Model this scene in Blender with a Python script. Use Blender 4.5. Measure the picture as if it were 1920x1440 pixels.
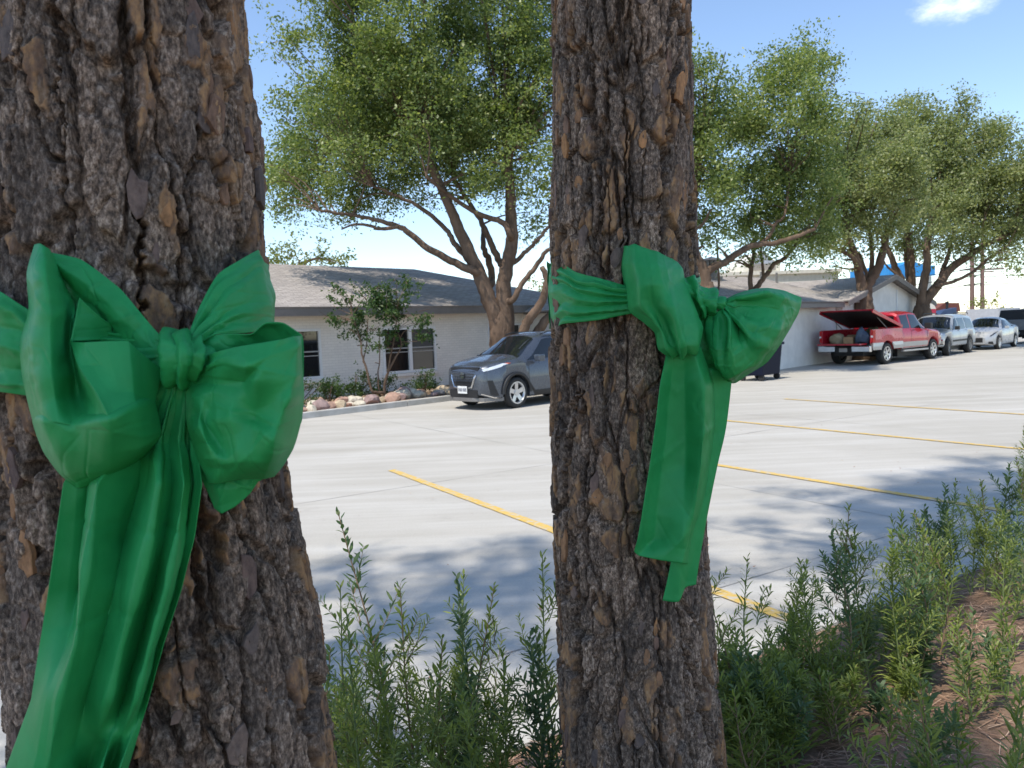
import bpy, bmesh, math, random
import numpy as np
from mathutils import Vector, Matrix

for o in list(bpy.data.objects):
    bpy.data.objects.remove(o)
SC = bpy.context.scene
COL = SC.collection
R = math.radians
rng = np.random.default_rng(11)
random.seed(5)

# ------------------------------------------------------------ camera
CAM_H = 1.75
pitch, roll = R(3.97), R(2.3)
fwd = Vector((0, math.cos(pitch), -math.sin(pitch)))
up0 = Vector((0, math.sin(pitch), math.cos(pitch)))
rt0 = Vector((1, 0, 0))
rt = rt0*math.cos(roll) - up0*math.sin(roll)
up = up0*math.cos(roll) + rt0*math.sin(roll)
cd = bpy.data.cameras.new('camera')
cd.sensor_width = 36.0
cd.lens = 27.04
cd.clip_start = 0.05
cd.clip_end = 4000
cd.dof.use_dof = True
cd.dof.focus_distance = 2.0
cd.dof.aperture_fstop = 11.0
cam = bpy.data.objects.new('camera', cd)
COL.objects.link(cam)
M = Matrix((rt, up, -fwd)).transposed().to_4x4()
M.translation = (0, 0, CAM_H)
cam.matrix_world = M
SC.camera = cam

# ------------------------------------------------------------ sky, sun, exposure
SUN_EL = R(63)
SUN_H = Vector((-0.66, -0.75)).normalized()          # horizontal direction towards the sun
to_sun = Vector((SUN_H.x*math.cos(SUN_EL), SUN_H.y*math.cos(SUN_EL), math.sin(SUN_EL)))
W = bpy.data.worlds.new('World')
SC.world = W
W.use_nodes = True
wn, wl = W.node_tree.nodes, W.node_tree.links
wn.clear()
sky = wn.new('ShaderNodeTexSky')
sky.sky_type = 'NISHITA'
sky.sun_disc = False
sky.sun_elevation = SUN_EL
sky.sun_rotation = math.atan2(to_sun.x, to_sun.y)
sky.altitude = 800
sky.air_density = 1.0
sky.dust_density = 0.2
sky.ozone_density = 1.3
bg = wn.new('ShaderNodeBackground')
bg.inputs['Strength'].default_value = 0.135
wo = wn.new('ShaderNodeOutputWorld')
# a small fair-weather cloud high on the right
tc = wn.new('ShaderNodeTexCoord')
CLOUD_DIR = Vector((0.603, 1.032, 0.425)).normalized()
cmap = wn.new('ShaderNodeMapping'); cmap.inputs['Scale'].default_value = (1, 1, 2.0)
cn = wn.new('ShaderNodeTexNoise'); cn.inputs['Scale'].default_value = 9; cn.inputs['Detail'].default_value = 7; cn.inputs['Roughness'].default_value = 0.6
dist = wn.new('ShaderNodeVectorMath'); dist.operation = 'DISTANCE'; dist.inputs[1].default_value = CLOUD_DIR
fall = wn.new('ShaderNodeMapRange'); fall.inputs[1].default_value = 0.0; fall.inputs[2].default_value = 0.10; fall.inputs[3].default_value = 0.22; fall.inputs[4].default_value = -0.30
addm = wn.new('ShaderNodeMath'); addm.operation = 'ADD'
ramp = wn.new('ShaderNodeMapRange'); ramp.inputs[1].default_value = 0.54; ramp.inputs[2].default_value = 0.95; ramp.interpolation_type = 'SMOOTHSTEP'
cmix = wn.new('ShaderNodeMixRGB'); cmix.inputs[2].default_value = (8.5, 8.7, 9.2, 1)
wl.new(tc.outputs['Generated'], cmap.inputs[0]); wl.new(cmap.outputs[0], cn.inputs['Vector'])
wl.new(tc.outputs['Generated'], dist.inputs[0]); wl.new(dist.outputs['Value'], fall.inputs[0])
wl.new(cn.outputs['Fac'], addm.inputs[0]); wl.new(fall.outputs[0], addm.inputs[1]); wl.new(addm.outputs[0], ramp.inputs[0])
wl.new(ramp.outputs[0], cmix.inputs[0]); wl.new(sky.outputs[0], cmix.inputs[1])
wl.new(cmix.outputs[0], bg.inputs[0]); wl.new(bg.outputs[0], wo.inputs[0])

sd = bpy.data.lights.new('sun', 'SUN')
sd.energy = 2.7
sd.angle = R(0.53)
sd.color = (1.0, 0.94, 0.84)
sun = bpy.data.objects.new('sun', sd)
COL.objects.link(sun)
sun.rotation_euler = to_sun.to_track_quat('Z', 'Y').to_euler()
vs = SC.view_settings
vs.view_transform = 'Standard'; vs.look = 'None'; vs.gamma = 1.0; vs.use_curve_mapping = False
vs.exposure = 0.88
SC.cycles.use_denoising = True
SC.cycles.max_bounces = 7
SC.cycles.transparent_max_bounces = 8

# ------------------------------------------------------------ helpers
def tag(o, label=None, cat=None, group=None, kind=None):
    if label: o['label'] = label
    if cat: o['category'] = cat
    if group: o['group'] = group
    if kind: o['kind'] = kind
    return o

def empty(name, loc=(0, 0, 0), rz=0.0):
    o = bpy.data.objects.new(name, None)
    COL.objects.link(o)
    o.location = loc; o.rotation_euler = (0, 0, rz); o.empty_display_size = 0.1
    return o

def link(name, me, m=None, parent=None, loc=None):
    o = bpy.data.objects.new(name, me)
    COL.objects.link(o)
    if m is not None and len(me.materials) == 0: me.materials.append(m)
    if parent is not None: o.parent = parent
    if loc is not None: o.location = loc
    return o

def mesh_py(name, v, f, smooth=False):
    me = bpy.data.meshes.new(name)
    me.from_pydata([tuple(p) for p in v], [], [tuple(q) for q in f])
    if smooth: me.shade_smooth()
    me.update()
    return me

def mesh_np(name, V, F, smooth=False, attrs=None):
    V = np.asarray(V, dtype=np.float32); F = np.asarray(F, dtype=np.int32)
    me = bpy.data.meshes.new(name)
    n, k = F.shape
    me.vertices.add(len(V)); me.vertices.foreach_set('co', V.ravel())
    me.loops.add(n*k); me.loops.foreach_set('vertex_index', F.ravel())
    me.polygons.add(n)
    me.polygons.foreach_set('loop_start', np.arange(0, n*k, k, dtype=np.int32))
    me.polygons.foreach_set('loop_total', np.full(n, k, dtype=np.int32))
    if smooth: me.polygons.foreach_set('use_smooth', np.ones(n, dtype=bool))
    if attrs:
        for an, av in attrs.items():
            a = me.attributes.new(an, 'FLOAT', 'POINT'); a.data.foreach_set('value', np.asarray(av, dtype=np.float32).ravel())
    me.update(); me.validate()
    return me

class MB:
    """collects boxes, prisms, tubes; build() links them as one mesh object"""
    def __init__(s): s.v = []; s.f = []
    def add(s, v, f):
        b = len(s.v); s.v += [tuple(p) for p in v]; s.f += [tuple(i+b for i in q) for q in f]; return s
    def box(s, x0, x1, y0, y1, z0, z1):
        v = [(x, y, z) for z in (z0, z1) for y in (y0, y1) for x in (x0, x1)]
        return s.add(v, [(0, 2, 3, 1), (4, 5, 7, 6), (0, 1, 5, 4), (2, 6, 7, 3), (0, 4, 6, 2), (1, 3, 7, 5)])
    def prism(s, poly, fn0, fn1):
        n = len(poly)
        v = [fn0(p) for p in poly] + [fn1(p) for p in poly]
        f = [tuple(range(n-1, -1, -1)), tuple(range(n, 2*n))] + [(i, (i+1) % n, n+(i+1) % n, n+i) for i in range(n)]
        return s.add(v, f)
    def tube(s, pts, rad, n=8, cap=True):
        v, f = tube(pts, rad, n, cap); return s.add(v, f)
    def build(s, name, m, parent=None, smooth=False, bevel=0, loc=None, rot=None):
        me = mesh_py(name, s.v, s.f, smooth)
        if bevel:
            bm = bmesh.new(); bm.from_mesh(me)
            bmesh.ops.recalc_face_normals(bm, faces=bm.faces)
            es = [e for e in bm.edges if len(e.link_faces) == 2 and e.calc_face_angle() > 0.5]
            bmesh.ops.bevel(bm, geom=es, offset=bevel, segments=2, profile=0.7, affect='EDGES', clamp_overlap=True)
            bm.to_mesh(me); bm.free()
        o = link(name, me, m, parent, loc)
        if rot: o.rotation_euler = rot
        return o

def tube(pts, rad, n=8, cap=True):
    P = [Vector(p) for p in pts]
    v, f = [], []
    if not hasattr(rad, '__len__'): rad = [rad]*len(P)
    ref = Vector((0.31, 0.2, 0.93))
    for i, p in enumerate(P):
        t = (P[min(i+1, len(P)-1)] - P[max(i-1, 0)]).normalized()
        a = t.cross(ref)
        if a.length < 1e-3: a = t.cross(Vector((1, 0, 0)))
        a.normalize(); b = t.cross(a)
        for k in range(n):
            th = 2*math.pi*k/n
            v.append(tuple(p + (a*math.cos(th) + b*math.sin(th))*rad[i]))
    for i in range(len(P)-1):
        for k in range(n):
            k2 = (k+1) % n
            f.append((i*n+k, i*n+k2, (i+1)*n+k2, (i+1)*n+k))
    if cap:
        f.append(tuple(range(n-1, -1, -1))); f.append(tuple(range((len(P)-1)*n, len(P)*n)))
    return v, f

def smooth_path(pts, sub=5):
    P = [np.array(p, float) for p in pts]
    if len(P) < 3: return [tuple(P[0]*(1-t)+P[1]*t) for t in np.linspace(0, 1, sub+1)]
    Q = [2*P[0]-P[1]] + P + [2*P[-1]-P[-2]]
    out = []
    for i in range(1, len(Q)-2):
        for k in range(sub):
            t = k/sub
            out.append(tuple(0.5*((2*Q[i]) + (-Q[i-1]+Q[i+1])*t + (2*Q[i-1]-5*Q[i]+4*Q[i+1]-Q[i+2])*t*t + (-Q[i-1]+3*Q[i]-3*Q[i+1]+Q[i+2])*t**3)))
    out.append(tuple(P[-1]))
    return out

def vnoise(x, y, seed=0):
    """smooth 2-D value noise in [0,1]"""
    def h(i, j):
        n = (i*374761393 + j*668265263 + seed*982451653) & 0xffffffff
        n = ((n ^ (n >> 13))*1274126177) & 0xffffffff
        return ((n ^ (n >> 16)) & 0xffff)/65535.0
    xi = np.floor(x).astype(np.int64); yi = np.floor(y).astype(np.int64)
    fx = x-xi; fy = y-yi
    fx = fx*fx*(3-2*fx); fy = fy*fy*(3-2*fy)
    return (h(xi, yi)*(1-fx)+h(xi+1, yi)*fx)*(1-fy) + (h(xi, yi+1)*(1-fx)+h(xi+1, yi+1)*fx)*fy

def fbm(x, y, o=4, seed=0):
    a, s, t = 0.5, 0, 0
    for k in range(o):
        s = s+a*vnoise(x*2**k, y*2**k, seed+k*17); t += a; a *= 0.5
    return s/t

def voro(x, y, seed=0):
    """returns F1, F2, cell random, cell random 2, offset to the cell's point"""
    def h(i, j, q):
        n = (i*73856093 ^ j*19349663 ^ (seed*83492791 + q*2654435761)) & 0xffffffff
        n = ((n ^ (n >> 15))*2246822519) & 0xffffffff
        n = ((n ^ (n >> 13))*3266489917) & 0xffffffff
        return ((n ^ (n >> 16)) & 0xffff)/65535.0
    xi = np.floor(x).astype(np.int64); yi = np.floor(y).astype(np.int64)
    f1 = np.full(x.shape, 9.0); f2 = np.full(x.shape, 9.0)
    r1 = np.zeros(x.shape); r2 = np.zeros(x.shape); ox = np.zeros(x.shape); oy = np.zeros(x.shape)
    for dj in (-1, 0, 1):
        for di in (-1, 0, 1):
            ci, cj = xi+di, yi+dj
            px = ci+h(ci, cj, 1); py = cj+h(ci, cj, 2)
            d = np.sqrt((x-px)**2+(y-py)**2)
            new = d < f1
            f2 = np.where(new, f1, np.minimum(f2, d))
            r1 = np.where(new, h(ci, cj, 3), r1); r2 = np.where(new, h(ci, cj, 4), r2)
            ox = np.where(new, x-px, ox); oy = np.where(new, y-py, oy)
            f1 = np.where(new, d, f1)
    return f1, f2, r1, r2, ox, oy

def facets(x, y, seed=0):
    """heights that are linear inside each triangle of a skewed lattice: flat facets with sharp creases"""
    def h(i, j):
        n = (i*374761393 + j*668265263 + seed*982451653) & 0xffffffff
        n = ((n ^ (n >> 13))*1274126177) & 0xffffffff
        return ((n ^ (n >> 16)) & 0xffff)/65535.0-0.5
    s = (x+y)*0.366; i = np.floor(x+s).astype(np.int64); j = np.floor(y+s).astype(np.int64)
    fx = x+s-i; fy = y+s-j
    up_ = fx > fy
    a, c = h(i, j), h(i+1, j+1); b = np.where(up_, h(i+1, j), h(i, j+1))
    hi = np.maximum(fx, fy); lo = np.minimum(fx, fy)
    return a*(1-hi)+b*(hi-lo)+c*lo

def sstep(a, b, x):
    t = np.clip((x-a)/(b-a), 0, 1); return t*t*(3-2*t)

# ---- materials
class NT:
    def __init__(s, name):
        s.m = bpy.data.materials.new(name); s.m.use_nodes = True
        s.t = s.m.node_tree; s.t.nodes.clear()
        s.out = s.t.nodes.new('ShaderNodeOutputMaterial')
    def n(s, typ, **kw):
        nd = s.t.nodes.new('ShaderNode'+typ)
        for k, v in kw.items():
            if k.startswith('i_'):
                key = k[2:]
                nd.inputs[int(key) if key.isdigit() else key.replace('_', ' ')].default_value = v
            else: setattr(nd, k, v)
        return nd
    def l(s, a, b): s.t.links.new(a, b)
    def ramp(s, fac, stops):
        r = s.n('ValToRGB'); e = r.color_ramp.elements
        while len(e) < len(stops): e.new(0.5)
        for i, (p, c) in enumerate(stops):
            e[i].position = p; e[i].color = (c[0], c[1], c[2], 1)
        s.l(fac, r.inputs[0]); return r.outputs[0]
    def mix(s, fac, a, b, mode='MIX'):
        x = s.n('MixRGB', blend_type=mode)
        for i, q in enumerate((fac, a, b)):
            if hasattr(q, 'links'): s.l(q, x.inputs[i])
            elif i == 0: x.inputs[0].default_value = q
            else: x.inputs[i].default_value = (q[0], q[1], q[2], 1)
        return x.outputs[0]
    def noise(s, scale, detail=4, rough=0.55, vec=None, stretch=None, rot=None):
        if vec is None: vec = s.n('TexCoord').outputs['Object']
        if stretch or rot:
            mp = s.n('Mapping')
            if stretch: mp.inputs['Scale'].default_value = stretch
            if rot: mp.inputs['Rotation'].default_value = rot
            s.l(vec, mp.inputs[0]); vec = mp.outputs[0]
        t = s.n('TexNoise'); t.inputs['Scale'].default_value = scale; t.inputs['Detail'].default_value = detail; t.inputs['Roughness'].default_value = rough
        s.l(vec, t.inputs['Vector']); return t.outputs['Fac']
    def bump(s, h, strength=0.3, dist=0.01):
        b = s.n('Bump'); b.inputs['Strength'].default_value = strength; b.inputs['Distance'].default_value = dist
        s.l(h, b.inputs['Height']); return b.outputs[0]
    def bsdf(s, color=None, rough=0.6, metal=0, spec=0.5, normal=None, **kw):
        p = s.n('BsdfPrincipled')
        if color is not None:
            if hasattr(color, 'links'): s.l(color, p.inputs['Base Color'])
            else: p.inputs['Base Color'].default_value = (*color, 1)
        if hasattr(rough, 'links'): s.l(rough, p.inputs['Roughness'])
        else: p.inputs['Roughness'].default_value = rough
        p.inputs['Metallic'].default_value = metal
        p.inputs['Specular IOR Level'].default_value = spec
        if normal is not None: s.l(normal, p.inputs['Normal'])
        for k, v in kw.items(): p.inputs[k.replace('_', ' ')].default_value = v
        return p
    def done(s, sh): s.l(sh.outputs[0], s.out.inputs[0]); return s.m

def plain(name, c, rough=0.6, metal=0, spec=0.5, var=0.12, scale=6, bump=0, **kw):
    t = NT(name)
    nz = t.noise(scale, 5)
    col = t.ramp(nz, [(0.25, [x*(1-var) for x in c]), (0.75, [min(1, x*(1+var)) for x in c])])
    nrm = t.bump(t.noise(scale*8, 3), bump, 0.01) if bump else None
    return t.done(t.bsdf(col, rough, metal, spec, nrm, **kw))

def leafmat(name, stops, trans=0.35, rough=0.5, spec=0.35, scale=1.3):
    t = NT(name)
    geo = t.n('NewGeometry')
    a = t.noise(scale, 3)
    mx = t.n('Math', operation='MULTIPLY_ADD'); mx.inputs[1].default_value = 0.55; 
    sub = t.n('Math', operation='MULTIPLY'); sub.inputs[1].default_value = 0.45
    t.l(geo.outputs['Random Per Island'], mx.inputs[0]); t.l(a, sub.inputs[0]); t.l(sub.outputs[0], mx.inputs[2])
    col = t.ramp(mx.outputs[0], stops)
    p = t.bsdf(col, rough, 0, spec)
    tr = t.n('BsdfTranslucent')
    br = t.mix(1.0, col, (1.3, 1.35, 0.7), 'MULTIPLY')
    t.l(br, tr.inputs[0])
    ms = t.n('MixShader'); ms.inputs[0].default_value = trans
    t.l(p.outputs[0], ms.inputs[1]); t.l(tr.outputs[0], ms.inputs[2])
    return t.done(ms)

def glassmat(name, c=(0.01, 0.012, 0.014), rough=0.03):
    t = NT(name); return t.done(t.bsdf(c, rough, 0, 0.8))

def paint(name, c, metal=0.0, rough=0.3):
    t = NT(name)
    nz = t.noise(3, 3)
    col = t.ramp(nz, [(0.3, [x*0.93 for x in c]), (0.7, c)])
    rg = t.ramp(t.noise(9, 4), [(0.3, (rough*0.8,)*3), (0.7, (rough*1.25,)*3)])
    return t.done(t.bsdf(col, rg, metal, 0.5, None, Coat_Weight=0.6, Coat_Roughness=0.06))

# wheel-dust free common materials
M_RUBBER = plain('tyre_rubber', (0.018, 0.018, 0.018), 0.8)
M_ALLOY = plain('alloy', (0.55, 0.55, 0.56), 0.3, 0.85)
M_CHROME = plain('chrome', (0.75, 0.75, 0.76), 0.12, 1.0)
M_BLACKP = plain('black_plastic', (0.015, 0.015, 0.016), 0.55)
M_GLASS = glassmat('tinted_glass')
M_LAMP = plain('lamp_lens', (0.75, 0.77, 0.78), 0.1, 0.3)
M_AMBER = plain('amber_lens', (0.6, 0.12, 0.04), 0.2)
M_REDL = plain('red_lens', (0.45, 0.01, 0.01), 0.15)
M_PLATE = plain('plate_white', (0.7, 0.7, 0.68), 0.5)
M_DKTXT = plain('plate_marks', (0.03, 0.04, 0.08), 0.6)

# ------------------------------------------------------------ the ground
BD = Vector((0.84, 0.54)).normalized()               # along the planted bank and its kerb
BN = Vector((-BD.y, BD.x))                           # from the bank into the lot
BC = 2.62                                            # distance of the bank kerb from the camera
HD = Vector((0.70, 0.714)).normalized()              # along the buildings
HN = Vector((HD.y, -HD.x))                           # from the buildings towards the lot
def bank_pt(t, s, z=0): q = BD*t + BN*(BC+s); return (q.x, q.y, z)
KERB0 = Vector((-4.68, 16.67)) + HD*0               # a point on the building kerb
def kerb_pt(t, s, z=0): q = KERB0 + HD*t + HN*s; return (q.x, q.y, z)

t = NT('dry_ground')
c = t.ramp(t.noise(0.05, 6), [(0.3, (0.20, 0.17, 0.12)), (0.6, (0.27, 0.24, 0.18)), (0.8, (0.16, 0.17, 0.09))])
M_GROUND = t.done(t.bsdf(c, 0.95, 0, 0.2))
S_ = 2500
tag(link('ground', mesh_py('ground', [(-S_, -S_, -0.03), (S_, -S_, -0.03), (S_, S_, -0.03), (-S_, S_, -0.03)], [(0, 1, 2, 3)]), M_GROUND), kind='structure')

# concrete lot with broomed, smeared streaks along the bank
t = NT('lot_concrete')
obv = t.n('TexCoord').outputs['Object']
ang = -math.atan2(BD.y, BD.x)
st1 = t.noise(0.9, 6, 0.62, obv, (0.22, 2.6, 1), (0, 0, ang))
st2 = t.noise(2.6, 5, 0.6, obv, (0.12, 2.2, 1), (0, 0, ang+0.12))
blot = t.noise(0.35, 6, 0.6, obv)
fine = t.noise(60, 3, 0.6, obv)
c1 = t.ramp(st1, [(0.30, (0.43, 0.40, 0.35)), (0.50, (0.475, 0.445, 0.395)), (0.68, (0.53, 0.505, 0.46))])
c2 = t.ramp(st2, [(0.32, (0.90, 0.89, 0.875)), (0.5, (0.96, 0.96, 0.95)), (0.66, (1, 1, 1))])
c3 = t.ramp(blot, [(0.3, (0.84, 0.83, 0.80)), (0.62, (1, 1, 1))])
cc = t.mix(1.0, t.mix(1.0, c1, c2, 'MULTIPLY'), c3, 'MULTIPLY')
cc = t.mix(0.10, cc, t.ramp(fine, [(0.3, (0.25, 0.25, 0.24)), (0.7, (0.75, 0.75, 0.74))]))
stain = t.noise(1.7, 7, 0.7, obv)
cc = t.mix(t.ramp(stain, [(0.60, (0, 0, 0)), (0.72, (0.28, 0.28, 0.28))]), cc, (0.27, 0.245, 0.215))
grit = t.noise(190, 2, 0.5, obv)
cc = t.mix(t.ramp(grit, [(0.63, (0, 0, 0)), (0.70, (0.5, 0.5, 0.5))]), cc, (0.22, 0.20, 0.18))
M_LOT = t.done(t.bsdf(cc, 0.88, 0, 0.3, t.bump(fine, 0.12, 0.004)))
lot_poly = [bank_pt(-45, 0), bank_pt(90, 0), (130, 100, 0), kerb_pt(110, 0), kerb_pt(-45, 0)]
tag(link('parking_lot', mesh_py('parking_lot', lot_poly, [(0, 1, 2, 3, 4)]), M_LOT), kind='structure')

# saw-cut joints: narrow dark sheets just above the slab
M_JOINT = plain('joint_filler', (0.33, 0.31, 0.28), 0.9, var=0.3, scale=2)
LD = -BN                                             # along the stall lines towards the bank
def strip(name, a, b, w, z, m, n=1, wob=0.0):
    a, b = Vector(a), Vector(b); d = (b-a).normalized(); q = Vector((-d.y, d.x))
    v, f = [], []
    for i in range(n+1):
        p = a.lerp(b, i/n)
        e0 = w/2 + random.uniform(-wob, wob); e1 = w/2 + random.uniform(-wob, wob)
        v += [(*(p-q*e0), z), (*(p+q*e1), z)]
        if i: f.append((2*i-2, 2*i, 2*i+1, 2*i-1))
    return link(name, mesh_py(name, v, f), m)
jo = [(-1.55, -7, 26), (3.05, -7, 30), (7.6, -10, 40), (13.0, -10, 50)]
for k, (s, a, b) in enumerate(jo):
    tag(strip('expansion_joint', Vector(bank_pt(a, s+2.4)).xy, Vector(bank_pt(b, s+2.4)).xy, 0.008, 0.004, M_JOINT, 60, 0.003), kind='structure')
for tt in (-4.0, 1.15, 6.3, 11.5, 17):
    tag(strip('expansion_joint', Vector(bank_pt(tt, 0.3)).xy, Vector(bank_pt(tt, 16)).xy, 0.007, 0.0045, M_JOINT, 40, 0.003), kind='structure')

t = NT('yellow_paint')
pn = t.noise(14, 6, 0.65)
c = t.ramp(pn, [(0.38, (0.50, 0.45, 0.36)), (0.46, (0.58, 0.42, 0.18)), (0.56, (0.62, 0.40, 0.08)), (0.7, (0.64, 0.46, 0.16))])
M_YEL = t.done(t.bsdf(c, 0.7, 0, 0.3))
lines = [((-1.61, 9.91), (1.78, 4.02), 'yellow stall line running from mid lot to behind the right trunk'),
         ((1.35, 11.05), (4.70, 5.98), 'yellow stall line emerging from behind the green ribbon tail'),
         ((3.43, 14.08), (7.4, 8.1), 'faded yellow stall line, third from the bank on the right'),
         ((6.0, 16.9), (10.2, 10.2), 'thin faint yellow stall line farthest into the lot')]
for k, (a, b, lb) in enumerate(lines):
    o = strip('stall_line', a, b, 0.105 if k < 2 else 0.10, 0.008, M_YEL, 50, 0.004)
    tag(o, lb, 'stall line', 'yellow stall lines painted on the lot')

# planted bank
M_BARKSOIL = None
t = NT('bank_soil')
n1 = t.noise(5, 6, 0.65); n2 = t.noise(40, 4, 0.6)
c = t.mix(0.5, t.ramp(n1, [(0.3, (0.14, 0.085, 0.055)), (0.6, (0.24, 0.165, 0.115)), (0.8, (0.30, 0.22, 0.17))]), t.ramp(n2, [(0.3, (0.10, 0.055, 0.035)), (0.7, (0.32, 0.20, 0.13))]))
M_SOIL = t.done(t.bsdf(c, 0.95, 0, 0.2, t.bump(n2, 0.6, 0.02)))
def bank_z(x, y):
    s = x*BN.x + y*BN.y - BC
    z = 0.11 + 0.27*sstep(0.1, 1.5, -s) + 0.05*sstep(1.5, 3.5, -s)
    return z + (fbm(x*1.7+9, y*1.7, 3, 4)-0.5)*0.12*sstep(0.1, 0.6, -s)
tt = np.linspace(-9, 14, 170); ss = np.linspace(-6, -0.14, 70)
T, S = np.meshgrid(tt, ss)
X = BD.x*T + BN.x*(BC+S); Y = BD.y*T + BN.y*(BC+S)
Z = bank_z(X, Y)
nr, nc = T.shape
I = np.arange(nr*nc).reshape(nr, nc)
F = np.stack([I[:-1, :-1], I[:-1, 1:], I[1:, 1:], I[1:, :-1]], -1).reshape(-1, 4)
tag(link('planted_bank', mesh_np('planted_bank', np.stack([X, Y, Z], -1).reshape(-1, 3), F, True), M_SOIL), kind='structure')

t = NT('kerb_concrete')
c = t.ramp(t.noise(3, 6, 0.6), [(0.3, (0.40, 0.38, 0.34)), (0.7, (0.56, 0.54, 0.50))])
M_KERB = t.done(t.bsdf(c, 0.9, 0, 0.3, t.bump(t.noise(30, 3), 0.2, 0.01)))
def kerb(name, ptf, t0, t1, s0, s1, h, seg=3.0):
    m = MB(); t = t0
    while t < t1:
        e = min(t+seg, t1)
        q = [ptf(t+0.006, s0), ptf(e-0.006, s0), ptf(e-0.006, s1), ptf(t+0.006, s1)]
        m.prism(q, lambda p: (p[0], p[1], -0.02), lambda p: (p[0], p[1], h))
        t = e
    return tag(m.build(name, M_KERB, bevel=0.02), kind='structure')
kerb('bank_kerb', bank_pt, -9, 14, -0.16, 0.0, 0.13)
kerb('building_kerb', kerb_pt, -12, 60, -0.17, 0.0, 0.14)
# raised bed behind the building kerb
t = NT('bed_soil')
c = t.ramp(t.noise(4, 6, 0.6), [(0.3, (0.26, 0.17, 0.11)), (0.7, (0.42, 0.31, 0.22))])
M_BED = t.done(t.bsdf(c, 0.95, 0, 0.2, t.bump(t.noise(30, 4), 0.5, 0.03)))
bv = [kerb_pt(-12, -0.171, 0.10), kerb_pt(60, -0.171, 0.10), kerb_pt(60, -9, 0.16), kerb_pt(-12, -9, 0.16)]
tag(link('building_bed', mesh_py('building_bed', bv, [(0, 1, 2, 3)]), M_BED), kind='structure')

# ------------------------------------------------------------ buildings
def brickmat(name, c, bumpy=0.5):
    t = NT(name)
    ob = t.n('TexCoord').outputs['Object']
    sx = t.n('SeparateXYZ'); t.l(ob, sx.inputs[0])
    ad = t.n('Math', operation='ADD'); t.l(sx.outputs[0], ad.inputs[0]); t.l(sx.outputs[1], ad.inputs[1])
    cx = t.n('CombineXYZ'); t.l(ad.outputs[0], cx.inputs[0]); t.l(sx.outputs[2], cx.inputs[1])
    b = t.n('TexBrick'); b.inputs['Scale'].default_value = 1.0; b.inputs['Mortar Size'].default_value = 0.006
    b.inputs['Brick Width'].default_value = 0.21; b.inputs['Row Height'].default_value = 0.075
    b.inputs['Color1'].default_value = (1, 1, 1, 1); b.inputs['Color2'].default_value = (0.93, 0.93, 0.93, 1); b.inputs['Mortar'].default_value = (0.82, 0.82, 0.82, 1)
    t.l(cx.outputs[0], b.inputs['Vector'])
    col = t.mix(1.0, b.outputs['Color'], t.ramp(t.noise(1.2, 6), [(0.3, [x*0.9 for x in c]), (0.7, c)]), 'MULTIPLY')
    return t.done(t.bsdf(col, 0.8, 0, 0.3, t.bump(b.outputs['Color'], bumpy, 0.01)))
def shingles(name, c):
    t = NT(name)
    ob = t.n('TexCoord').outputs['Object']
    b = t.n('TexBrick'); b.inputs['Scale'].default_value = 1.0; b.inputs['Mortar Size'].default_value = 0.012
    b.inputs['Brick Width'].default_value = 0.32; b.inputs['Row Height'].default_value = 0.14
    b.inputs['Color1'].default_value = (1, 1, 1, 1); b.inputs['Color2'].default_value = (0.72, 0.72, 0.73, 1); b.inputs['Mortar'].default_value = (0.5, 0.5, 0.5, 1)
    t.l(ob, b.inputs['Vector'])
    n = t.noise(9, 5, 0.7)
    col = t.mix(1.0, b.outputs['Color'], t.ramp(n, [(0.3, [x*0.75 for x in c]), (0.7, [x*1.1 for x in c])]), 'MULTIPLY')
    return t.done(t.bsdf(col, 0.95, 0, 0.2, t.bump(b.outputs['Color'], 0.6, 0.02)))
M_WBRICK = brickmat('painted_brick', (0.86, 0.81, 0.74))
M_STUCCO = plain('white_stucco', (0.78, 0.74, 0.68), 0.85, scale=2, bump=0.25)
M_SHING = shingles('weathered_shingle', (0.45, 0.40, 0.355))
M_FASCIA = plain('taupe_fascia', (0.17, 0.15, 0.135), 0.6)
M_SOFFIT = plain('soffit', (0.30, 0.27, 0.24), 0.7)
M_WFRAME = plain('window_frame_white', (0.74, 0.74, 0.73), 0.5, var=0.05)
M_BLIND = plain('blind', (0.36, 0.35, 0.33), 0.7)
M_WGLASS = glassmat('window_glass', (0.012, 0.013, 0.014), 0.05)
M_METAL = plain('galvanised', (0.22, 0.21, 0.20), 0.55, 0.5)
RZ = math.atan2(HD.y, HD.x)

def window(parent, x0, x1, z0, z1, sashes=1):
    fr = 0.07
    w = (x1-x0)/sashes
    m = MB()
    m.box(x0, x1, -0.035, 0.05, z1-fr, z1); m.box(x0, x1, -0.035, 0.05, z0, z0+fr)
    for k in range(sashes+1):
        xx = x0 + k*w
        if k == 0: m.box(xx, xx+fr, -0.036, 0.05, z0+fr, z1-fr)
        elif k == sashes: m.box(xx-fr, xx, -0.036, 0.05, z0+fr, z1-fr)
        else: m.box(xx-0.06, xx+0.06, -0.036, 0.05, z0+fr, z1-fr)
    o = m.build('window', M_WFRAME, parent)
    zm = z0 + 0.53*(z1-z0)
    for k in range(sashes):
        a = x0 + k*w + (fr if k == 0 else 0.06); b = x0 + (k+1)*w - (fr if k == sashes-1 else 0.06)
        MB().box(a, b, 0.02, 0.03, z0+fr, z1-fr).build('pane', M_WGLASS, o)
        MB().box(a, b, -0.01, 0.018, zm, zm+0.035).box(a, b, -0.005, 0.018, zm-0.11, zm-0.085).build('sash_rail', M_BLIND, o)
    MB().box(x0-0.06, x1+0.06, -0.07, 0.0, z0-0.10, z0-0.004).build('sill', M_WBRICK, o)
    return o

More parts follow.
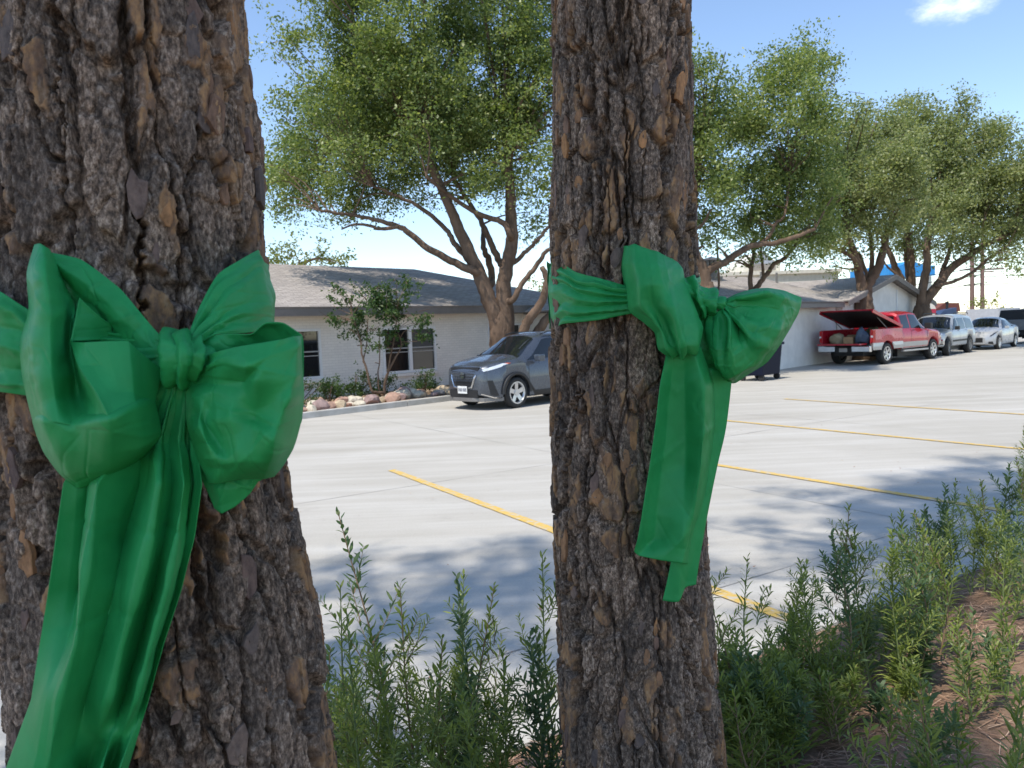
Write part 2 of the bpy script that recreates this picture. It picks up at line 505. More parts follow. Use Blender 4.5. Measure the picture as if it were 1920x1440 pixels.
def roof_panel(name, quad, m, parent, thick=0.05):
    """quad: points ordered eave-left, eave-right, top-right, top-left; local axes laid in the slope so shingle rows run along it"""
    P = [Vector(p) for p in quad]
    ax = (P[1]-P[0]).normalized(); nz = ax.cross(P[-1]-P[0]).normalized(); ay = nz.cross(ax)
    mm = Matrix((ax, ay, nz)).transposed()
    L = [mm.transposed() @ (p-P[0]) for p in P]
    mb = MB().prism([tuple(q) for q in L], lambda p: (p[0], p[1], p[2]-thick), lambda p: p)
    o = mb.build(name, m, parent)
    o.matrix_local = Matrix.Translation(P[0]) @ mm.to_4x4()
    return o

def wall_with_holes(x0, x1, z0, z1, holes, y0=0.0, y1=0.2):
    """front wall split into boxes round its openings"""
    m = MB(); xs = sorted(set([x0, x1] + [h for q in holes for h in q[:2]]))
    for a, b in zip(xs[:-1], xs[1:]):
        q = [h for h in holes if h[0] <= a+1e-6 and h[1] >= b-1e-6]
        if not q: m.box(a, b, y0, y1, z0, z1)
        else:
            m.box(a, b, y0, y1, z0, q[0][2]); m.box(a, b, y0, y1, q[0][3], z1)
    return m

# long white brick house on the left
hb = empty('white_brick_house', (-5.45, 20.7, 0), RZ)
tag(hb, 'low white painted brick house with shaded grey hip roof behind the oak', 'house')
wins = [(-1.5, 0.41, 0.66, 2.02), (2.46, 4.47, 0.62, 1.98), (6.71, 8.3, 0.66, 2.0)]
wall_with_holes(-9, 12.2, 0, 2.36, wins).box(12.0, 12.2, 0.201, 9.8, 0, 2.36).box(-9, -8.8, 0.201, 9.8, 0, 2.36).box(-8.799, 11.999, 9.8, 10.0, 0, 2.36).build('wall', M_WBRICK, hb)
for a, b, c_, d in wins: window(hb, a, b, c_, d, 2)
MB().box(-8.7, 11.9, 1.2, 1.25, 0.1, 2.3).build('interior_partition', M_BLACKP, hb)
ez, rz_, ov, dep = 2.58, 4.25, 0.62, 10.0
xl, xr, yf, yb = -9-ov, 12.2+ov, -ov, dep+ov
ym = dep/2; rl, rr = xl+5.6, xr-5.05
rf = roof_panel('roof', [(xl, yf, ez), (xr, yf, ez), (rr, ym, rz_), (rl, ym, rz_)], M_SHING, hb)
roof_panel('roof', [(xr, yf, ez), (xr, yb, ez), (rr, ym, rz_)], M_SHING, hb)
roof_panel('roof', [(xr, yb, ez), (xl, yb, ez), (rl, ym, rz_), (rr, ym, rz_)], M_SHING, hb)
roof_panel('roof', [(xl, yb, ez), (xl, yf, ez), (rl, ym, rz_)], M_SHING, hb)
fa = MB()
fa.box(xl, xr, yf+0.02, yf+0.05, ez-0.24, ez-0.052); fa.box(xr-0.05, xr-0.02, yf+0.051, yb-0.051, ez-0.24, ez-0.052); fa.box(xl+0.02, xl+0.05, yf+0.051, yb-0.051, ez-0.24, ez-0.052)
fa.build('fascia', M_FASCIA, hb)
MB().box(xl+0.06, xr-0.06, yf+0.06, -0.002, ez-0.22, ez-0.2).build('soffit', M_SOFFIT, hb)
MB().box(-1.2, -0.75, 1.55, 2.0, 3.0, 3.42).build('roof_vent', M_SOFFIT, hb, bevel=0.02)
MB().tube([(-1.5, 4.6, 4.0), (-1.5, 4.6, 4.55)], 0.05, 10).build('vent_pipe', M_METAL, hb)

# white annex with gable on the right
an = empty('white_annex', (9.05, 26.72, 0), RZ)
tag(an, 'white stucco annex with gable end and dappled roof behind the red truck', 'house')
MB().box(-6, 5.7, 0, 0.2, 0, 2.3).box(-6, -5.8, 0.201, 8.2, 0, 2.3).box(-5.8, 15.6, 8.0, 8.2, 0, 2.3).build('wall', M_STUCCO, an)
gp = [(5.71, 0), (15.6, 0), (15.6, 2.38), (10.5, 3.42), (5.71, 2.45)]
MB().prism(gp, lambda p: (p[0], -0.25, p[1]), lambda p: (p[0], -0.02, p[1])).box(15.4, 15.6, -0.019, 8.0, 0, 2.37).build('gable_wall', M_STUCCO, an)
MB().box(11.9, 12.0, -0.30, -0.252, 0, 2.9).build('corner_board', M_WFRAME, an)
roof_panel('roof', [(-6.6, -0.6, 2.36), (6.6, -0.6, 2.36), (6.6, 3.6, 3.62), (-3.2, 3.6, 3.62)], M_SHING, an)
roof_panel('roof', [(6.6, 8.6, 2.36), (-6.6, 8.6, 2.36), (-3.2, 3.6, 3.62), (6.6, 3.6, 3.62)], M_SHING, an)
roof_panel('roof', [(-6.6, 8.6, 2.36), (-6.6, -0.6, 2.36), (-3.2, 3.6, 3.62)], M_SHING, an)
roof_panel('gable_roof', [(5.1, 8.6, 2.40), (5.1, -0.75, 2.40), (10.5, -0.75, 3.52), (10.5, 8.6, 3.52)], M_SHING, an)
roof_panel('gable_roof', [(16.2, -0.75, 2.33), (16.2, 8.6, 2.33), (10.5, 8.6, 3.52), (10.5, -0.75, 3.52)], M_SHING, an)
rk = [(5.1, 2.345), (10.5, 3.465), (10.5, 3.30), (5.1, 2.18)]
MB().prism(rk, lambda p: (p[0], -0.75, p[1]), lambda p: (p[0], -0.70, p[1])).prism([(10.501, 3.465), (16.2, 2.275), (16.2, 2.11), (10.501, 3.30)], lambda p: (p[0], -0.75, p[1]), lambda p: (p[0], -0.70, p[1])).box(-6.6, 5.09, -0.58, -0.55, 2.14, 2.30).build('fascia', M_FASCIA, an)
vm = MB()
for k in range(14):                                   # louvred roof vent
    a0, a1 = 2*math.pi*k/14, 2*math.pi*(k+0.7)/14
    vm.prism([(0.36*math.cos(a0), 0.36*math.sin(a0)), (0.36*math.cos(a1), 0.36*math.sin(a1)), (0.30*math.cos(a1), 0.30*math.sin(a1)), (0.30*math.cos(a0), 0.30*math.sin(a0))],
             lambda p: (1.3+p[0]*0.8, 3.0+p[1]*0.8, 3.75), lambda p: (1.3+p[0], 3.0+p[1], 4.12))
vent = vm.build('roof_vent', M_METAL, an)
MB().tube([(1.3, 3.0, 3.3), (1.3, 3.0, 3.5), (1.3, 3.0, 3.52), (1.3, 3.0, 3.76)], [0.44, 0.42, 0.24, 0.22], 14).build('vent_base', M_METAL, vent)
MB().tube([(1.3, 3.0, 4.121), (1.3, 3.0, 4.18), (1.3, 3.0, 4.26)], [0.40, 0.36, 0.05], 14).build('vent_cap', M_METAL, vent)
for k, xx in enumerate((4.6, 6.0)):
    MB().tube([(xx, 2.6, 3.2), (xx, 2.6, 3.75)], 0.045, 8).build('vent_pipe', M_METAL, an)

# cream flat-topped building behind it with two gabled skylights
cb = empty('cream_building', (12.6, 44, 0), 0.10)
tag(cb, 'pale cream flat roofed building with gabled skylights behind the annex', 'building')
M_CREAM = plain('cream_wall', (0.72, 0.68, 0.58), 0.8)
M_SKYL = plain('skylight_panel', (0.42, 0.45, 0.50), 0.35)
MB().box(-6, 6.5, 0, 9, 0, 4.35).box(-6.15, 6.65, -0.15, 9.15, 4.351, 4.55).build('wall', M_CREAM, cb)
for xx in (-1.8, 2.2):
    d = MB(); g = [(xx-1.1, 4.56), (xx+1.1, 4.56), (xx+1.1, 4.95), (xx, 5.75), (xx-1.1, 4.95)]
    d.prism(g, lambda p: (p[0], 0.6, p[1]), lambda p: (p[0], 3.4, p[1]))
    dd = d.build('skylight', M_CREAM, cb)
    MB().box(xx-0.8, xx+0.8, 0.57, 0.598, 4.64, 4.98).build('louvre', M_SOFFIT, dd)
    MB().prism([(xx-0.85, 5.02), (xx+0.85, 5.02), (xx, 5.66)], lambda p: (p[0], 0.57, p[1]), lambda p: (p[0], 0.598, p[1])).build('pane', M_SKYL, dd)

# far things to the right
M_BLUE = plain('blue_canopy_paint', (0.03, 0.27, 0.62), 0.5)
M_GREYC = plain('grey_metal_panel', (0.42, 0.43, 0.45), 0.5)
M_POLE = plain('pole_wood', (0.20, 0.12, 0.10), 0.9)
M_RED = plain('red_sign', (0.45, 0.03, 0.06), 0.5)
fc = empty('blue_canopy', (39.7, 76, 0), 0.2)
tag(fc, 'bright blue canopy seen between the far tree trunks', 'canopy')
MB().box(-2.6, 2.6, 0, 6, 5.5, 6.5).prism([(-1.6, 6.501), (1.6, 6.501), (0.0, 7.0)], lambda p: (p[0], 0.02, p[1]), lambda p: (p[0], 5.9, p[1])).build('fascia', M_BLUE, fc)
for xx in (-2.5, 2.5):
    for yy in (1, 5): MB().box(xx-0.3, xx+0.3, yy-0.3, yy+0.3, 0, 5.49).build('column', M_CREAM, fc)
for k, (x, y, h, lb) in enumerate(((38.4, 64, 10.5, 'brown utility pole, left one of the two beside the far tree'), (41.7, 68, 10.5, 'brown utility pole, right one of the two beside the far tree'))):
    p = empty('utility_pole', (x, y, 0)); tag(p, lb, 'utility pole', 'utility poles beyond the lot')
    MB().tube([(0, 0, 0), (0, 0, h)], [0.19, 0.13], 10).build('post', M_POLE, p)
    MB().box(-1.1, 1.1, -0.08, 0.08, h-1.2, h-1.05).build('cross_arm', M_POLE, p)
    MB().box(-1.0, 2.6 if k == 0 else 1.0, -0.07, 0.07, 5.2, 5.3).build('cross_arm', M_POLE, p)
for k, (z0, z1, z2) in enumerate(((3.1, 4.9, 5.6), (2.6, 4.3, 5.0), (2.2, 3.6, 4.6))):
    pts = smooth_path([(18, 60, z0), (38.4, 64, z1+0.4), (41.7, 68, z1+0.5), (75, 78, z2+0.3), (130, 98, z2+1)], 6)
    tag(MB().tube(pts, 0.03, 5).build('power_line', M_BLACKP, None), ['topmost of the three sagging power lines at the right', 'middle of the three sagging power lines at the right', 'lowest of the three sagging power lines at the right'][k], 'power line', 'power lines on the utility poles')
tr_ = empty('metal_trailer', (34.5, 55.0, 0), 0.55)
tag(tr_, 'pale grey ribbed metal trailer box behind the silver sedan', 'trailer')
mb = MB().box(-1.5, 1.5, -1.1, 1.1, 0.7, 1.95)
mb.build('box', M_GREYC, tr_)
for k in range(8): MB().box(-1.45+k*0.4, -1.39+k*0.4, -1.14, -1.102, 0.75, 1.9).build('rib', M_GREYC, tr_)
for xx in (-0.6, 0.6):
    MB().tube([(xx, -1.1, 0.45), (xx, -0.8, 0.45)], 0.45, 16).build('wheel', M_RUBBER, tr_)
sh = empty('brown_roofed_hut', (33.2, 60.5, 0), 0.1)
tag(sh, 'small hut with dark red brown hood above the white wagon roof', 'hut')
MB().box(-1.1, 1.4, -1, 1, 0, 1.85).build('wall', M_CREAM, sh)
MB().prism([(-0.9, 1.851), (1.5, 1.851), (1.4, 2.5), (0.2, 2.55), (-0.3, 2.2)], lambda p: (p[0], -1.15, p[1]), lambda p: (p[0], 1.1, p[1])).build('hood', plain('red_brown', (0.16, 0.05, 0.035), 0.8), sh)
gs = empty('red_kiosk', (31.4, 58, 0), 0.2)
tag(gs, 'narrow red and white kiosk beside the leaning oak trunk', 'kiosk')
MB().box(-0.45, 0.45, -0.4, 0.4, 0, 2.1).build('body', M_RED, gs)
MB().box(-0.35, 0.35, -0.42, -0.401, 1.5, 1.8).build('panel', M_CREAM, gs)
MB().prism([(-0.45, 2.101), (0.45, 2.101), (0.25, 2.5), (-0.25, 2.5)], lambda p: (p[0], -0.4, p[1]), lambda p: (p[0], 0.4, p[1])).build('cap', M_CREAM, gs)
bs = empty('blue_hoist', (33.2, 59, 0), 0.2)
tag(bs, 'small dark blue machine with raised arm between kiosk and hut', 'machine')
MB().box(-0.8, 0.8, -0.6, 0.6, 0, 1.6).prism([(-0.8, 1.601), (0.7, 1.601), (0.75, 2.15), (-0.4, 1.95)], lambda p: (p[0], -0.5, p[1]), lambda p: (p[0], 0.5, p[1])).build('body', plain('dark_blue', (0.04, 0.07, 0.14), 0.5), bs)
MB().tube([(0.3, 0, 2.05), (0.35, 0, 2.5), (0.3, 0, 2.6)], [0.08, 0.1, 0.16], 8).build('arm', M_BLACKP, bs)

# navy wheeled bin by the annex wall
bn = empty('navy_waste_cart', (7.35, 22.75, 0), RZ)
tag(bn, 'dark navy wheeled waste cart below the right bow loop', 'waste cart')
M_NAVY = plain('navy_plastic', (0.006, 0.009, 0.024), 0.7, spec=0.2)
bx = MB(); q0 = [(-0.62, -0.42), (0.62, -0.42), (0.62, 0.42), (-0.62, 0.42)]
bx.prism(q0, lambda p: (p[0]*0.9, p[1]*0.85, 0.16), lambda p: (p[0], p[1], 1.02)); bx.build('body', M_NAVY, bn, bevel=0.03)
MB().box(-0.67, 0.67, -0.47, 0.47, 1.022, 1.10).build('lid', M_NAVY, bn, bevel=0.02)
for sx in (-1, 1):
    for sy in (-1, 1):
        MB().tube([(sx*0.48-0.04, sy*0.30, 0.09), (sx*0.48+0.04, sy*0.30, 0.09)], 0.09, 14).build('wheel', M_RUBBER, bn)

# ------------------------------------------------------------ foliage helpers
def leaves(C, size, asp=0.45, seed=0, upbias=0.4, droop=None):
    r = np.random.default_rng(seed); n = len(C)
    nrm = r.normal(size=(n, 3)); nrm[:, 2] += upbias*2; nrm /= np.linalg.norm(nrm, axis=1)[:, None]
    d = r.normal(size=(n, 3)); d -= (d*nrm).sum(1)[:, None]*nrm; d /= np.linalg.norm(d, axis=1)[:, None]
    s = np.cross(nrm, d)
    L = (size*(0.6+0.8*r.random(n)))[:, None]
    a = C-d*L/2; b = C+s*L*asp/2+d*L*0.05; c = C+d*L/2; e = C-s*L*asp/2+d*L*0.05
    V = np.stack([a, b, c, e], 1).reshape(-1, 3)
    return V, np.arange(4*n).reshape(n, 4)

def clump_points(ells, per_m3, spray, seed, n_in=34):
    """ells: (centre, radii). scatter sprays of leaves in each ellipsoid, thicker towards its skin"""
    r = np.random.default_rng(seed); out = []
    for c, rad in ells:
        c = np.array(c); rad = np.array(rad)
        k = max(4, int(per_m3*4.19*rad[0]*rad[1]*rad[2]))
        d = r.normal(size=(k, 3)); d /= np.linalg.norm(d, axis=1)[:, None]
        q = c + d*rad*(r.random(k)**0.45)[:, None]*(0.82+0.36*r.random(k))[:, None]
        m_ = max(3, k//5); q = q[r.integers(0, min(m_, k), k)]+r.normal(size=(k, 3))*spray*1.1
        ax = r.normal(size=(len(q), 3)); ax[:, 2] *= 0.5; ax /= np.linalg.norm(ax, axis=1)[:, None]
        t = r.normal(size=(len(q), n_in, 1))*spray*1.25
        p = q[:, None, :] + ax[:, None, :]*t + r.normal(size=(len(q), n_in, 3))*spray*0.55
        out.append(p.reshape(-1, 3))
    return np.concatenate(out)

t = NT('oak_bark')
c = t.mix(0.5, t.ramp(t.noise(6, 6, 0.7, None, (1, 1, 0.25)), [(0.3, (0.07, 0.043, 0.028)), (0.7, (0.25, 0.165, 0.11))]), t.ramp(t.noise(2, 4), [(0.35, (0.075, 0.052, 0.038)), (0.7, (0.24, 0.165, 0.115))]))
M_OBARK = t.done(t.bsdf(c, 0.9, 0, 0.2, t.bump(t.noise(18, 5, 0.7, None, (1, 1, 0.2)), 0.9, 0.05)))
M_OAK = leafmat('oak_leaf', [(0.15, (0.055, 0.095, 0.025)), (0.42, (0.16, 0.22, 0.062)), (0.68, (0.295, 0.34, 0.115)), (0.92, (0.43, 0.43, 0.20))], 0.42, 0.42, 0.5, 0.7)
M_OAK2 = leafmat('dusty_oak_leaf', [(0.15, (0.09, 0.12, 0.045)), (0.45, (0.22, 0.26, 0.105)), (0.72, (0.36, 0.38, 0.18)), (0.95, (0.47, 0.43, 0.25))], 0.45, 0.45, 0.5, 0.6)
M_SHRUB = leafmat('shrub_leaf', [(0.1, (0.02, 0.05, 0.015)), (0.5, (0.05, 0.10, 0.025)), (0.9, (0.12, 0.17, 0.045))], 0.35, 0.45, 0.4)
M_PALE = leafmat('pale_leaf', [(0.1, (0.10, 0.13, 0.03)), (0.5, (0.20, 0.22, 0.06)), (0.9, (0.30, 0.30, 0.12))], 0.4, 0.5, 0.3)

def tree(name, label, loc, limbs, clumps, leaf, mat, per=3.0, spray=0.22, seed=1, group=None, n_in=34, nsides=9, twigs=0):
    """limbs: (points, r0, r1) and clumps: (centre, radii), all in world metres"""
    o = Vector(loc)
    root = empty(name, loc); tag(root, label, 'tree', group)
    r = np.random.default_rng(seed)
    tm = MB(); allp = []
    l0, tr0, tr1 = limbs[0]
    for i, (pts, r0, r1) in enumerate(limbs):
        if i > 0: r0, r1 = r0*0.8, r1*0.75
        stem = i > 0 and (Vector(pts[0])-Vector(l0[-1])).length < 1.1 and r0 > 0.4*tr1
        if stem:                                      # main stems run down into the foot of the trunk
            q0 = Vector(l0[0]); pts = [tuple(q0.lerp(Vector(pts[0]), w)) for w in (0, 0.35, 0.7)] + list(pts)
        if i > 0 and not stem and allp:               # side limbs spring from the nearest wood below them
            s0 = np.array(pts[0])-np.array(o); cand = min(allp, key=lambda a: np.linalg.norm(a[0]-s0)+(0.6 if a[0][2] > s0[2] else 0))
            if np.linalg.norm(cand[0]-s0) > 0.12: pts = [tuple(cand[0]+np.array(o))] + list(pts)
        pp = smooth_path([tuple(Vector(p)-o) for p in pts], 5)
        pp = [tuple(np.array(p)+r.normal(size=3)*min(r0, 0.1)*0.12) for p in pp]
        rr = [r0+(r1-r0)*(k/(len(pp)-1)) for k in range(len(pp))]
        if stem:
            ns = 15; rr = [tr0*0.66+(r0*0.85-tr0*0.66)*(k/ns) if k < ns else r0*0.85+(r1-r0*0.85)*((k-ns)/max(1, len(pp)-1-ns)) for k in range(len(pp))]
        if i == 0:
            rr = [q*(0.9-0.75*(k/(len(rr)-1))**3) for k, q in enumerate(rr)]; rr[0] *= 1.35; rr[1] *= 1.12
        tm.tube(pp, rr, nsides)
        allp += [(np.array(p), q) for p, q in zip(pp, rr)][2:]
    tm.build('trunk', M_OBARK, root, smooth=True)
    bmb = MB(); A = np.array([p for p, q in allp]); Q = np.array([q for p, q in allp])
    for c, rad in clumps:
        c = np.array(c)-np.array(o)
        for k in range(2):
            g = c + r.normal(size=3)*np.array(rad)*0.5
            dd = np.linalg.norm((A-g)*np.array([1, 1, 1.2]), axis=1) + np.where(A[:, 2] > g[2], 1.0, 0)
            j = int(dd.argmin()); a = A[j]
            mid = a*0.5+g*0.5+np.array([0, 0, 0.12*np.linalg.norm(g-a)])+r.normal(size=3)*0.1
            pp = smooth_path([a, mid, g], 4); r0 = min(Q[j]*0.5, 0.05)
            bmb.tube(pp, [r0*(1-0.8*q/(len(pp)-1))+0.004 for q in range(len(pp))], 5)
        for k in range(twigs):
            g = c + r.normal(size=3)*np.array(rad)*0.6; e = r.normal(size=3); e[2] = abs(e[2])*0.8; e /= np.linalg.norm(e)
            h = g+e*np.array(rad)*(0.8+0.5*r.random())
            bmb.tube([g, g*0.5+h*0.5+r.normal(size=3)*0.08, h], [0.012, 0.008, 0.003], 4)
    if bmb.v: tag(bmb.build('branches', M_OBARK, root), kind='stuff')
    P = clump_points([(np.array(c)-np.array(o), rad) for c, rad in clumps], per, spray, seed+7, n_in)
    V, F = leaves(P, leaf, 0.55, seed+3, 0.35)
    tag(link('crown', mesh_np('crown', V, F), mat, root), kind='stuff')
    return root
tree('oak_tree', 'large multi stemmed live oak in front of the white brick house',(-0.27, 22.5, 0.1), [([(-0.27, 22.5, -0.05),(-0.27, 22.5, 1.14),(-0.27, 22.5, 2.07),(-0.25, 22.5, 2.46)], 0.42, 0.4),([(-0.36, 22.5, 2.08),(-0.62, 22.5, 2.84),(-0.86, 22.5, 3.54),(-1.14, 22.5, 4.2),(-1.45, 22.5, 4.99),(-1.64, 22.5, 5.5),(-2.21, 22.8, 6.95)], 0.36, 0.15),([(-0.08, 22.5, 2.06),(-0.13, 22.5, 2.99),(0.0, 22.5, 3.67),(0.17, 22.5, 4.35),(0.17, 22.5, 5.19),(0.16, 22.5, 5.77),(0.11, 23.0, 6.91)], 0.36, 0.17),([(-0.96, 22.3, 3.49),(-1.5, 22.3, 3.75),(-2.22, 22.3, 4.18),(-2.81, 22.3, 4.68),(-3.08, 22.3, 4.86),(-3.58, 22.3, 5.01),(-4.18, 22.3, 5.2),(-5.17, 21.8, 5.31)], 0.17, 0.05),([(-3.06, 22.2, 4.83),(-3.54, 22.2, 4.79),(-4.17, 22.2, 4.95),(-4.69, 22.2, 4.84)], 0.08, 0.03),([(-1.11, 22.8, 3.85),(-1.54, 22.8, 4.38),(-1.76, 22.8, 4.8),(-2.43, 22.8, 5.41),(-2.9, 22.8, 5.7),(-3.86, 23.1, 6.16)], 0.13, 0.05),([(-0.21, 23.0, 3.79),(-0.46, 23.0, 4.36),(-0.68, 23.0, 4.92),(-1.09, 24.0, 5.73),(-1.58, 24.5, 6.65)], 0.15, 0.07),([(0.1, 22.1, 4.5),(-0.12, 22.1, 4.84),(-0.78, 22.1, 5.1),(-1.43, 22.1, 5.53),(-2.08, 21.1, 6.0)], 0.13, 0.06),([(0.21, 22.5, 3.73),(0.57, 22.5, 4.03),(0.89, 22.5, 4.32),(1.25, 22.5, 4.71),(1.54, 23.0, 5.15)], 0.1, 0.05),([(0.13, 22.2, 2.63),(0.39, 22.2, 3.06),(0.81, 22.2, 3.55),(1.1, 22.2, 3.94),(1.34, 22.2, 4.1)], 0.12, 0.07),([(0.25, 22.1, 0.82),(0.32, 22.1, 1.43),(0.48, 22.1, 1.93),(0.8, 22.1, 2.33),(1.02, 22.1, 2.72),(1.1, 22.1, 3.16),(0.98, 22.1, 3.53)], 0.24, 0.1),([(0.48, 22.3, 0.65),(0.67, 22.3, 1.42),(0.89, 22.3, 1.82),(1.17, 22.3, 2.11),(1.48, 22.3, 2.46),(1.89, 22.3, 3.21)], 0.24, 0.12),([(-0.49, 23.7, 3.26),(-0.57, 23.7, 3.94),(-0.7, 23.7, 4.31),(-0.74, 25.2, 5.23)], 0.17, 0.09)], [((-5.7, 22.6, 10.07),(0.71, 0.67, 0.47)),((-6.88, 23.77, 10.5),(0.41, 0.39, 0.26)),((-4.41, 23.11, 10.63),(1.12, 1.07, 0.99)),((-6.73, 24.0, 8.76),(0.57, 0.54, 0.4)),((-5.93, 24.08, 8.91),(0.5, 0.48, 0.43)),((-4.66, 21.95, 8.32),(0.94, 0.9, 0.84)),((-2.85, 21.75, 9.77),(1.21, 1.15, 1.21)),((-1.24, 24.88, 11.01),(1.38, 1.31, 1.29)),((0.4, 22.69, 10.28),(1.18, 1.12, 1.18)),((1.11, 22.59, 8.88),(0.7, 1.19, 1.25)),((1.14, 25.48, 11.3),(0.88, 1.01, 1.06)),((-3.49, 23.49, 8.57),(1.3, 1.24, 1.22)),((-1.67, 24.88, 8.89),(1.38, 1.31, 1.12)),((0.01, 23.51, 8.28),(1.22, 1.16, 1.22)),((-6.56, 24.13, 6.86),(1.04, 0.99, 0.77)),((-6.67, 22.27, 6.41),(0.46, 0.5, 0.53)),((-5.36, 24.11, 6.16),(1.04, 0.98, 0.64)),((-4.31, 25.0, 7.28),(1.25, 1.19, 0.9)),((-2.72, 23.69, 6.78),(0.99, 0.94, 0.69)),((-1.06, 24.52, 7.05),(1.19, 1.13, 0.88)),((0.09, 24.25, 6.46),(0.92, 0.88, 0.71)),((1.06, 21.94, 6.04),(0.49, 0.8, 0.84)),((-5.71, 24.58, 7.85),(0.89, 0.84, 0.58)),((-4.86, 23.95, 5.54),(0.66, 0.63, 0.37)),((-0.64, 22.84, 7.51),(1.27, 1.2, 0.79)),((-2.02, 21.82, 8.9),(1.21, 1.15, 0.91)),((1.07, 24.99, 5.3),(0.52, 0.58, 0.61)),((-3.91, 23.5, 9.67),(1.14, 1.08, 0.9)),((0.81, 24.43, 7.85),(0.85, 0.97, 1.02)),((0.4, 22.1, 6.54),(0.77, 0.73, 0.61)),((-0.65, 21.6, 6.04),(0.75, 0.71, 0.45)),((-2.37, 21.6, 7.12),(0.9, 0.85, 0.6)),((-4.46, 21.6, 6.63),(0.9, 0.85, 0.52)),((-6.61, 25.04, 6.03),(0.69, 0.66, 0.38)),((-4.1, 24.41, 6.16),(0.85, 0.8, 0.47)),((-3.02, 25.2, 6.34),(0.7, 0.66, 0.38)),((-6.59, 23.2, 5.97),(0.64, 0.61, 0.45)),((-2.48, 24.74, 5.82),(0.48, 0.46, 0.24)),((-5.3, 26.8, 8.69),(1.39, 1.32, 1.12)),((-3.29, 26.8, 8.79),(1.58, 1.5, 1.12)),((-6.88, 26.4, 7.77),(1.1, 1.04, 0.73)),((-1.47, 27.0, 8.95),(1.5, 1.42, 1.12)),((-4.33, 27.0, 10.49),(1.69, 1.6, 1.12)),((-3.57, 23.39, 12.68),(1.78, 1.7, 1.22)),((-0.81, 25.26, 13.6),(2.1, 2.0, 1.4)),((1.36, 25.04, 13.09),(1.39, 1.32, 1.22)),((-4.57, 22.07, 11.68),(1.07, 1.02, 0.77)),((-1.99, 22.22, 13.51),(1.85, 1.76, 1.23)),((0.25, 22.52, 13.87),(1.72, 1.63, 1.25)),((2.93, 25.37, 13.83),(1.58, 1.5, 1.41)),((2.76, 23.36, 9.83),(0.97, 1.38, 1.46)),((2.6, 24.08, 7.7),(1.0, 1.27, 1.34))], 0.098, M_OAK, 31.5, 0.2, 21, 'live oaks along the buildings', twigs=2)
tree('oak_tree', 'tall live oak rising behind the right ribboned trunk',(6.2, 24.0, 0.1), [([(6.2, 24.0, -0.05),(6.18, 24.0, 1.83),(6.19, 24.0, 2.74),(6.16, 24.0, 3.15)], 0.4, 0.33),([(6.16, 24.0, 3.07),(6.25, 24.0, 3.37),(6.75, 24.0, 3.6),(7.31, 24.0, 3.96),(7.64, 24.0, 4.08),(8.33, 24.0, 4.13),(9.02, 24.0, 4.32),(9.57, 24.0, 4.52)], 0.2, 0.07),([(6.11, 24.0, 3.07),(6.03, 24.0, 3.49),(5.8, 24.0, 3.99),(5.8, 24.0, 5.13),(5.99, 24.0, 6.26)], 0.26, 0.12),([(5.74, 23.8, 4.56),(6.04, 23.8, 4.79),(6.29, 23.8, 5.19)], 0.08, 0.04),([(6.78, 25.0, 2.8),(6.79, 25.0, 3.6),(6.79, 25.0, 4.16),(6.74, 25.0, 4.51)], 0.06, 0.03),([(7.84, 24.2, 4.09),(8.13, 24.2, 4.3),(8.41, 24.2, 4.76),(8.69, 24.2, 5.02),(9.03, 24.7, 6.27)], 0.09, 0.04)], [((5.97, 23.32, 9.23),(0.36, 0.61, 0.65)),((6.08, 24.02, 8.34),(0.43, 0.87, 0.92)),((6.51, 23.61, 8.52),(0.49, 0.7, 0.74)),((6.35, 23.49, 6.61),(0.9, 0.93, 0.98)),((7.91, 24.29, 7.86),(1.01, 0.96, 0.84)),((8.92, 24.29, 9.11),(0.88, 0.88, 0.93)),((9.93, 25.37, 10.09),(0.74, 0.7, 0.74)),((10.13, 24.62, 9.49),(0.51, 0.49, 0.51)),((8.67, 25.46, 9.83),(0.53, 0.5, 0.53)),((8.36, 25.21, 6.4),(1.26, 1.2, 0.87)),((9.74, 25.67, 6.95),(1.25, 1.18, 1.25)),((6.45, 24.58, 5.36),(0.65, 0.73, 0.77)),((9.0, 22.86, 7.74),(0.87, 0.9, 0.95)),((7.82, 25.23, 5.23),(0.79, 0.75, 0.61)),((8.98, 25.58, 5.24),(1.06, 1.01, 0.62)),((7.48, 25.38, 7.83),(0.79, 0.84, 0.88)),((6.33, 24.24, 4.32),(0.5, 0.48, 0.5)),((10.04, 24.73, 5.4),(0.86, 0.81, 0.86)),((6.36, 23.02, 5.74),(0.64, 0.61, 0.56)),((7.86, 25.13, 8.92),(0.44, 0.5, 0.52)),((5.09, 24.25, 7.64),(1.01, 1.28, 1.35)),((4.78, 23.27, 9.41),(0.97, 1.07, 1.13))], 0.101, M_OAK, 37.8, 0.2, 31, 'live oaks along the buildings', twigs=2)
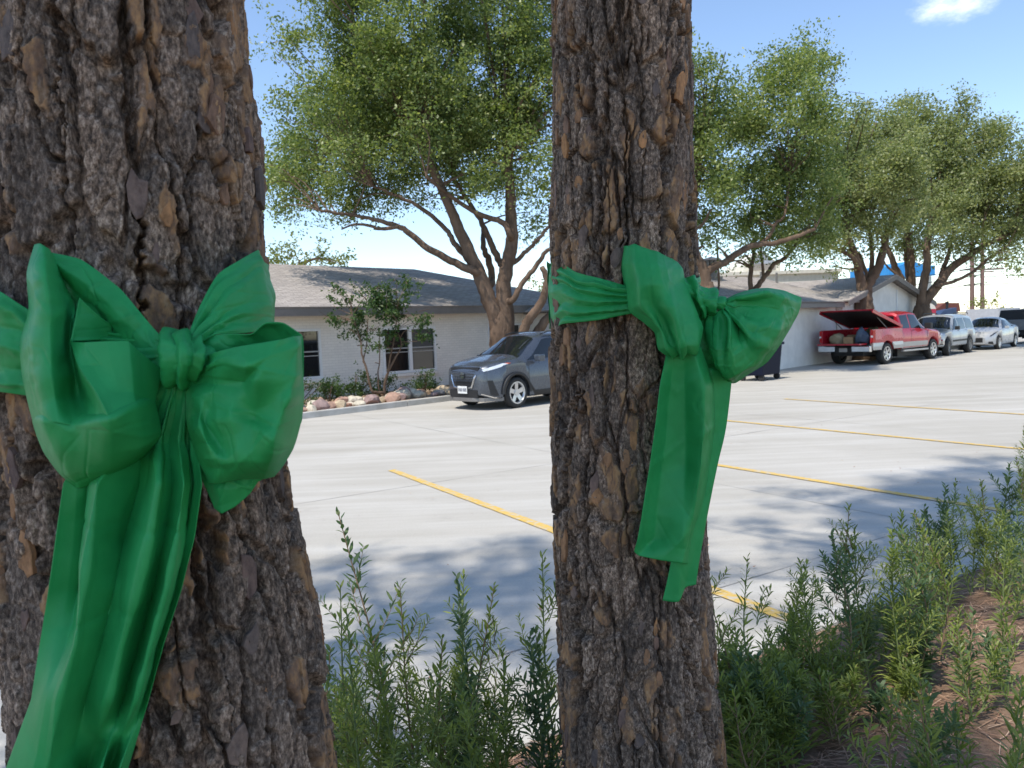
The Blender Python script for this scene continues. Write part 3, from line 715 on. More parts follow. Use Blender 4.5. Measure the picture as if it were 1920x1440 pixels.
tree('oak_tree', 'slender forked oak standing between the right bow and the roof vent',(8.28, 26.5, 0.1), [([(8.28, 26.5, -0.05),(8.29, 26.5, 2.33),(8.31, 26.5, 2.79)], 0.2, 0.18),([(8.31, 26.5, 2.7),(8.3, 26.5, 3.27),(8.43, 26.5, 3.96),(8.41, 26.5, 4.26),(8.66, 26.8, 4.71)], 0.13, 0.07),([(8.38, 26.5, 2.69),(8.66, 26.5, 3.08),(8.91, 26.5, 3.4),(9.13, 26.5, 3.66),(9.49, 26.5, 3.86),(9.84, 26.5, 4.26),(9.96, 26.5, 4.5),(10.55, 26.9, 5.01)], 0.14, 0.06),([(8.75, 26.5, 3.22),(8.73, 26.5, 3.65),(8.68, 26.5, 4.1),(8.81, 26.7, 4.51)], 0.07, 0.04)], [((8.63, 25.63, 4.39),(0.89, 0.84, 0.46)),((10.29, 27.21, 4.7),(0.94, 0.9, 0.49)),((8.51, 27.48, 4.8),(0.5, 0.47, 0.38)),((10.5, 25.68, 4.5),(0.57, 0.54, 0.39)),((9.87, 27.1, 3.96),(0.41, 0.39, 0.23)),((7.22, 26.32, 3.81),(0.26, 0.28, 0.29)),((7.8, 25.8, 3.92),(0.29, 0.27, 0.25))], 0.098, M_OAK, 40.5, 0.18, 41, 'live oaks along the buildings', twigs=1)
tree('oak_tree', 'live oak with forked trunk directly behind the red pickup truck',(14.4, 31.5, 0.1), [([(14.4, 31.5, -0.05),(14.44, 31.5, 1.61),(14.49, 31.5, 2.57),(14.49, 31.5, 2.81)], 0.52, 0.46),([(14.41, 31.5, 2.86),(14.29, 31.5, 3.59),(14.14, 31.5, 4.2),(13.94, 31.5, 4.81),(13.86, 31.5, 5.3),(13.83, 31.9, 6.43)], 0.3, 0.12),([(14.16, 31.2, 3.77),(13.8, 31.2, 4.22),(13.32, 31.2, 4.48),(12.92, 31.2, 4.58),(12.24, 30.7, 4.94)], 0.15, 0.06),([(14.61, 31.5, 2.93),(14.99, 31.5, 3.56),(15.24, 31.5, 4.2),(15.4, 31.5, 4.83),(15.63, 31.8, 5.48)], 0.32, 0.13),([(14.88, 31.8, 3.34),(14.97, 31.8, 3.99),(14.93, 31.8, 4.72),(15.1, 32.3, 5.57)], 0.16, 0.08),([(14.17, 31.5, 3.67),(13.68, 31.5, 3.73),(13.36, 31.5, 3.83)], 0.07, 0.03),([(15.03, 32.3, 3.2),(14.79, 32.3, 4.08),(14.62, 32.3, 4.46)], 0.13, 0.07)], [((13.23, 30.68, 9.34),(0.85, 0.81, 0.72)),((14.37, 32.58, 8.49),(1.36, 1.29, 1.24)),((15.68, 32.99, 9.42),(1.14, 1.09, 1.03)),((13.81, 29.68, 9.55),(0.62, 0.59, 0.51)),((14.3, 31.96, 6.64),(1.66, 1.58, 1.06)),((14.91, 29.68, 7.22),(1.23, 1.17, 1.13)),((13.03, 32.37, 5.88),(1.01, 0.96, 0.72)),((14.84, 30.82, 5.59),(1.07, 1.02, 0.68)),((14.42, 33.02, 5.58),(1.15, 1.09, 0.6)),((16.57, 33.42, 9.27),(1.04, 0.99, 0.93)),((13.25, 31.52, 7.45),(1.09, 1.04, 0.98)),((17.04, 33.49, 6.22),(0.93, 0.88, 0.7)),((12.88, 30.74, 3.77),(0.43, 0.41, 0.3)),((11.98, 29.81, 4.34),(0.54, 0.51, 0.33)),((13.92, 31.9, 4.26),(0.31, 0.29, 0.27)),((14.07, 29.63, 6.85),(1.23, 1.17, 1.03)),((12.7, 30.29, 4.67),(0.84, 0.8, 0.38)),((13.91, 31.13, 4.82),(0.86, 0.82, 0.35)),((12.08, 31.94, 5.1),(0.89, 0.84, 0.4))], 0.115, M_OAK2, 23.4, 0.22, 51, 'live oaks along the buildings', twigs=2)
tree('oak_tree', 'dark trunked oak beyond the annex gable corner',(20.08, 39.0, 0.1), [([(20.08, 39.0, -0.05),(20.14, 39.0, 1.75),(20.21, 39.0, 2.72),(20.16, 39.0, 2.92)], 0.6, 0.52),([(20.01, 39.0, 2.83),(19.76, 39.0, 3.64),(19.46, 39.0, 4.3),(19.22, 39.0, 4.96),(19.05, 39.3, 5.57)], 0.3, 0.14),([(20.31, 39.0, 2.77),(20.32, 39.0, 3.67),(20.32, 39.0, 4.67),(20.22, 39.0, 5.32),(20.11, 39.0, 5.76)], 0.34, 0.16),([(20.42, 39.5, 3.45),(20.33, 39.5, 4.46),(20.28, 39.5, 5.28)], 0.18, 0.1),([(19.56, 38.6, 3.62),(18.96, 38.6, 4.14),(18.77, 38.6, 4.45)], 0.1, 0.05)], [((19.94, 37.62, 10.92),(1.3, 1.24, 1.04)),((20.2, 37.17, 9.29),(1.55, 1.47, 1.29)),((20.61, 40.47, 10.02),(1.26, 1.2, 1.26)),((20.26, 38.26, 7.48),(1.59, 1.51, 1.19)),((22.74, 40.84, 6.99),(1.27, 1.21, 0.99)),((20.93, 40.59, 6.2),(1.13, 1.07, 0.62)),((18.8, 38.51, 5.75),(0.8, 0.76, 0.48)),((19.79, 38.84, 11.5),(0.7, 0.77, 0.81)),((21.63, 39.08, 8.35),(1.36, 1.29, 1.36)),((20.4, 39.58, 5.41),(1.1, 1.04, 0.44)),((21.39, 39.38, 5.49),(1.09, 1.04, 0.49))], 0.132, M_OAK2, 15.3, 0.26, 61, 'live oaks along the buildings', twigs=1)
tree('oak_tree', 'leaning oak with long low limb above the white parked cars',(19.24, 36.0, 0.1), [([(19.24, 36.0, -0.05),(19.24, 36.0, 1.48),(19.26, 36.0, 2.06),(19.26, 36.0, 2.34)], 0.55, 0.46),([(19.22, 36.0, 2.25),(19.31, 36.0, 3.04),(19.5, 36.0, 3.96),(19.5, 36.0, 4.74),(19.84, 36.3, 5.93)], 0.33, 0.17),([(19.4, 36.0, 2.29),(19.96, 36.0, 3.01),(20.57, 36.0, 3.77),(21.36, 36.0, 4.3),(22.06, 36.0, 4.73),(22.99, 36.0, 5.15),(24.21, 36.5, 5.54)], 0.36, 0.1),([(19.88, 35.6, 3.04),(20.66, 35.6, 3.24),(21.49, 35.6, 3.66),(22.09, 35.6, 4.18),(22.62, 35.0, 4.69)], 0.13, 0.05),([(20.33, 36.4, 3.25),(20.52, 36.4, 3.95),(20.71, 36.4, 4.45),(21.37, 37.0, 5.71)], 0.2, 0.09),([(21.36, 36.0, 4.3),(21.73, 36.0, 4.93),(22.06, 36.0, 5.46)], 0.12, 0.05)], [((21.68, 36.26, 10.85),(0.65, 0.81, 0.85)),((21.1, 36.53, 10.09),(1.27, 1.2, 1.01)),((23.07, 37.94, 10.12),(1.18, 1.12, 1.05)),((23.02, 36.03, 9.29),(0.85, 0.95, 1.0)),((20.86, 35.7, 8.22),(1.73, 1.65, 1.36)),((23.37, 36.97, 7.88),(1.41, 1.34, 1.41)),((23.22, 34.85, 7.48),(1.09, 1.38, 1.45)),((20.04, 35.12, 6.48),(1.34, 1.27, 0.97)),((23.31, 38.1, 6.56),(1.59, 1.51, 1.11)),((23.57, 36.09, 6.0),(1.38, 1.31, 1.05)),((24.89, 36.21, 5.72),(1.0, 1.19, 1.26)),((18.85, 33.85, 5.17),(0.94, 0.89, 0.56)),((21.19, 35.63, 5.06),(1.11, 1.06, 0.64)),((23.24, 36.35, 4.81),(1.01, 0.96, 0.55)),((22.25, 33.89, 4.12),(0.52, 0.49, 0.42)),((21.33, 36.51, 11.54),(0.35, 0.43, 0.46)),((22.87, 36.58, 10.52),(0.46, 0.53, 0.56)),((23.63, 34.06, 8.23),(1.18, 1.35, 1.42)),((26.13, 36.56, 6.21),(1.27, 1.45, 1.52)),((21.94, 35.85, 4.44),(0.9, 0.85, 0.35)),((20.74, 36.79, 4.76),(0.77, 0.73, 0.31)),((23.46, 35.35, 3.73),(0.59, 0.56, 0.34))], 0.127, M_OAK2, 17.1, 0.25, 71, 'live oaks along the buildings', twigs=2)
tree('crape_myrtle', 'small multi stemmed shrub tree between the two white framed windows',(-3.25, 19.6, 0.1), [([(-3.25, 19.6, -0.05),(-3.26, 19.6, 0.38),(-3.16, 19.6, 0.79),(-2.93, 19.6, 1.2),(-2.78, 19.6, 1.48),(-2.89, 19.6, 2.01)], 0.045, 0.02),([(-3.51, 19.4, 0.34),(-3.57, 19.4, 0.45),(-3.65, 19.4, 0.9),(-3.75, 19.4, 1.32),(-3.77, 19.4, 1.64),(-3.94, 19.4, 2.31)], 0.05, 0.02),([(-3.42, 19.8, 0.29),(-3.44, 19.8, 0.79),(-3.38, 19.8, 1.12),(-3.34, 19.8, 1.88)], 0.03, 0.015),([(-3.16, 19.6, 0.79),(-3.05, 19.6, 1.28),(-2.95, 19.6, 1.65),(-2.84, 19.6, 2.27)], 0.03, 0.015),([(-3.76, 19.6, 1.15),(-3.66, 19.6, 1.51),(-3.59, 19.6, 2.16)], 0.03, 0.012)], [((-4.28, 19.74, 2.53),(0.38, 0.36, 0.36)),((-3.86, 19.77, 2.18),(0.49, 0.47, 0.44)),((-3.37, 19.27, 2.62),(0.59, 0.56, 0.48)),((-2.9, 19.29, 2.66),(0.54, 0.51, 0.48)),((-2.65, 19.72, 2.26),(0.49, 0.47, 0.47)),((-2.42, 19.92, 1.85),(0.36, 0.34, 0.3)),((-3.16, 19.43, 2.01),(0.48, 0.46, 0.35)),((-4.07, 19.57, 1.91),(0.27, 0.26, 0.19)),((-3.63, 19.66, 1.62),(0.25, 0.23, 0.16)),((-2.59, 19.47, 2.86),(0.32, 0.31, 0.27)),((-2.09, 19.5, 2.1),(0.3, 0.28, 0.11)),((-4.24, 19.47, 2.19),(0.32, 0.31, 0.11)),((-4.36, 19.51, 2.93),(0.27, 0.26, 0.14)),((-3.02, 19.67, 1.6),(0.3, 0.29, 0.19)),((-3.31, 19.46, 1.34),(0.13, 0.23, 0.24)),((-2.18, 19.51, 1.68),(0.19, 0.18, 0.08)),((-2.75, 19.79, 3.15),(0.22, 0.21, 0.16)),((-3.48, 19.27, 3.02),(0.29, 0.28, 0.21))], 0.083, M_SHRUB, 35.2, 0.09, 81, None, twigs=1)
tree('far_tree', 'pale leafy treetop showing above the left end of the house roof',(-10.91, 40.0, 0.0), [([(-10.91, 40.0, -0.05),(-10.78, 40.0, 4.93),(-10.73, 40.0, 5.75)], 0.2, 0.1)], [((-12.14, 40.14, 5.87),(0.84, 0.79, 0.45)),((-11.26, 40.47, 6.09),(0.84, 0.8, 0.56)),((-10.07, 39.62, 5.85),(0.71, 0.68, 0.44)),((-9.23, 39.44, 5.64),(0.77, 0.73, 0.44)),((-8.67, 40.61, 5.61),(0.51, 0.48, 0.28)),((-11.37, 39.48, 6.26),(0.38, 0.36, 0.33)),((-8.92, 39.38, 5.94),(0.38, 0.36, 0.27))], 0.176, M_PALE, 4.84, 0.26, 91, None, twigs=2)
tree('far_tree', 'pale green treetop seen behind the big oak fork beyond the roof',(1.86, 45.0, 0.0), [([(1.86, 45.0, -0.05),(1.91, 45.0, 3.53)], 0.2, 0.1)], [((1.92, 44.94, 3.99),(0.56, 0.53, 0.5)),((1.45, 45.2, 3.56),(0.56, 0.54, 0.38)),((2.36, 44.6, 3.65),(0.49, 0.47, 0.49))], 0.176, M_PALE, 4.84, 0.26, 93, None, twigs=1)
tree('far_tree', 'small pale green tree standing behind the metal trailer',(38.81, 62.0, 0.0), [([(38.81, 62.0, -0.05),(38.81, 62.0, 1.69)], 0.2, 0.1)], [((38.05, 61.82, 1.59),(0.6, 0.57, 0.34)),((38.79, 61.83, 1.99),(0.69, 0.65, 0.6)),((39.88, 62.33, 1.62),(0.61, 0.57, 0.39)),((38.68, 61.94, 2.34),(0.34, 0.33, 0.26))], 0.22, M_PALE, 4.4, 0.3, 95, None, twigs=1)

# ------------------------------------------------------------ rocks and low shrubs along the house kerb
def rock_mesh(seed, s):
    bm = bmesh.new(); bmesh.ops.create_icosphere(bm, subdivisions=2, radius=1.0)
    r = np.random.default_rng(seed)
    pl = r.normal(size=(9, 3)); pl /= np.linalg.norm(pl, axis=1)[:, None]; d = 0.62+0.33*r.random(9)
    for v in bm.verts:
        p = np.array(v.co)
        for n_, k in zip(pl, d):
            q = p@n_
            if q > k: p = p-(q-k)*n_
        v.co = Vector(p*np.array(s))
    me = bpy.data.meshes.new('rock'); bm.to_mesh(me); bm.free(); return me
def stone_mat(name, c): return plain(name, c, 0.9, scale=9, var=0.3, bump=0.4)
M_ROCKS = [stone_mat('rock_tan', (0.46, 0.36, 0.24)), stone_mat('rock_pink', (0.42, 0.26, 0.19)), stone_mat('rock_grey', (0.33, 0.30, 0.27)), stone_mat('rock_cream', (0.55, 0.49, 0.38)), stone_mat('rock_mauve', (0.30, 0.21, 0.19))]
rn = ['tan', 'pinkish', 'grey', 'cream', 'mauve brown']
for k in range(74):
    tt_ = -3.5 + 9.5*((k*0.618) % 1.0); s_ = -0.32 - 1.15*random.random()**1.3
    sz = random.uniform(0.09, 0.22)*(1.25 if s_ < -0.7 else 1)
    me = rock_mesh(k, (sz*random.uniform(0.9, 1.5), sz, sz*random.uniform(0.6, 0.95)))
    for p in me.polygons: p.use_smooth = False
    ci = random.choice((0, 0, 1, 1, 2, 3, 3, 4))
    o = link('rock', me, M_ROCKS[ci], None, kerb_pt(tt_, s_, 0.11+sz*0.35))
    o.rotation_euler = (0, 0, random.uniform(0, 6))
    tag(o, rn[ci] + ' rough rock in the border between kerb and low shrubs', 'rock', rn[ci] + ' rocks edging the house bed')

shr = [(-1.9, -2.05, 0.55, 'low shrub with dark rounded head nearest the left window'), (-0.95, -2.2, 0.62, 'upright small shrub second from the left below the house wall'),
       (0.25, -1.7, 0.42, 'low dark shrub at the foot of the slanting thin stems'), (1.0, -1.9, 0.60, 'leafy shrub around the base of the forked stems'),
       (1.9, -1.8, 0.60, 'dark clipped shrub under the double window'), (2.75, -1.95, 0.66, 'dark spreading shrub right of the double window centre'),
       (3.7, -2.0, 0.45, 'small dark shrub halfway from window to grey car'), (4.9, -1.7, 0.50, 'wispy grassy shrub just ahead of the grey car'), (-2.9, -1.4, 0.34, 'flat ground hugging shrub beside the left bow edge'), (0.6, -1.1, 0.36, 'small glossy shrub just behind the rocks at mid bed')]
for k, (tt_, s_, h, lb) in enumerate(shr):
    base = Vector(kerb_pt(tt_, s_, 0.12)); root = empty('low_shrub', base); tag(root, lb, 'shrub', 'low shrubs along the house wall')
    r = np.random.default_rng(400+k); st = MB()
    ells = []
    for q in range(5):
        e = np.array([r.normal()*0.22, r.normal()*0.22, h*(0.65+0.35*r.random())])
        st.tube(smooth_path([(0, 0, -0.05), tuple(e*0.5+r.normal(size=3)*0.04), tuple(e)], 3), [0.012]*6+[0.006], 5)
        ells.append((e, (0.20, 0.20, 0.13)))
    if k not in (0, 1): ells += [((r.normal()*0.25, r.normal()*0.25, h*0.35), (0.30, 0.30, 0.18)) for _ in range(3)]
    st.build('stems', M_OBARK, root)
    P = clump_points(ells, 420, 0.05, 500+k, 12); V, F = leaves(P, 0.06, 0.5, k, 0.5)
    tag(link('foliage', mesh_np('foliage', V, F), M_SHRUB, root), kind='stuff')

# ------------------------------------------------------------ vehicles
def interp(tab, x):
    return float(np.interp(x, [p[0] for p in tab], [p[1] for p in tab]))

class Car:
    """lofted body. local x forward, y left, z up, origin midway between the axles on the ground"""
    def __init__(s, root, x0, x1, top, belt, width, sill, roofk, axles, wr, arch, pm):
        s.root, s.x0, s.x1, s.top, s.belt, s.width, s.sill, s.roofk, s.axles, s.wr, s.arch, s.pm = root, x0, x1, top, belt, width, sill, roofk, axles, wr, arch, pm
        s.body()
    def zb(s, x):
        z = interp(s.sill, x)
        for a in s.axles:
            d = abs(x-a)
            if d < s.arch: z = max(z, s.wr*0.98 + math.sqrt(s.arch**2-d*d))
        return z
    def ring(s, x):
        zb, hb, ht, w = s.zb(x), interp(s.belt, x), interp(s.top, x), interp(s.width, x)
        hb = min(hb, ht-0.015); zb = min(zb, hb-0.12)
        g = min(1, max(0, (ht-hb)/0.38)); wr = w*(0.90-g*(0.90-s.roofk))
        hm = zb+0.45*(hb-zb)
        rr = min(0.09, (ht-hb)*0.4)
        return [(0, zb), (w*0.93, zb), (w*0.985, zb+0.04), (w, hm), (w*0.99, hb-0.10*(hb-zb)), (w*0.945, hb),
                (w*0.945*0.5+wr*0.5+0.012*g, (hb+ht-rr)/2), (wr, ht-rr), (wr*0.82, ht-rr*0.25), (wr*0.4, ht+0.012), (0, ht+0.018)]
    def pt(s, x, k):
        r_ = s.ring(x); i = min(int(k), len(r_)-2); t_ = k-i
        return np.array([x, r_[i][0]*(1-t_)+r_[i+1][0]*t_, r_[i][1]*(1-t_)+r_[i+1][1]*t_])
    def body(s):
        xs = set(np.linspace(s.x0, s.x1, 46).round(4))
        for a in s.axles:
            for q in (-1.002, -1, -0.97, -0.9, -0.78, -0.6, -0.4, -0.2, 0, 0.2, 0.4, 0.6, 0.78, 0.9, 0.97, 1, 1.002): xs.add(round(a+q*s.arch, 4))
        for tb in (s.top, s.belt, s.width):
            for p in tb: xs.add(round(p[0], 4))
        xs = sorted(x for x in xs if s.x0 <= x <= s.x1)
        v, f = [], []
        for x in xs:
            rg = s.ring(x)
            full = [(y, z) for y, z in rg] + [(-y, z) for y, z in rg[-2:0:-1]]
            v += [(x, y, z) for y, z in full]
        n = len(full)
        for i in range(len(xs)-1):
            for k in range(n):
                k2 = (k+1) % n
                f.append((i*n+k, i*n+k2, (i+1)*n+k2, (i+1)*n+k))
        f.append(tuple(range(n))); f.append(tuple(range((len(xs)-1)*n+n-1, (len(xs)-1)*n-1, -1)))
        me = mesh_py('body', v, f, True)
        bm = bmesh.new(); bm.from_mesh(me); bmesh.ops.recalc_face_normals(bm, faces=bm.faces); bm.to_mesh(me); bm.free()
        me.set_sharp_from_angle(angle=R(38))
        s.bodyo = link('body', me, s.pm, s.root)
        w = max(p[1] for p in s.width)
        MB().box(s.x0+0.25, s.x1-0.25, -w*0.66, w*0.66, 0.20, 0.55).build('underbody', M_BLACKP, s.root)
    def patch(s, name, corners, m, side=1, off=0.006, nu=8, nv=3, both=False, parent=None):
        """corners: (x,k) at bottom-rear, bottom-front, top-front, top-rear"""
        a, b, c, d = [np.array(q, float) for q in corners]
        V, F = [], []
        G = {}
        for j in range(nv+1):
            for i in range(nu+1):
                u, w_ = i/nu, j/nv
                q = (a*(1-u)+b*u)*(1-w_)+(d*(1-u)+c*u)*w_
                p = s.pt(q[0], q[1]); e = 1e-2
                n_ = np.cross(s.pt(q[0]+e, q[1])-s.pt(q[0]-e, q[1]), s.pt(q[0], min(q[1]+0.05, 9.99))-s.pt(q[0], q[1]-0.05))
                n_ /= (np.linalg.norm(n_)+1e-9)
                if n_[1] < -0.2 or (abs(n_[1]) <= 0.2 and n_[2] < 0): n_ = -n_
                p = p+n_*off
                G[i, j] = len(V); V.append((p[0], p[1]*side, p[2]))
        for j in range(nv):
            for i in range(nu): F.append((G[i, j], G[i+1, j], G[i+1, j+1], G[i, j+1]))
        return link(name, mesh_py(name, V, F, True), m, parent or s.root)
    def screen(s, name, xa, xb, k0, m, off=0.008, ka=None):
        """a pane across the car between stations xa and xb, from ring index k0 over the centre"""
        V, F = [], []; nu, nv = 6, 10
        for i in range(nu+1):
            x = xa+(xb-xa)*i/nu; kk = k0 if ka is None else ka+(k0-ka)*i/nu
            for j in range(nv+1):
                q = j/nv; k = kk+(9.999-kk)*(1-abs(2*q-1)); p = s.pt(x, k)
                e = 0.02; dx = s.pt(x+e, 9.9)-s.pt(x-e, 9.9); n_ = np.array([-dx[2], 0, dx[0]]); n_ /= np.linalg.norm(n_)
                V.append((p[0]+n_[0]*off, p[1]*(1 if q <= 0.5 else -1), p[2]+n_[2]*off))
        for i in range(nu):
            for j in range(nv): F.append((i*(nv+1)+j, i*(nv+1)+j+1, (i+1)*(nv+1)+j+1, (i+1)*(nv+1)+j))
        return link(name, mesh_py(name, V, F, True), m, s.root)
    def wheels(s, width, rimr, spokes=5, hw=0.21, steer=0.0, rimm=None, track=None):
        for ai, a in enumerate(s.axles):
            for sd_ in (1, -1):
                wheel(s.root, (a, sd_*(track or width), s.wr), s.wr, rimr, hw, sd_, spokes, steer if ai == len(s.axles)-1 else 0, rimm or M_ALLOY)

def wheel(root, loc, r, rr, w, side, spokes, steer, rimm):
    prof = [(rr, -w/2+0.01), (rr+0.03, -w/2), (r-0.035, -w/2), (r-0.008, -w/2+0.025), (r, -w/2+0.06), (r, w/2-0.06), (r-0.008, w/2-0.025), (r-0.035, w/2), (rr+0.03, w/2), (rr, w/2-0.01)]
    n = 36; v, f = [], []
    for k in range(n):
        a = 2*math.pi*k/n
        for q, y in prof: v.append((q*math.cos(a), y, q*math.sin(a)))
    m_ = len(prof)
    for k in range(n):
        for j in range(m_-1):
            k2 = (k+1) % n; f.append((k*m_+j, k*m_+j+1, k2*m_+j+1, k2*m_+j))
    tyre = link('wheel', mesh_py('wheel', v, f, True), M_RUBBER, root, loc)
    tyre.rotation_euler = (0, 0, (0 if side > 0 else math.pi)+steer)
    mb = MB(); yo = w/2-0.025
    v, f = [], []                                     # rim barrel and lip
    pr = [(rr+0.006, yo+0.02), (rr-0.02, yo+0.02), (rr-0.035, yo-0.01), (rr-0.04, -w/2+0.02)]
    for k in range(n):
        a = 2*math.pi*k/n
        for q, y in pr: v.append((q*math.cos(a), y, q*math.sin(a)))
    for k in range(n):
        for j in range(3):
            k2 = (k+1) % n; f.append((k*4+j, k*4+j+1, k2*4+j+1, k2*4+j))
    mb.add(v, f)
    for k in range(spokes):
        a = 2*math.pi*k/spokes+0.3; ca, sa = math.cos(a), math.sin(a)
        poly = [(0.02, -0.045), (rr-0.02, -0.032 if spokes > 5 else -0.05), (rr-0.02, 0.032 if spokes > 5 else 0.05), (0.02, 0.045)]
        mb.prism(poly, lambda p: (p[0]*ca-p[1]*sa, yo-0.035, p[0]*sa+p[1]*ca), lambda p: (p[0]*ca-p[1]*sa, yo+0.006-0.02*(p[0] < 0.05), p[0]*sa+p[1]*ca))
    rim = mb.build('rim', rimm, tyre)
    MB().tube([(0, yo-0.04, 0), (0, yo+0.004, 0)], 0.065, 14).build('hub_cap', rimm, rim)
    MB().tube([(0, -w/2+0.03, 0), (0, -w/2+0.04, 0)], rr-0.04, 24).build('brake_disc', M_BLACKP, tyre)
    return tyre

def rot_to(d): return math.atan2(d[1], d[0])

# grey crossover under the oak
gd = (-0.73, -0.683)
g_rz = rot_to(gd); lf = Vector((gd[1], -gd[0]))*-1       # left side of the car (faces the camera)
wb = 2.62
fn = Vector((0.06, 17.35)); axc = fn - Vector((gd[0], gd[1]))*(wb/2) - Vector((-gd[1], gd[0]))*0.78
gcar = empty('parked_car', (axc.x, axc.y, 0), g_rz)
gcar.scale = (1, 1, 1.05)
tag(gcar, 'dark grey compact crossover parked under the big oak', 'car')
P_GREY = paint('gunmetal_paint', (0.085, 0.097, 0.118), 0.5, 0.28)
car = Car(gcar, -2.08, 2.16,
          [(-2.08, 0.98), (-1.95, 1.30), (-1.55, 1.53), (-0.8, 1.60), (0.1, 1.60), (0.42, 1.54), (1.18, 1.14), (1.45, 1.10), (1.9, 1.02), (2.08, 0.94), (2.16, 0.80)],
          [(-2.08, 0.90), (-1.9, 1.06), (-1.0, 1.02), (0.6, 1.0), (1.2, 1.0), (1.7, 0.97), (2.08, 0.87), (2.16, 0.74)],
          [(-2.08, 0.66), (-1.9, 0.80), (-1.5, 0.865), (0, 0.875), (1.3, 0.87), (1.75, 0.82), (2.0, 0.70), (2.12, 0.58), (2.16, 0.50)],
          [(-2.08, 0.42), (-1.9, 0.26), (-1, 0.22), (1, 0.22), (1.9, 0.24), (2.16, 0.34)], 0.70, (-1.31, 1.31), 0.335, 0.395, P_GREY)
for sd_ in (1, -1):
    car.patch('side_window', [(-0.28, 5.15), (0.93, 5.15), (0.26, 6.85), (-0.22, 6.85)], M_GLASS, sd_)
    car.patch('side_window', [(-1.32, 5.15), (-0.36, 5.15), (-0.30, 6.85), (-1.15, 6.8)], M_GLASS, sd_)
    car.patch('arch_trim', [(-1.0, 1.3), (1.0, 1.3), (1.0, 2.3), (-1.0, 2.3)], M_BLACKP, sd_, 0.012)
    hl = car.patch('headlight', [(1.52, 4.25), (2.08, 4.2), (2.09, 5.1), (1.62, 5.05)], M_LAMP, sd_, 0.010)
    car.patch('turn_lamp', [(1.44, 4.5), (1.53, 4.4), (1.62, 5.0), (1.52, 5.0)], M_AMBER, sd_, 0.011)
    car.patch('fog_recess', [(1.80, 2.1), (1.98, 2.1), (2.03, 3.3), (1.93, 3.3)], M_BLACKP, sd_, 0.008)
    car.patch('bumper_trim', [(1.80, 1.6), (2.13, 1.6), (2.12, 2.0), (1.86, 2.0)], M_CHROME, sd_, 0.012)
    car.patch('tail_light', [(-2.02, 4.3), (-1.78, 4.3), (-1.82, 5.2), (-2.0, 5.2)], M_REDL, sd_, 0.010)
    mm = MB().box(0.62, 0.80, sd_*0.92, sd_*1.10, 0.98, 1.13).build('mirror', P_GREY, gcar, bevel=0.03)
    MB().tube([(-1.4, sd_*0.60, 1.56), (-1.0, sd_*0.615, 1.61), (0.0, sd_*0.615, 1.62), (0.25, sd_*0.60, 1.57)], 0.016, 8).build('roof_rail', M_BLACKP, gcar)
    for xx in (-0.36, 0.92):
        car.patch('door_seam', [(xx, 2.4), (xx+0.012, 2.4), (xx+0.012, 5.0), (xx, 5.0)], M_BLACKP, sd_, 0.003, 1, 6)
    for xx in (-0.2, -1.15): car.patch('door_handle', [(xx, 4.35), (xx+0.2, 4.35), (xx+0.2, 4.55), (xx, 4.55)], P_GREY, sd_, 0.025, 3, 1)
# arch cladding rings
for a in car.axles:
    for sd_ in (1, -1):
        v, f = [], []
        for k in range(17):
            th = math.pi*k/16; c_, s_ = math.cos(th), math.sin(th)
            for rr, yy in ((0.393, 0.84), (0.393, 0.888), (0.455, 0.884), (0.455, 0.84)):
                v.append((a+rr*c_, sd_*yy, 0.328+rr*s_))
        for k in range(16):
            for j in range(4): f.append((k*4+j, k*4+(j+1) % 4, (k+1)*4+(j+1) % 4, (k+1)*4+j))
        link('arch_cladding', mesh_py('arch_cladding', v, f, True), M_BLACKP, gcar)
car.screen('windscreen', 1.16, 0.46, 7.3, M_GLASS, 0.008, 6.6)
car.screen('rear_screen', -1.92, -1.60, 7.0, M_GLASS)
car.wheels(0.765, 0.235, 5, 0.21, 0.0)
# V-shaped grille, emblem, plate, lower lip
gx = 2.165
MB().prism([(-0.50, 0.92), (-0.30, 0.50), (0.30, 0.50), (0.50, 0.92)], lambda p: (gx-0.10, p[0], p[1]), lambda p: (gx+0.012-0.05*max(0, p[1]-0.68)/0.2, p[0], p[1])).build('grille', M_BLACKP, gcar)
for k in range(6):
    z_ = 0.55+k*0.055; h_ = 0.26+(z_-0.51)*0.5
    MB().box(gx-0.04, gx+0.020-0.012*max(0, k-2), -h_+0.02, h_-0.02, z_, z_+0.010).build('grille_bar', M_BLACKP, gcar)
for sd_ in (1, -1):
    MB().tube([(gx-0.10, sd_*0.51, 0.92), (gx+0.008, sd_*0.39, 0.69), (gx+0.018, sd_*0.30, 0.495), (gx+0.017, sd_*0.18, 0.48)], [0.018, 0.022, 0.022, 0.014], 8).build('grille_trim', M_CHROME, gcar)
em = MB().tube([(gx+0.016, 0, 0.75), (gx+0.028, 0, 0.75)], 0.068, 20).build('emblem', M_CHROME, gcar)
MB().box(gx+0.0285, gx+0.034, -0.08, 0.08, 0.738, 0.762).build('emblem_bar', M_BLACKP, em)
pl_ = MB().box(gx+0.03, gx+0.04, -0.16, 0.16, 0.36, 0.52).build('number_plate', M_PLATE, gcar)
for k, yy in enumerate((-0.12, -0.075, -0.03, 0.03, 0.075, 0.12)):
    MB().box(gx+0.0402, gx+0.042, yy-0.014, yy+0.014, 0.405, 0.475).build('plate_mark', M_DKTXT, pl_)
MB().prism([(gx-0.5, 0.80), (gx-0.08, 0.60), (gx+0.03, 0.3), (gx+0.03, -0.3), (gx-0.08, -0.60), (gx-0.5, -0.80), (gx-0.5, -0.7), (gx-0.2, 0), (gx-0.5, 0.7)], lambda p: (p[0], p[1], 0.19), lambda p: (p[0], p[1], 0.27)).build('lower_lip', M_METAL, gcar, bevel=0.01)
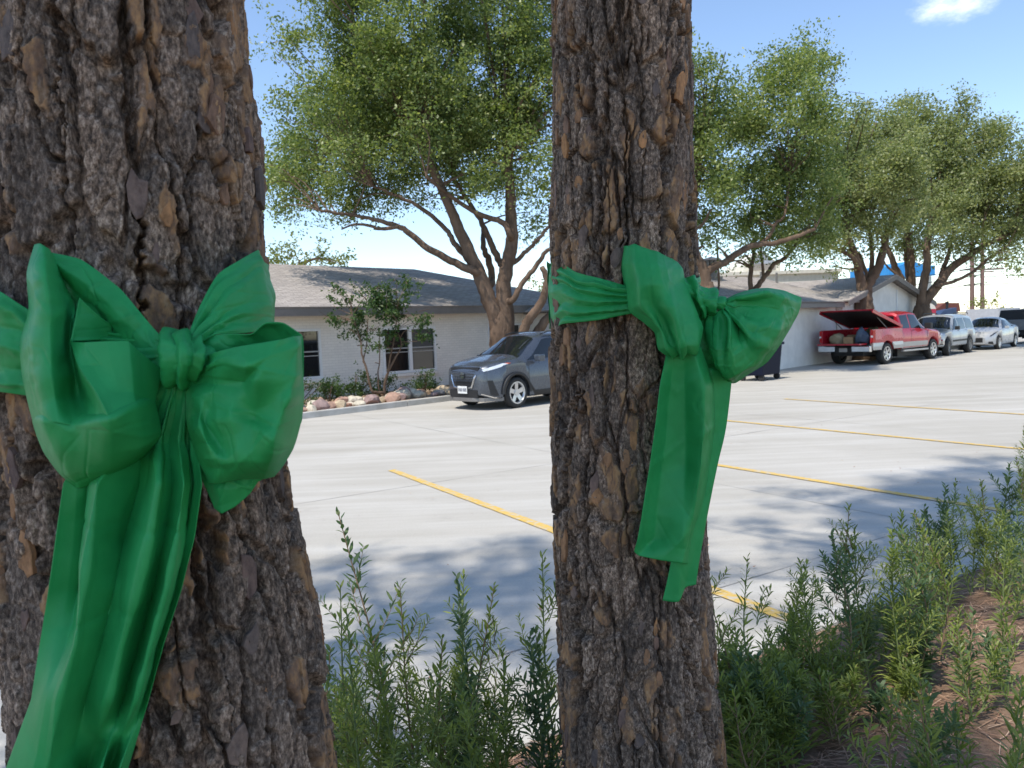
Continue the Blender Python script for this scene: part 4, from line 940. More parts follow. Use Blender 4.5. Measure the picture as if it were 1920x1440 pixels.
MB().box(gx-0.12, gx+0.006, -0.48, 0.48, 0.275, 0.44).build('lower_intake', M_BLACKP, gcar)

# silver boxy sport-utility wagon
P_SILV = paint('silver_paint', (0.36, 0.375, 0.39), 0.25, 0.35)
sdv = (-0.73, -0.683)
swag = empty('parked_car', (18.37, 33.08, 0), rot_to(sdv))
tag(swag, 'silver boxy four door wagon parked nose to nose with the red truck', 'car')
car = Car(swag, -2.25, 2.2,
          [(-2.25, 1.05), (-2.2, 1.30), (-2.02, 1.62), (-1.2, 1.68), (0.1, 1.68), (0.32, 1.63), (0.95, 1.10), (1.2, 1.06), (2.0, 1.0), (2.15, 0.92), (2.2, 0.75)],
          [(-2.25, 0.98), (-2.0, 1.04), (0.5, 1.03), (1.0, 1.02), (2.0, 0.94), (2.2, 0.70)],
          [(-2.25, 0.80), (-2.1, 0.86), (0, 0.87), (1.6, 0.86), (2.05, 0.80), (2.2, 0.72)],
          [(-2.25, 0.45), (-2.0, 0.38), (1.9, 0.38), (2.2, 0.42)], 0.76, (-1.36, 1.36), 0.365, 0.44, P_SILV)
for sd_ in (1, -1):
    car.patch('side_window', [(0.02, 5.15), (0.82, 5.15), (0.25, 6.8), (0.04, 6.8)], M_GLASS, sd_)
    car.patch('side_window', [(-0.85, 5.15), (-0.08, 5.15), (-0.06, 6.8), (-0.85, 6.8)], M_GLASS, sd_)
    car.patch('side_window', [(-1.95, 5.15), (-0.98, 5.15), (-0.98, 6.8), (-1.85, 6.7)], M_GLASS, sd_)
    car.patch('side_moulding', [(-0.9, 2.55), (0.9, 2.55), (0.9, 2.85), (-0.9, 2.85)], M_BLACKP, sd_, 0.012)
    car.patch('headlight', [(1.95, 4.2), (2.14, 4.2), (2.14, 5.0), (1.97, 5.0)], M_LAMP, sd_, 0.01)
    car.patch('tail_light', [(-2.22, 4.1), (-2.08, 4.1), (-2.08, 5.0), (-2.2, 5.0)], M_REDL, sd_, 0.01)
    for xx in (-0.02, -0.92, 0.86): car.patch('door_seam', [(xx, 2.2), (xx+0.012, 2.2), (xx+0.012, 5.0), (xx, 5.0)], M_BLACKP, sd_, 0.003, 1, 6)
    for xx in (0.1, -0.8): car.patch('door_handle', [(xx, 4.35), (xx+0.16, 4.35), (xx+0.16, 4.6), (xx, 4.6)], M_BLACKP, sd_, 0.02, 3, 1)
    MB().box(0.70, 0.84, sd_*0.92, sd_*1.08, 1.05, 1.2).build('mirror', M_BLACKP, swag, bevel=0.02)
    MB().tube([(-1.9, sd_*0.6, 1.68), (-1.7, sd_*0.62, 1.76), (-0.2, sd_*0.62, 1.76), (0.0, sd_*0.6, 1.7)], 0.02, 6).build('roof_rail', M_BLACKP, swag)
car.screen('windscreen', 0.93, 0.36, 7.3, M_GLASS, 0.008, 6.6)
car.wheels(0.76, 0.215, 6, 0.24, 0.15, M_METAL)
MB().box(2.2, 2.30, -0.80, 0.80, 0.48, 0.66).build('bumper', M_METAL, swag, bevel=0.02)
MB().box(2.19, 2.215, -0.42, 0.42, 0.70, 0.88).build('grille', M_BLACKP, swag)

# silver sedan behind it
P_SIL2 = paint('light_silver_paint', (0.42, 0.425, 0.43), 0.15, 0.3)
ssed = empty('parked_car', (22.76, 36.7, 0), rot_to(sdv))
tag(ssed, 'pale silver sedan parked behind the boxy silver wagon', 'car')
car = Car(ssed, -2.15, 2.2,
          [(-2.15, 0.95), (-1.95, 1.10), (-1.55, 1.14), (-0.75, 1.42), (-0.1, 1.47), (0.25, 1.42), (1.05, 1.0), (1.3, 0.96), (1.95, 0.82), (2.2, 0.60)],
          [(-2.15, 0.86), (-1.9, 1.0), (-0.5, 0.98), (1.0, 0.92), (1.8, 0.76), (2.2, 0.55)],
          [(-2.15, 0.70), (-1.8, 0.83), (0, 0.87), (1.4, 0.86), (1.9, 0.74), (2.2, 0.50)],
          [(-2.15, 0.40), (-1.9, 0.24), (1.9, 0.22), (2.2, 0.28)], 0.66, (-1.30, 1.30), 0.315, 0.365, P_SIL2)
for sd_ in (1, -1):
    car.patch('side_window', [(-0.12, 5.15), (0.85, 5.15), (0.15, 6.8), (-0.12, 6.85)], M_GLASS, sd_)
    car.patch('side_window', [(-1.05, 5.15), (-0.2, 5.15), (-0.2, 6.85), (-0.72, 6.8)], M_GLASS, sd_)
    car.patch('headlight', [(1.45, 4.4), (2.02, 4.0), (1.98, 4.9), (1.50, 5.0)], M_BLACKP, sd_, 0.01)
    car.patch('fog_recess', [(1.85, 1.9), (2.08, 1.9), (2.08, 2.7), (1.92, 2.7)], M_BLACKP, sd_, 0.01)
    for xx in (-0.16, 0.84, -1.0): car.patch('door_seam', [(xx, 2.2), (xx+0.012, 2.2), (xx+0.012, 5.0), (xx, 5.0)], M_BLACKP, sd_, 0.003, 1, 6)
    MB().box(0.62, 0.78, sd_*0.90, sd_*1.06, 0.94, 1.06).build('mirror', P_SIL2, ssed, bevel=0.03)
    car.patch('tail_light', [(-2.1, 4.2), (-1.75, 4.2), (-1.8, 5.0), (-2.0, 5.0)], M_REDL, sd_, 0.01)
car.screen('windscreen', 1.0, 0.29, 7.3, M_GLASS, 0.008, 6.6)
car.screen('rear_screen', -1.45, -0.8, 7.0, M_GLASS)
car.wheels(0.76, 0.22, 10, 0.2, 0.0)
MB().box(2.17, 2.21, -0.40, 0.40, 0.36, 0.56).build('grille', M_BLACKP, ssed)

# pickup trucks
def pickup(loc, d, upper, lower, label, open_bed=True, shell=None):
    root = empty('pickup_truck', loc, rot_to(d)); tag(root, label, 'pickup truck')
    car = Car(root, -0.62, 2.72,
              [(-0.62, 1.78), (-0.55, 1.86), (0.3, 1.90), (0.72, 1.86), (1.42, 1.24), (1.6, 1.20), (2.4, 1.14), (2.62, 1.05), (2.72, 0.85)],
              [(-0.62, 1.22), (0.6, 1.20), (1.4, 1.16), (2.4, 1.06), (2.72, 0.80)],
              [(-0.62, 0.97), (1.0, 1.0), (2.2, 0.99), (2.55, 0.93), (2.72, 0.84)],
              [(-0.62, 0.50), (2.72, 0.52)], 0.76, (1.80,), 0.39, 0.47, upper)
    for sd_ in (1, -1):
        car.patch('side_window', [(0.12, 5.15), (1.25, 5.15), (0.68, 6.85), (0.14, 6.85)], M_GLASS, sd_)
        car.patch('side_window', [(-0.52, 5.15), (0.04, 5.15), (0.06, 6.85), (-0.48, 6.85)], M_GLASS, sd_)
        car.patch('rocker_panel', [(-0.61, 1.3), (1.32, 1.3), (1.32, 2.75), (-0.61, 2.75)], lower, sd_, 0.008)
        car.patch('rocker_panel', [(2.28, 1.3), (2.70, 1.3), (2.70, 2.9), (2.28, 2.9)], lower, sd_, 0.008)
        car.patch('headlight', [(2.42, 3.4), (2.68, 3.4), (2.66, 4.8), (2.46, 4.8)], M_LAMP, sd_, 0.01)
        for xx in (0.06, 1.30): car.patch('door_seam', [(xx, 2.0), (xx+0.014, 2.0), (xx+0.014, 5.0), (xx, 5.0)], M_BLACKP, sd_, 0.003, 1, 6)
        car.patch('door_handle', [(0.12, 4.3), (0.30, 4.3), (0.30, 4.55), (0.12, 4.55)], M_BLACKP, sd_, 0.02, 3, 1)
        MB().box(1.02, 1.18, sd_*1.0, sd_*1.24, 1.20, 1.42).build('mirror', M_BLACKP, root, bevel=0.03)
        MB().box(-0.6, 1.25, sd_*0.98-0.07, sd_*0.98+0.07, 0.40, 0.46).build('running_board', lower, root, bevel=0.015)
        # bed side with wheel arch
        xs = sorted(set([-2.78, -2.6, -2.4, -0.66] + [round(-1.75+q*0.48, 3) for q in (-1.001, -1, -0.95, -0.85, -0.65, -0.4, -0.15, 0.15, 0.4, 0.65, 0.85, 0.95, 1, 1.001)]))
        def zlo(x):
            dd = abs(x+1.75); return 0.55 if dd >= 0.48 else 0.38+math.sqrt(0.48**2-dd*dd)
        for nm, mt, z0f, z1, o_ in (('bed_side', upper, zlo, 1.28, 1.0), ('bed_lower_panel', lower, zlo, 0.80, 1.012)):
            v, f = [], []
            for x in xs:
                za = min(z0f(x), z1-0.01); zm = (za+z1)/2
                for y_, z_ in ((0.90, za), (o_, za), (o_+0.015, zm), (o_-(0.02 if nm == 'bed_side' else 0), z1), (0.90, z1)): v.append((x, sd_*y_, z_))
            for i in range(len(xs)-1):
                if nm != 'bed_side' and zlo((xs[i]+xs[i+1])/2) > z1-0.02: continue
                for j in range(5): f.append((i*5+j, i*5+(j+1) % 5, (i+1)*5+(j+1) % 5, (i+1)*5+j))
            f += [(0, 1, 2, 3, 4), tuple(len(v)-1-q for q in range(5))]
            link(nm, mesh_py(nm, v, f), mt, root)
        MB().box(-2.80, -2.62, sd_*0.985-0.035, sd_*0.985+0.04, 0.84, 1.26).build('tail_light', M_REDL, root, bevel=0.01)
        MB().box(-2.805, -2.66, sd_*0.985-0.03, sd_*0.985+0.042, 1.0, 1.07).build('reverse_lamp', M_LAMP, root)
        for a in (-1.75, 1.80): wheel(root, (a, sd_*0.86, 0.39), 0.39, 0.25, 0.26, sd_, 6, -0.0, M_ALLOY)
    MB().box(-2.76, -0.66, -0.899, 0.899, 0.66, 0.74).build('bed_floor', M_BLACKP, root)
    MB().box(-0.72, -0.64, -0.899, 0.899, 0.741, 1.27).build('bed_front', upper, root)
    MB().box(-2.6, 2.3, -0.55, 0.55, 0.34, 0.62).build('chassis', M_BLACKP, root)
    b_ = MB().box(-2.98, -2.80, -0.98, -0.32, 0.50, 0.70).box(-2.98, -2.80, 0.32, 0.98, 0.50, 0.70).build('bumper', M_CHROME if open_bed else M_BLACKP, root, bevel=0.02)
    MB().box(-2.96, -2.81, -0.319, 0.319, 0.46, 0.66).build('bumper_step', M_BLACKP, root)
    MB().box(-2.985, -2.962, -0.15, 0.15, 0.50, 0.64).build('number_plate', M_BLIND, root)
    MB().box(2.70, 2.82, -0.95, 0.95, 0.50, 0.72).build('bumper', M_CHROME, root, bevel=0.03)
    MB().box(2.70, 2.735, -0.55, 0.55, 0.76, 0.96).build('grille', M_METAL, root)
    car.screen('windscreen', 1.38, 0.76, 7.3, M_GLASS, 0.008, 6.6)
    rw = MB().box(-0.635, -0.625, -0.66, 0.66, 1.32, 1.72).build('rear_window', M_GLASS, root)
    if open_bed:
        tgt = MB().box(-3.32, -2.80, -0.80, 0.80, 0.745, 0.80).build('tailgate', upper, root, bevel=0.015)
        cv = MB().box(-2.20, 0, -1.02, 1.02, 0, 0.05).prism([(-2.20, -0.08), (0, -0.05), (0, 0.0), (-2.2, 0.0)], lambda p: (p[0], -1.02, p[1]), lambda p: (p[0], -0.98, p[1])).prism([(-2.20, -0.08), (0, -0.05), (0, 0.0), (-2.2, 0.0)], lambda p: (p[0], 0.98, p[1]), lambda p: (p[0], 1.02, p[1])).build('bed_cover', upper, root, bevel=0.012)
        cv.location = (-0.68, 0, 1.33); cv.rotation_euler = (0, R(16.5), 0)
        MB().box(-2.16, -0.03, -0.97, 0.97, -0.02, -0.004).build('cover_lining', M_BLACKP, cv)
        for sd_ in (1, -1): MB().tube([(-1.5, sd_*0.86, 1.28), (-2.2, sd_*0.86, 1.70)], [0.02, 0.012], 8).build('strut', M_METAL, root)
    else:
        MB().box(-2.84, -2.77, -0.94, 0.94, 0.72, 1.27).build('tailgate', upper, root, bevel=0.015)
        for k in range(4): MB().box(-2.850, -2.842, -0.80, 0.80, 0.80+k*0.11, 0.83+k*0.11).build('tailgate_rib', upper, root)
    if shell:
        MB().prism([(-2.76, 1.285), (-0.64, 1.285), (-0.64, 1.80), (-2.5, 1.78)], lambda p: (p[0], -0.93, p[1]), lambda p: (p[0], 0.93, p[1])).build('camper_shell', shell, root, bevel=0.06)
    return root
P_RED = paint('red_paint', (0.42, 0.008, 0.022), 0.15, 0.3)
P_SAND = paint('pewter_paint', (0.42, 0.41, 0.39), 0.25, 0.35)
td = Vector((0.80, 0.60)).normalized()
rearn = Vector((13.55, 27.70)); tl = Vector((-td.y, td.x))
tc_ = rearn + td*1.75 + tl*0.97
red = pickup((tc_.x, tc_.y, 0), td, P_RED, P_SAND, 'red and pewter pickup with raised bed cover and lowered tailgate')
P_GR2 = paint('grey_truck_paint', (0.22, 0.23, 0.25), 0.3, 0.35)
g2 = Vector((26.3, 39.9))
pickup((g2.x+td.x*2.8, g2.y+td.y*2.8, 0), td, P_GR2, P_GR2, 'grey pickup with black bed cap cut off by the right frame edge', False, M_BLACKP)
# things lying in the red truck's open bed
def on_bed(x, y, z): q = tc_ + td*x + tl*y; return (q.x, q.y, z)
M_CARD = plain('cardboard', (0.36, 0.23, 0.12), 0.85); M_SACK = plain('burlap', (0.33, 0.27, 0.17), 0.9); M_DENIM = plain('grey_blue_cloth', (0.10, 0.13, 0.18), 0.9)
bxo = MB().box(-0.2, 0.2, -0.16, 0.16, 0, 0.28).prism([(0.2, 0.281), (0.36, 0.34), (0.36, 0.35), (0.2, 0.29)], lambda p: (p[0], -0.16, p[1]), lambda p: (p[0], 0.16, p[1])).build('cardboard_box', M_CARD, None, loc=on_bed(-2.45, 0.05, 0.742)); bxo.rotation_euler = (0, 0, 0.9)
tag(bxo, 'brown cardboard box lying on the red truck bed', 'box')
def sack(name, m, loc, s, seed, lb, cat):
    bm = bmesh.new(); bmesh.ops.create_icosphere(bm, subdivisions=3, radius=1)
    for v in bm.verts:
        n_ = fbm(np.array([v.co.x*2.2+seed]), np.array([v.co.y*2.2+v.co.z*1.9]), 4, seed)[0]
        v.co = Vector((v.co.x*s[0], v.co.y*s[1], max(-0.55, v.co.z)*s[2]))*(0.45+1.0*n_)
    me = bpy.data.meshes.new(name); bm.to_mesh(me); bm.free(); me.shade_smooth()
    zmin = min(v.co.z for v in me.vertices)
    for v in me.vertices: v.co.z -= zmin
    return tag(link(name, me, m, None, loc), lb, cat)
sack('burlap_sack', M_SACK, on_bed(-2.4, 0.55, 0.742), (0.28, 0.3, 0.26), 3, 'crumpled tan sack at the left of the red truck bed', 'sack')
sack('cloth_bundle', M_DENIM, on_bed(-2.3, -0.35, 0.742), (0.26, 0.26, 0.36), 8, 'grey blue cloth bundle in the middle of the red truck bed', 'bundle')
sack('garden_waste_bag', plain('olive_bag', (0.07, 0.075, 0.025), 0.9), on_bed(-1.7, -0.5, 0.742), (0.35, 0.32, 0.36), 14, 'dark olive bag deep inside the red truck bed', 'bag')

# ------------------------------------------------------------ the two near pines
t = NT('pine_bark')  # weathered plates, speckled grey-brown, with fresh tan scales
at_t = t.n('Attribute', attribute_name='tone'); at_f = t.n('Attribute', attribute_name='fresh')
ob = t.n('TexCoord').outputs['Object']
sp = t.noise(170, 5, 0.75, ob, (1, 1, 0.55)); sp2 = t.noise(45, 5, 0.7, ob, (1, 1, 0.4)); big = t.noise(7, 4, 0.6, ob)
rough_c = t.ramp(sp, [(0.36, (0.028, 0.022, 0.017)), (0.46, (0.125, 0.092, 0.066)), (0.55, (0.265, 0.205, 0.155)), (0.66, (0.50, 0.42, 0.335))])
tone_c = t.ramp(at_t.outputs['Fac'], [(0.0, (0.28, 0.26, 0.25)), (0.35, (0.72, 0.68, 0.66)), (0.65, (1.18, 1.06, 0.98)), (1.0, (1.75, 1.6, 1.5))])
c = t.mix(1.0, rough_c, tone_c, 'MULTIPLY')
flk = t.ramp(sp2, [(0.28, (0.085, 0.050, 0.034)), (0.45, (0.23, 0.135, 0.080)), (0.56, (0.42, 0.23, 0.10)), (0.78, (0.52, 0.37, 0.23))])
c = t.mix(at_f.outputs['Fac'], c, flk)
c = t.mix(0.15, c, t.ramp(big, [(0.3, (0.075, 0.058, 0.052)), (0.7, (0.27, 0.205, 0.17))]))
bh = t.mix(0.5, sp, sp2)
M_BARK = t.done(t.bsdf(c, 0.88, 0, 0.25, t.bump(bh, 0.75, 0.006)))
t = NT('bark_flake')
oi = t.n('ObjectInfo').outputs['Random']
fc0 = t.ramp(oi, [(0.0, (0.42, 0.22, 0.10)), (0.32, (0.32, 0.18, 0.10)), (0.55, (0.17, 0.115, 0.098)), (0.75, (0.21, 0.15, 0.12)), (1.0, (0.13, 0.105, 0.095))])
n_ = t.noise(70, 5, 0.7, None, (1, 1, 0.5))
c = t.mix(0.75, fc0, t.ramp(n_, [(0.28, (0.25, 0.22, 0.22)), (0.5, (0.95, 0.93, 0.9)), (0.75, (1.7, 1.55, 1.4))]), 'MULTIPLY')
M_FLAKE = t.done(t.bsdf(c, 0.85, 0, 0.25, t.bump(t.noise(160, 5, 0.7), 0.6, 0.004)))
M_NEEDLE = leafmat('pine_needle', [(0.1, (0.03, 0.06, 0.02)), (0.6, (0.07, 0.11, 0.035)), (0.95, (0.13, 0.15, 0.05))], 0.25, 0.5, 0.4)

def bark_disp(A, Z, seed):
    """height of the bark (m), tone and fresh-flake masks over arc length A and height Z"""
    jx = (fbm(A*85, Z*60, 3, seed+5)-0.5)*2; jz = (fbm(A*60+4, Z*75, 3, seed+6)-0.5)*2
    wa = A + 0.022*(fbm(A*13, Z*6, 3, seed)-0.5)*2 + 0.0055*jx
    wz = Z + 0.040*(fbm(A*10+7, Z*8, 3, seed+9)-0.5)*2 + 0.008*jz
    f1, f2, r1, r2, ox, oy = voro(wa/0.070, wz/0.215, seed)
    fur = sstep(0.05, 0.12, f2-f1)
    g1, g2, s1, s2, px, py = voro(wa/0.032+3, wz/0.075, seed+31)
    cr = sstep(0.01, 0.09, g2-g1)
    h1, h2, q1, q2, _, _ = voro(wa/0.0115, wz/0.020+1, seed+57)
    c3 = sstep(0.0, 0.12, h2-h1)
    # long upright cracks
    ck = np.abs(fbm((A+0.004*jx)*11+0.35*jz*0.3, Z*1.5, 3, seed+41)-0.5)
    ck2 = np.abs(fbm((A+0.003*jx)*19+0.12*jz+5, Z*2.2, 3, seed+43)-0.52)
    crack = np.maximum(1-sstep(0.012, 0.030, ck), 0.8*(1-sstep(0.007, 0.020, ck2)))
    h = -0.018*(1-fur)
    h = h + fur*((np.floor(r1*5)/5-0.4)*0.011 + ox*(r2-0.5)*0.010)
    h = h + fur*((np.floor(s1*5)/5-0.4)*0.0075 + px*(s2-0.5)*0.003 + py*(s1-0.3)*0.003)
    h = h - 0.0030*(1-cr)*fur
    h = h + fur*((np.floor(q1*4)/4-0.4)*0.0030 - 0.0012*(1-c3)) + (fbm(A*190, Z*130, 3, seed+3)-0.5)*0.0026 + (fbm(A*5, Z*3, 2, seed+77)-0.5)*0.006
    h = h*(1-0.6*crack) - 0.034*crack
    tone = np.clip(0.42*r2+0.36*s2+0.42*(q1-0.25), 0, 1)
    fr = np.maximum(sstep(0.78, 0.80, s1), 0.85*sstep(0.90, 0.92, r1)*(s2 > 0.35))
    fresh = fr*fur*cr*(1-crack)*(0.35+0.65*(q2 > 0.3))
    return h, tone, fresh

def pine(name, label, axis, seed, crown_r, crown_z, top, near=True, ang0=0.0, group='pines along the bank'):
    """axis: (z, x, y, r) from low to high"""
    ax = np.array(axis); base = (ax[0, 1], ax[0, 2])
    gz = float(bank_z(np.array(base[0]), np.array(base[1])))
    root = empty(name, (base[0], base[1], gz)); tag(root, label, 'tree', group)
    dz = (ax[-1, 0]-ax[0, 0])
    sl = (ax[-1, 1:3]-ax[0, 1:3])/dz
    if near:
        v0, v1 = ax[0, 0]-0.12, ax[-1, 0]+0.12
        rows = np.concatenate([np.arange(gz-0.12, v0, 0.012), np.arange(v0, v1, 0.0028 if seed == 3 else 0.0040), np.arange(v1, 3.4, 0.012), np.linspace(3.42, top, 40)])
    else:
        rows = np.linspace(gz-0.12, top, 60)
    def at(z):
        x = np.interp(z, ax[:, 0], ax[:, 1]); y = np.interp(z, ax[:, 0], ax[:, 2]); r = np.interp(z, ax[:, 0], ax[:, 3])
        hi = z > ax[-1, 0]
        x = np.where(hi, ax[-1, 1]+sl[0]*(z-ax[-1, 0]), x); y = np.where(hi, ax[-1, 2]+sl[1]*(z-ax[-1, 0]), y)
        r = np.where(hi, ax[-1, 3]*(1-0.86*(z-ax[-1, 0])/(top-ax[-1, 0])), r)
        lo = z < ax[0, 0]
        x = np.where(lo, ax[0, 1]+sl[0]*(z-ax[0, 0])*0.6, x); y = np.where(lo, ax[0, 2]+sl[1]*(z-ax[0, 0])*0.6, y)
        r = np.where(lo, ax[0, 3]+(ax[0, 0]-z)*0.12, r)
        return x, y, r
    if near:                                                             # seam on the far side, finest on the near side
        th = np.concatenate([np.linspace(0, 1.4, 40, endpoint=False), np.linspace(1.4, 4.88, 380, endpoint=False), np.linspace(4.88, 2*np.pi, 40, endpoint=False)])+math.pi/2
    else:
        th = np.linspace(0, 2*np.pi, 24, endpoint=False)+math.pi/2
    n = len(th)
    TH, ZZ = np.meshgrid(th, rows)
    cx, cy, rr = at(ZZ)
    Rm = float(ax[:, 3].mean())
    h, tone, fresh = bark_disp(TH*Rm+seed*3.1, ZZ, seed)
    lim = np.clip((3.3-ZZ)/0.2, 0.35, 1) if near else 0.3
    rad = rr + (h+0.004)*lim
    V = np.stack([cx+rad*np.cos(TH)-base[0], cy+rad*np.sin(TH)-base[1], ZZ-gz], -1)
    I = np.arange(V.shape[0]*n).reshape(-1, n); J = np.roll(I, -1, axis=1)
    F = np.stack([I[:-1], J[:-1], J[1:], I[1:]], -1).reshape(-1, 4)
    link('trunk', mesh_np('trunk', V.reshape(-1, 3), F, True, {'tone': tone, 'fresh': fresh}), M_BARK, root)
    r = np.random.default_rng(seed)
    if near:                                                             # loose scales of bark, each its own piece
        k = 0; tries = 0
        while k < 130 and tries < 4000:
            tries += 1
            a = -math.pi/2 + r.uniform(-1.9, 1.9); z = r.uniform(gz+0.1, 3.0)
            A_ = np.array([(a % (2*math.pi))]); A_ = np.where(A_ < math.pi/2, A_+2*math.pi, A_)
            hh, _, _ = bark_disp(A_*Rm+seed*3.1, np.array([z]), seed)
            if hh[0] < -0.004: continue
            x_, y_, r_ = [float(q) for q in at(np.array(z))]
            w_ = r.uniform(0.007, 0.017); l_ = w_*r.uniform(1.5, 2.9)
            m_ = 9; ph = r.uniform(0, 1)
            out = []
            for q in range(m_):
                b = 2*math.pi*(q+ph)/m_; s_ = r.uniform(0.6, 1.2)
                out.append((w_*math.cos(b)*s_, l_*math.sin(b)*s_))
            tilt = r.uniform(-0.05, 0.05); lift = r.uniform(-0.02, 0.09); R0 = r_+hh[0]+0.004
            v = []
            for lay, sc_ in ((-0.006, 1.0), (0.0006, 1.0), (0.0014, 0.88)):
                for (u_, w2) in out:
                    R1 = R0+lay+lift*(-w2)*0.5+tilt*u_; aa = a+(u_*sc_+w2*0.08)/R0
                    v.append((R1*math.cos(aa), R1*math.sin(aa), w2*sc_))
            f = []
            for lay in range(2):
                for q in range(m_):
                    q2 = (q+1) % m_; f.append((lay*m_+q, lay*m_+q2, (lay+1)*m_+q2, (lay+1)*m_+q))
            f += [tuple(range(2*m_, 3*m_)), tuple(range(m_-1, -1, -1))]
            me = mesh_py('bark_scale', v, f)
            link('bark_scale', me, M_FLAKE, root, (x_-base[0], y_-base[1], z-gz)); k += 1
    # limbs and needle tufts, above the frame but shading the bank and the lot
    bm_ = MB(); tufts = []
    nl = 54 if crown_r < 1.7 else 44 if near else 28
    for q in range(nl):
        z = crown_z+(top-crown_z)*(q/nl)**0.9; x_, y_, r_ = [float(w) for w in at(np.array(z))]
        a = q*2.4+seed; L = crown_r*(1-0.55*(q/nl))*r.uniform(0.65, 1.1)
        p0 = np.array([x_-base[0], y_-base[1], z-gz]); d = np.array([math.cos(a), math.sin(a), r.uniform(0.0, 0.35)])
        p1 = p0+d*L*0.55; p2 = p0+d*L+np.array([0, 0, 0.15*L])
        pp = smooth_path([p0, p1, p2], 4); bm_.tube(pp, [0.035*(1-0.8*i/(len(pp)-1)) for i in range(len(pp))], 5)
        for w in range(6 if crown_r < 1.7 else 4):
            u_ = r.uniform(0.3, 1.05); tufts.append(p0*(1-u_)+p2*u_+r.normal(size=3)*np.array([0.22, 0.22, 0.13])*L*0.6)
    bm_.build('limbs', M_OBARK, root)
    T_ = np.array(tufts); nn = 90
    d = r.normal(size=(len(T_), nn, 3)); d[..., 2] += 0.3; d /= np.linalg.norm(d, axis=-1)[..., None]
    L = r.uniform(0.14, 0.26, size=(len(T_), nn, 1)); o_ = T_[:, None, :]+r.normal(size=(len(T_), nn, 3))*0.10
    s_ = np.cross(d, r.normal(size=d.shape)); s_ /= np.linalg.norm(s_, axis=-1)[..., None]; s_ *= 0.006
    V = np.stack([o_-s_, o_+s_, o_+d*L+s_*0.3, o_+d*L-s_*0.3], 2).reshape(-1, 3)
    tag(link('crown', mesh_np('crown', V, np.arange(len(V)).reshape(-1, 4)), M_NEEDLE, root), kind='stuff')
    return root
AX_L = [(1.103, -0.525, 1.135, 0.2182), (1.304, -0.527, 1.135, 0.2077), (1.469, -0.54, 1.135, 0.1979), (1.709, -0.552, 1.135, 0.1856), (1.981, -0.546, 1.135, 0.1782), (2.243, -0.544, 1.135, 0.1684)]
AX_R = [(0.582, 0.307, 1.96, 0.2084), (1.214, 0.283, 1.96, 0.1893), (1.765, 0.289, 1.96, 0.1788), (2.553, 0.31, 1.96, 0.1636)]
pine('pine_tree', 'thick near pine trunk wrapped with a green bow on the left', AX_L, 3, 2.0, 9.8, 16.5)
pine('pine_tree', 'second pine trunk with a green bow, right of the centre', AX_R, 8, 2.1, 7.8, 17.0)
for k, (x, y, cr, cz, tp, lb) in enumerate([(-2.6, -1.6, 1.65, 5.2, 10.2, 'pine behind the viewer shading both bows'), (-4.3, 0.7, 1.9, 7.0, 13, 'pine just left of the frame shading the lot')]):
    pine('pine_tree', lb, [(0.3, x, y, 0.19), (2.5, x+0.03, y, 0.16)], 20+k, cr, cz, tp, False)

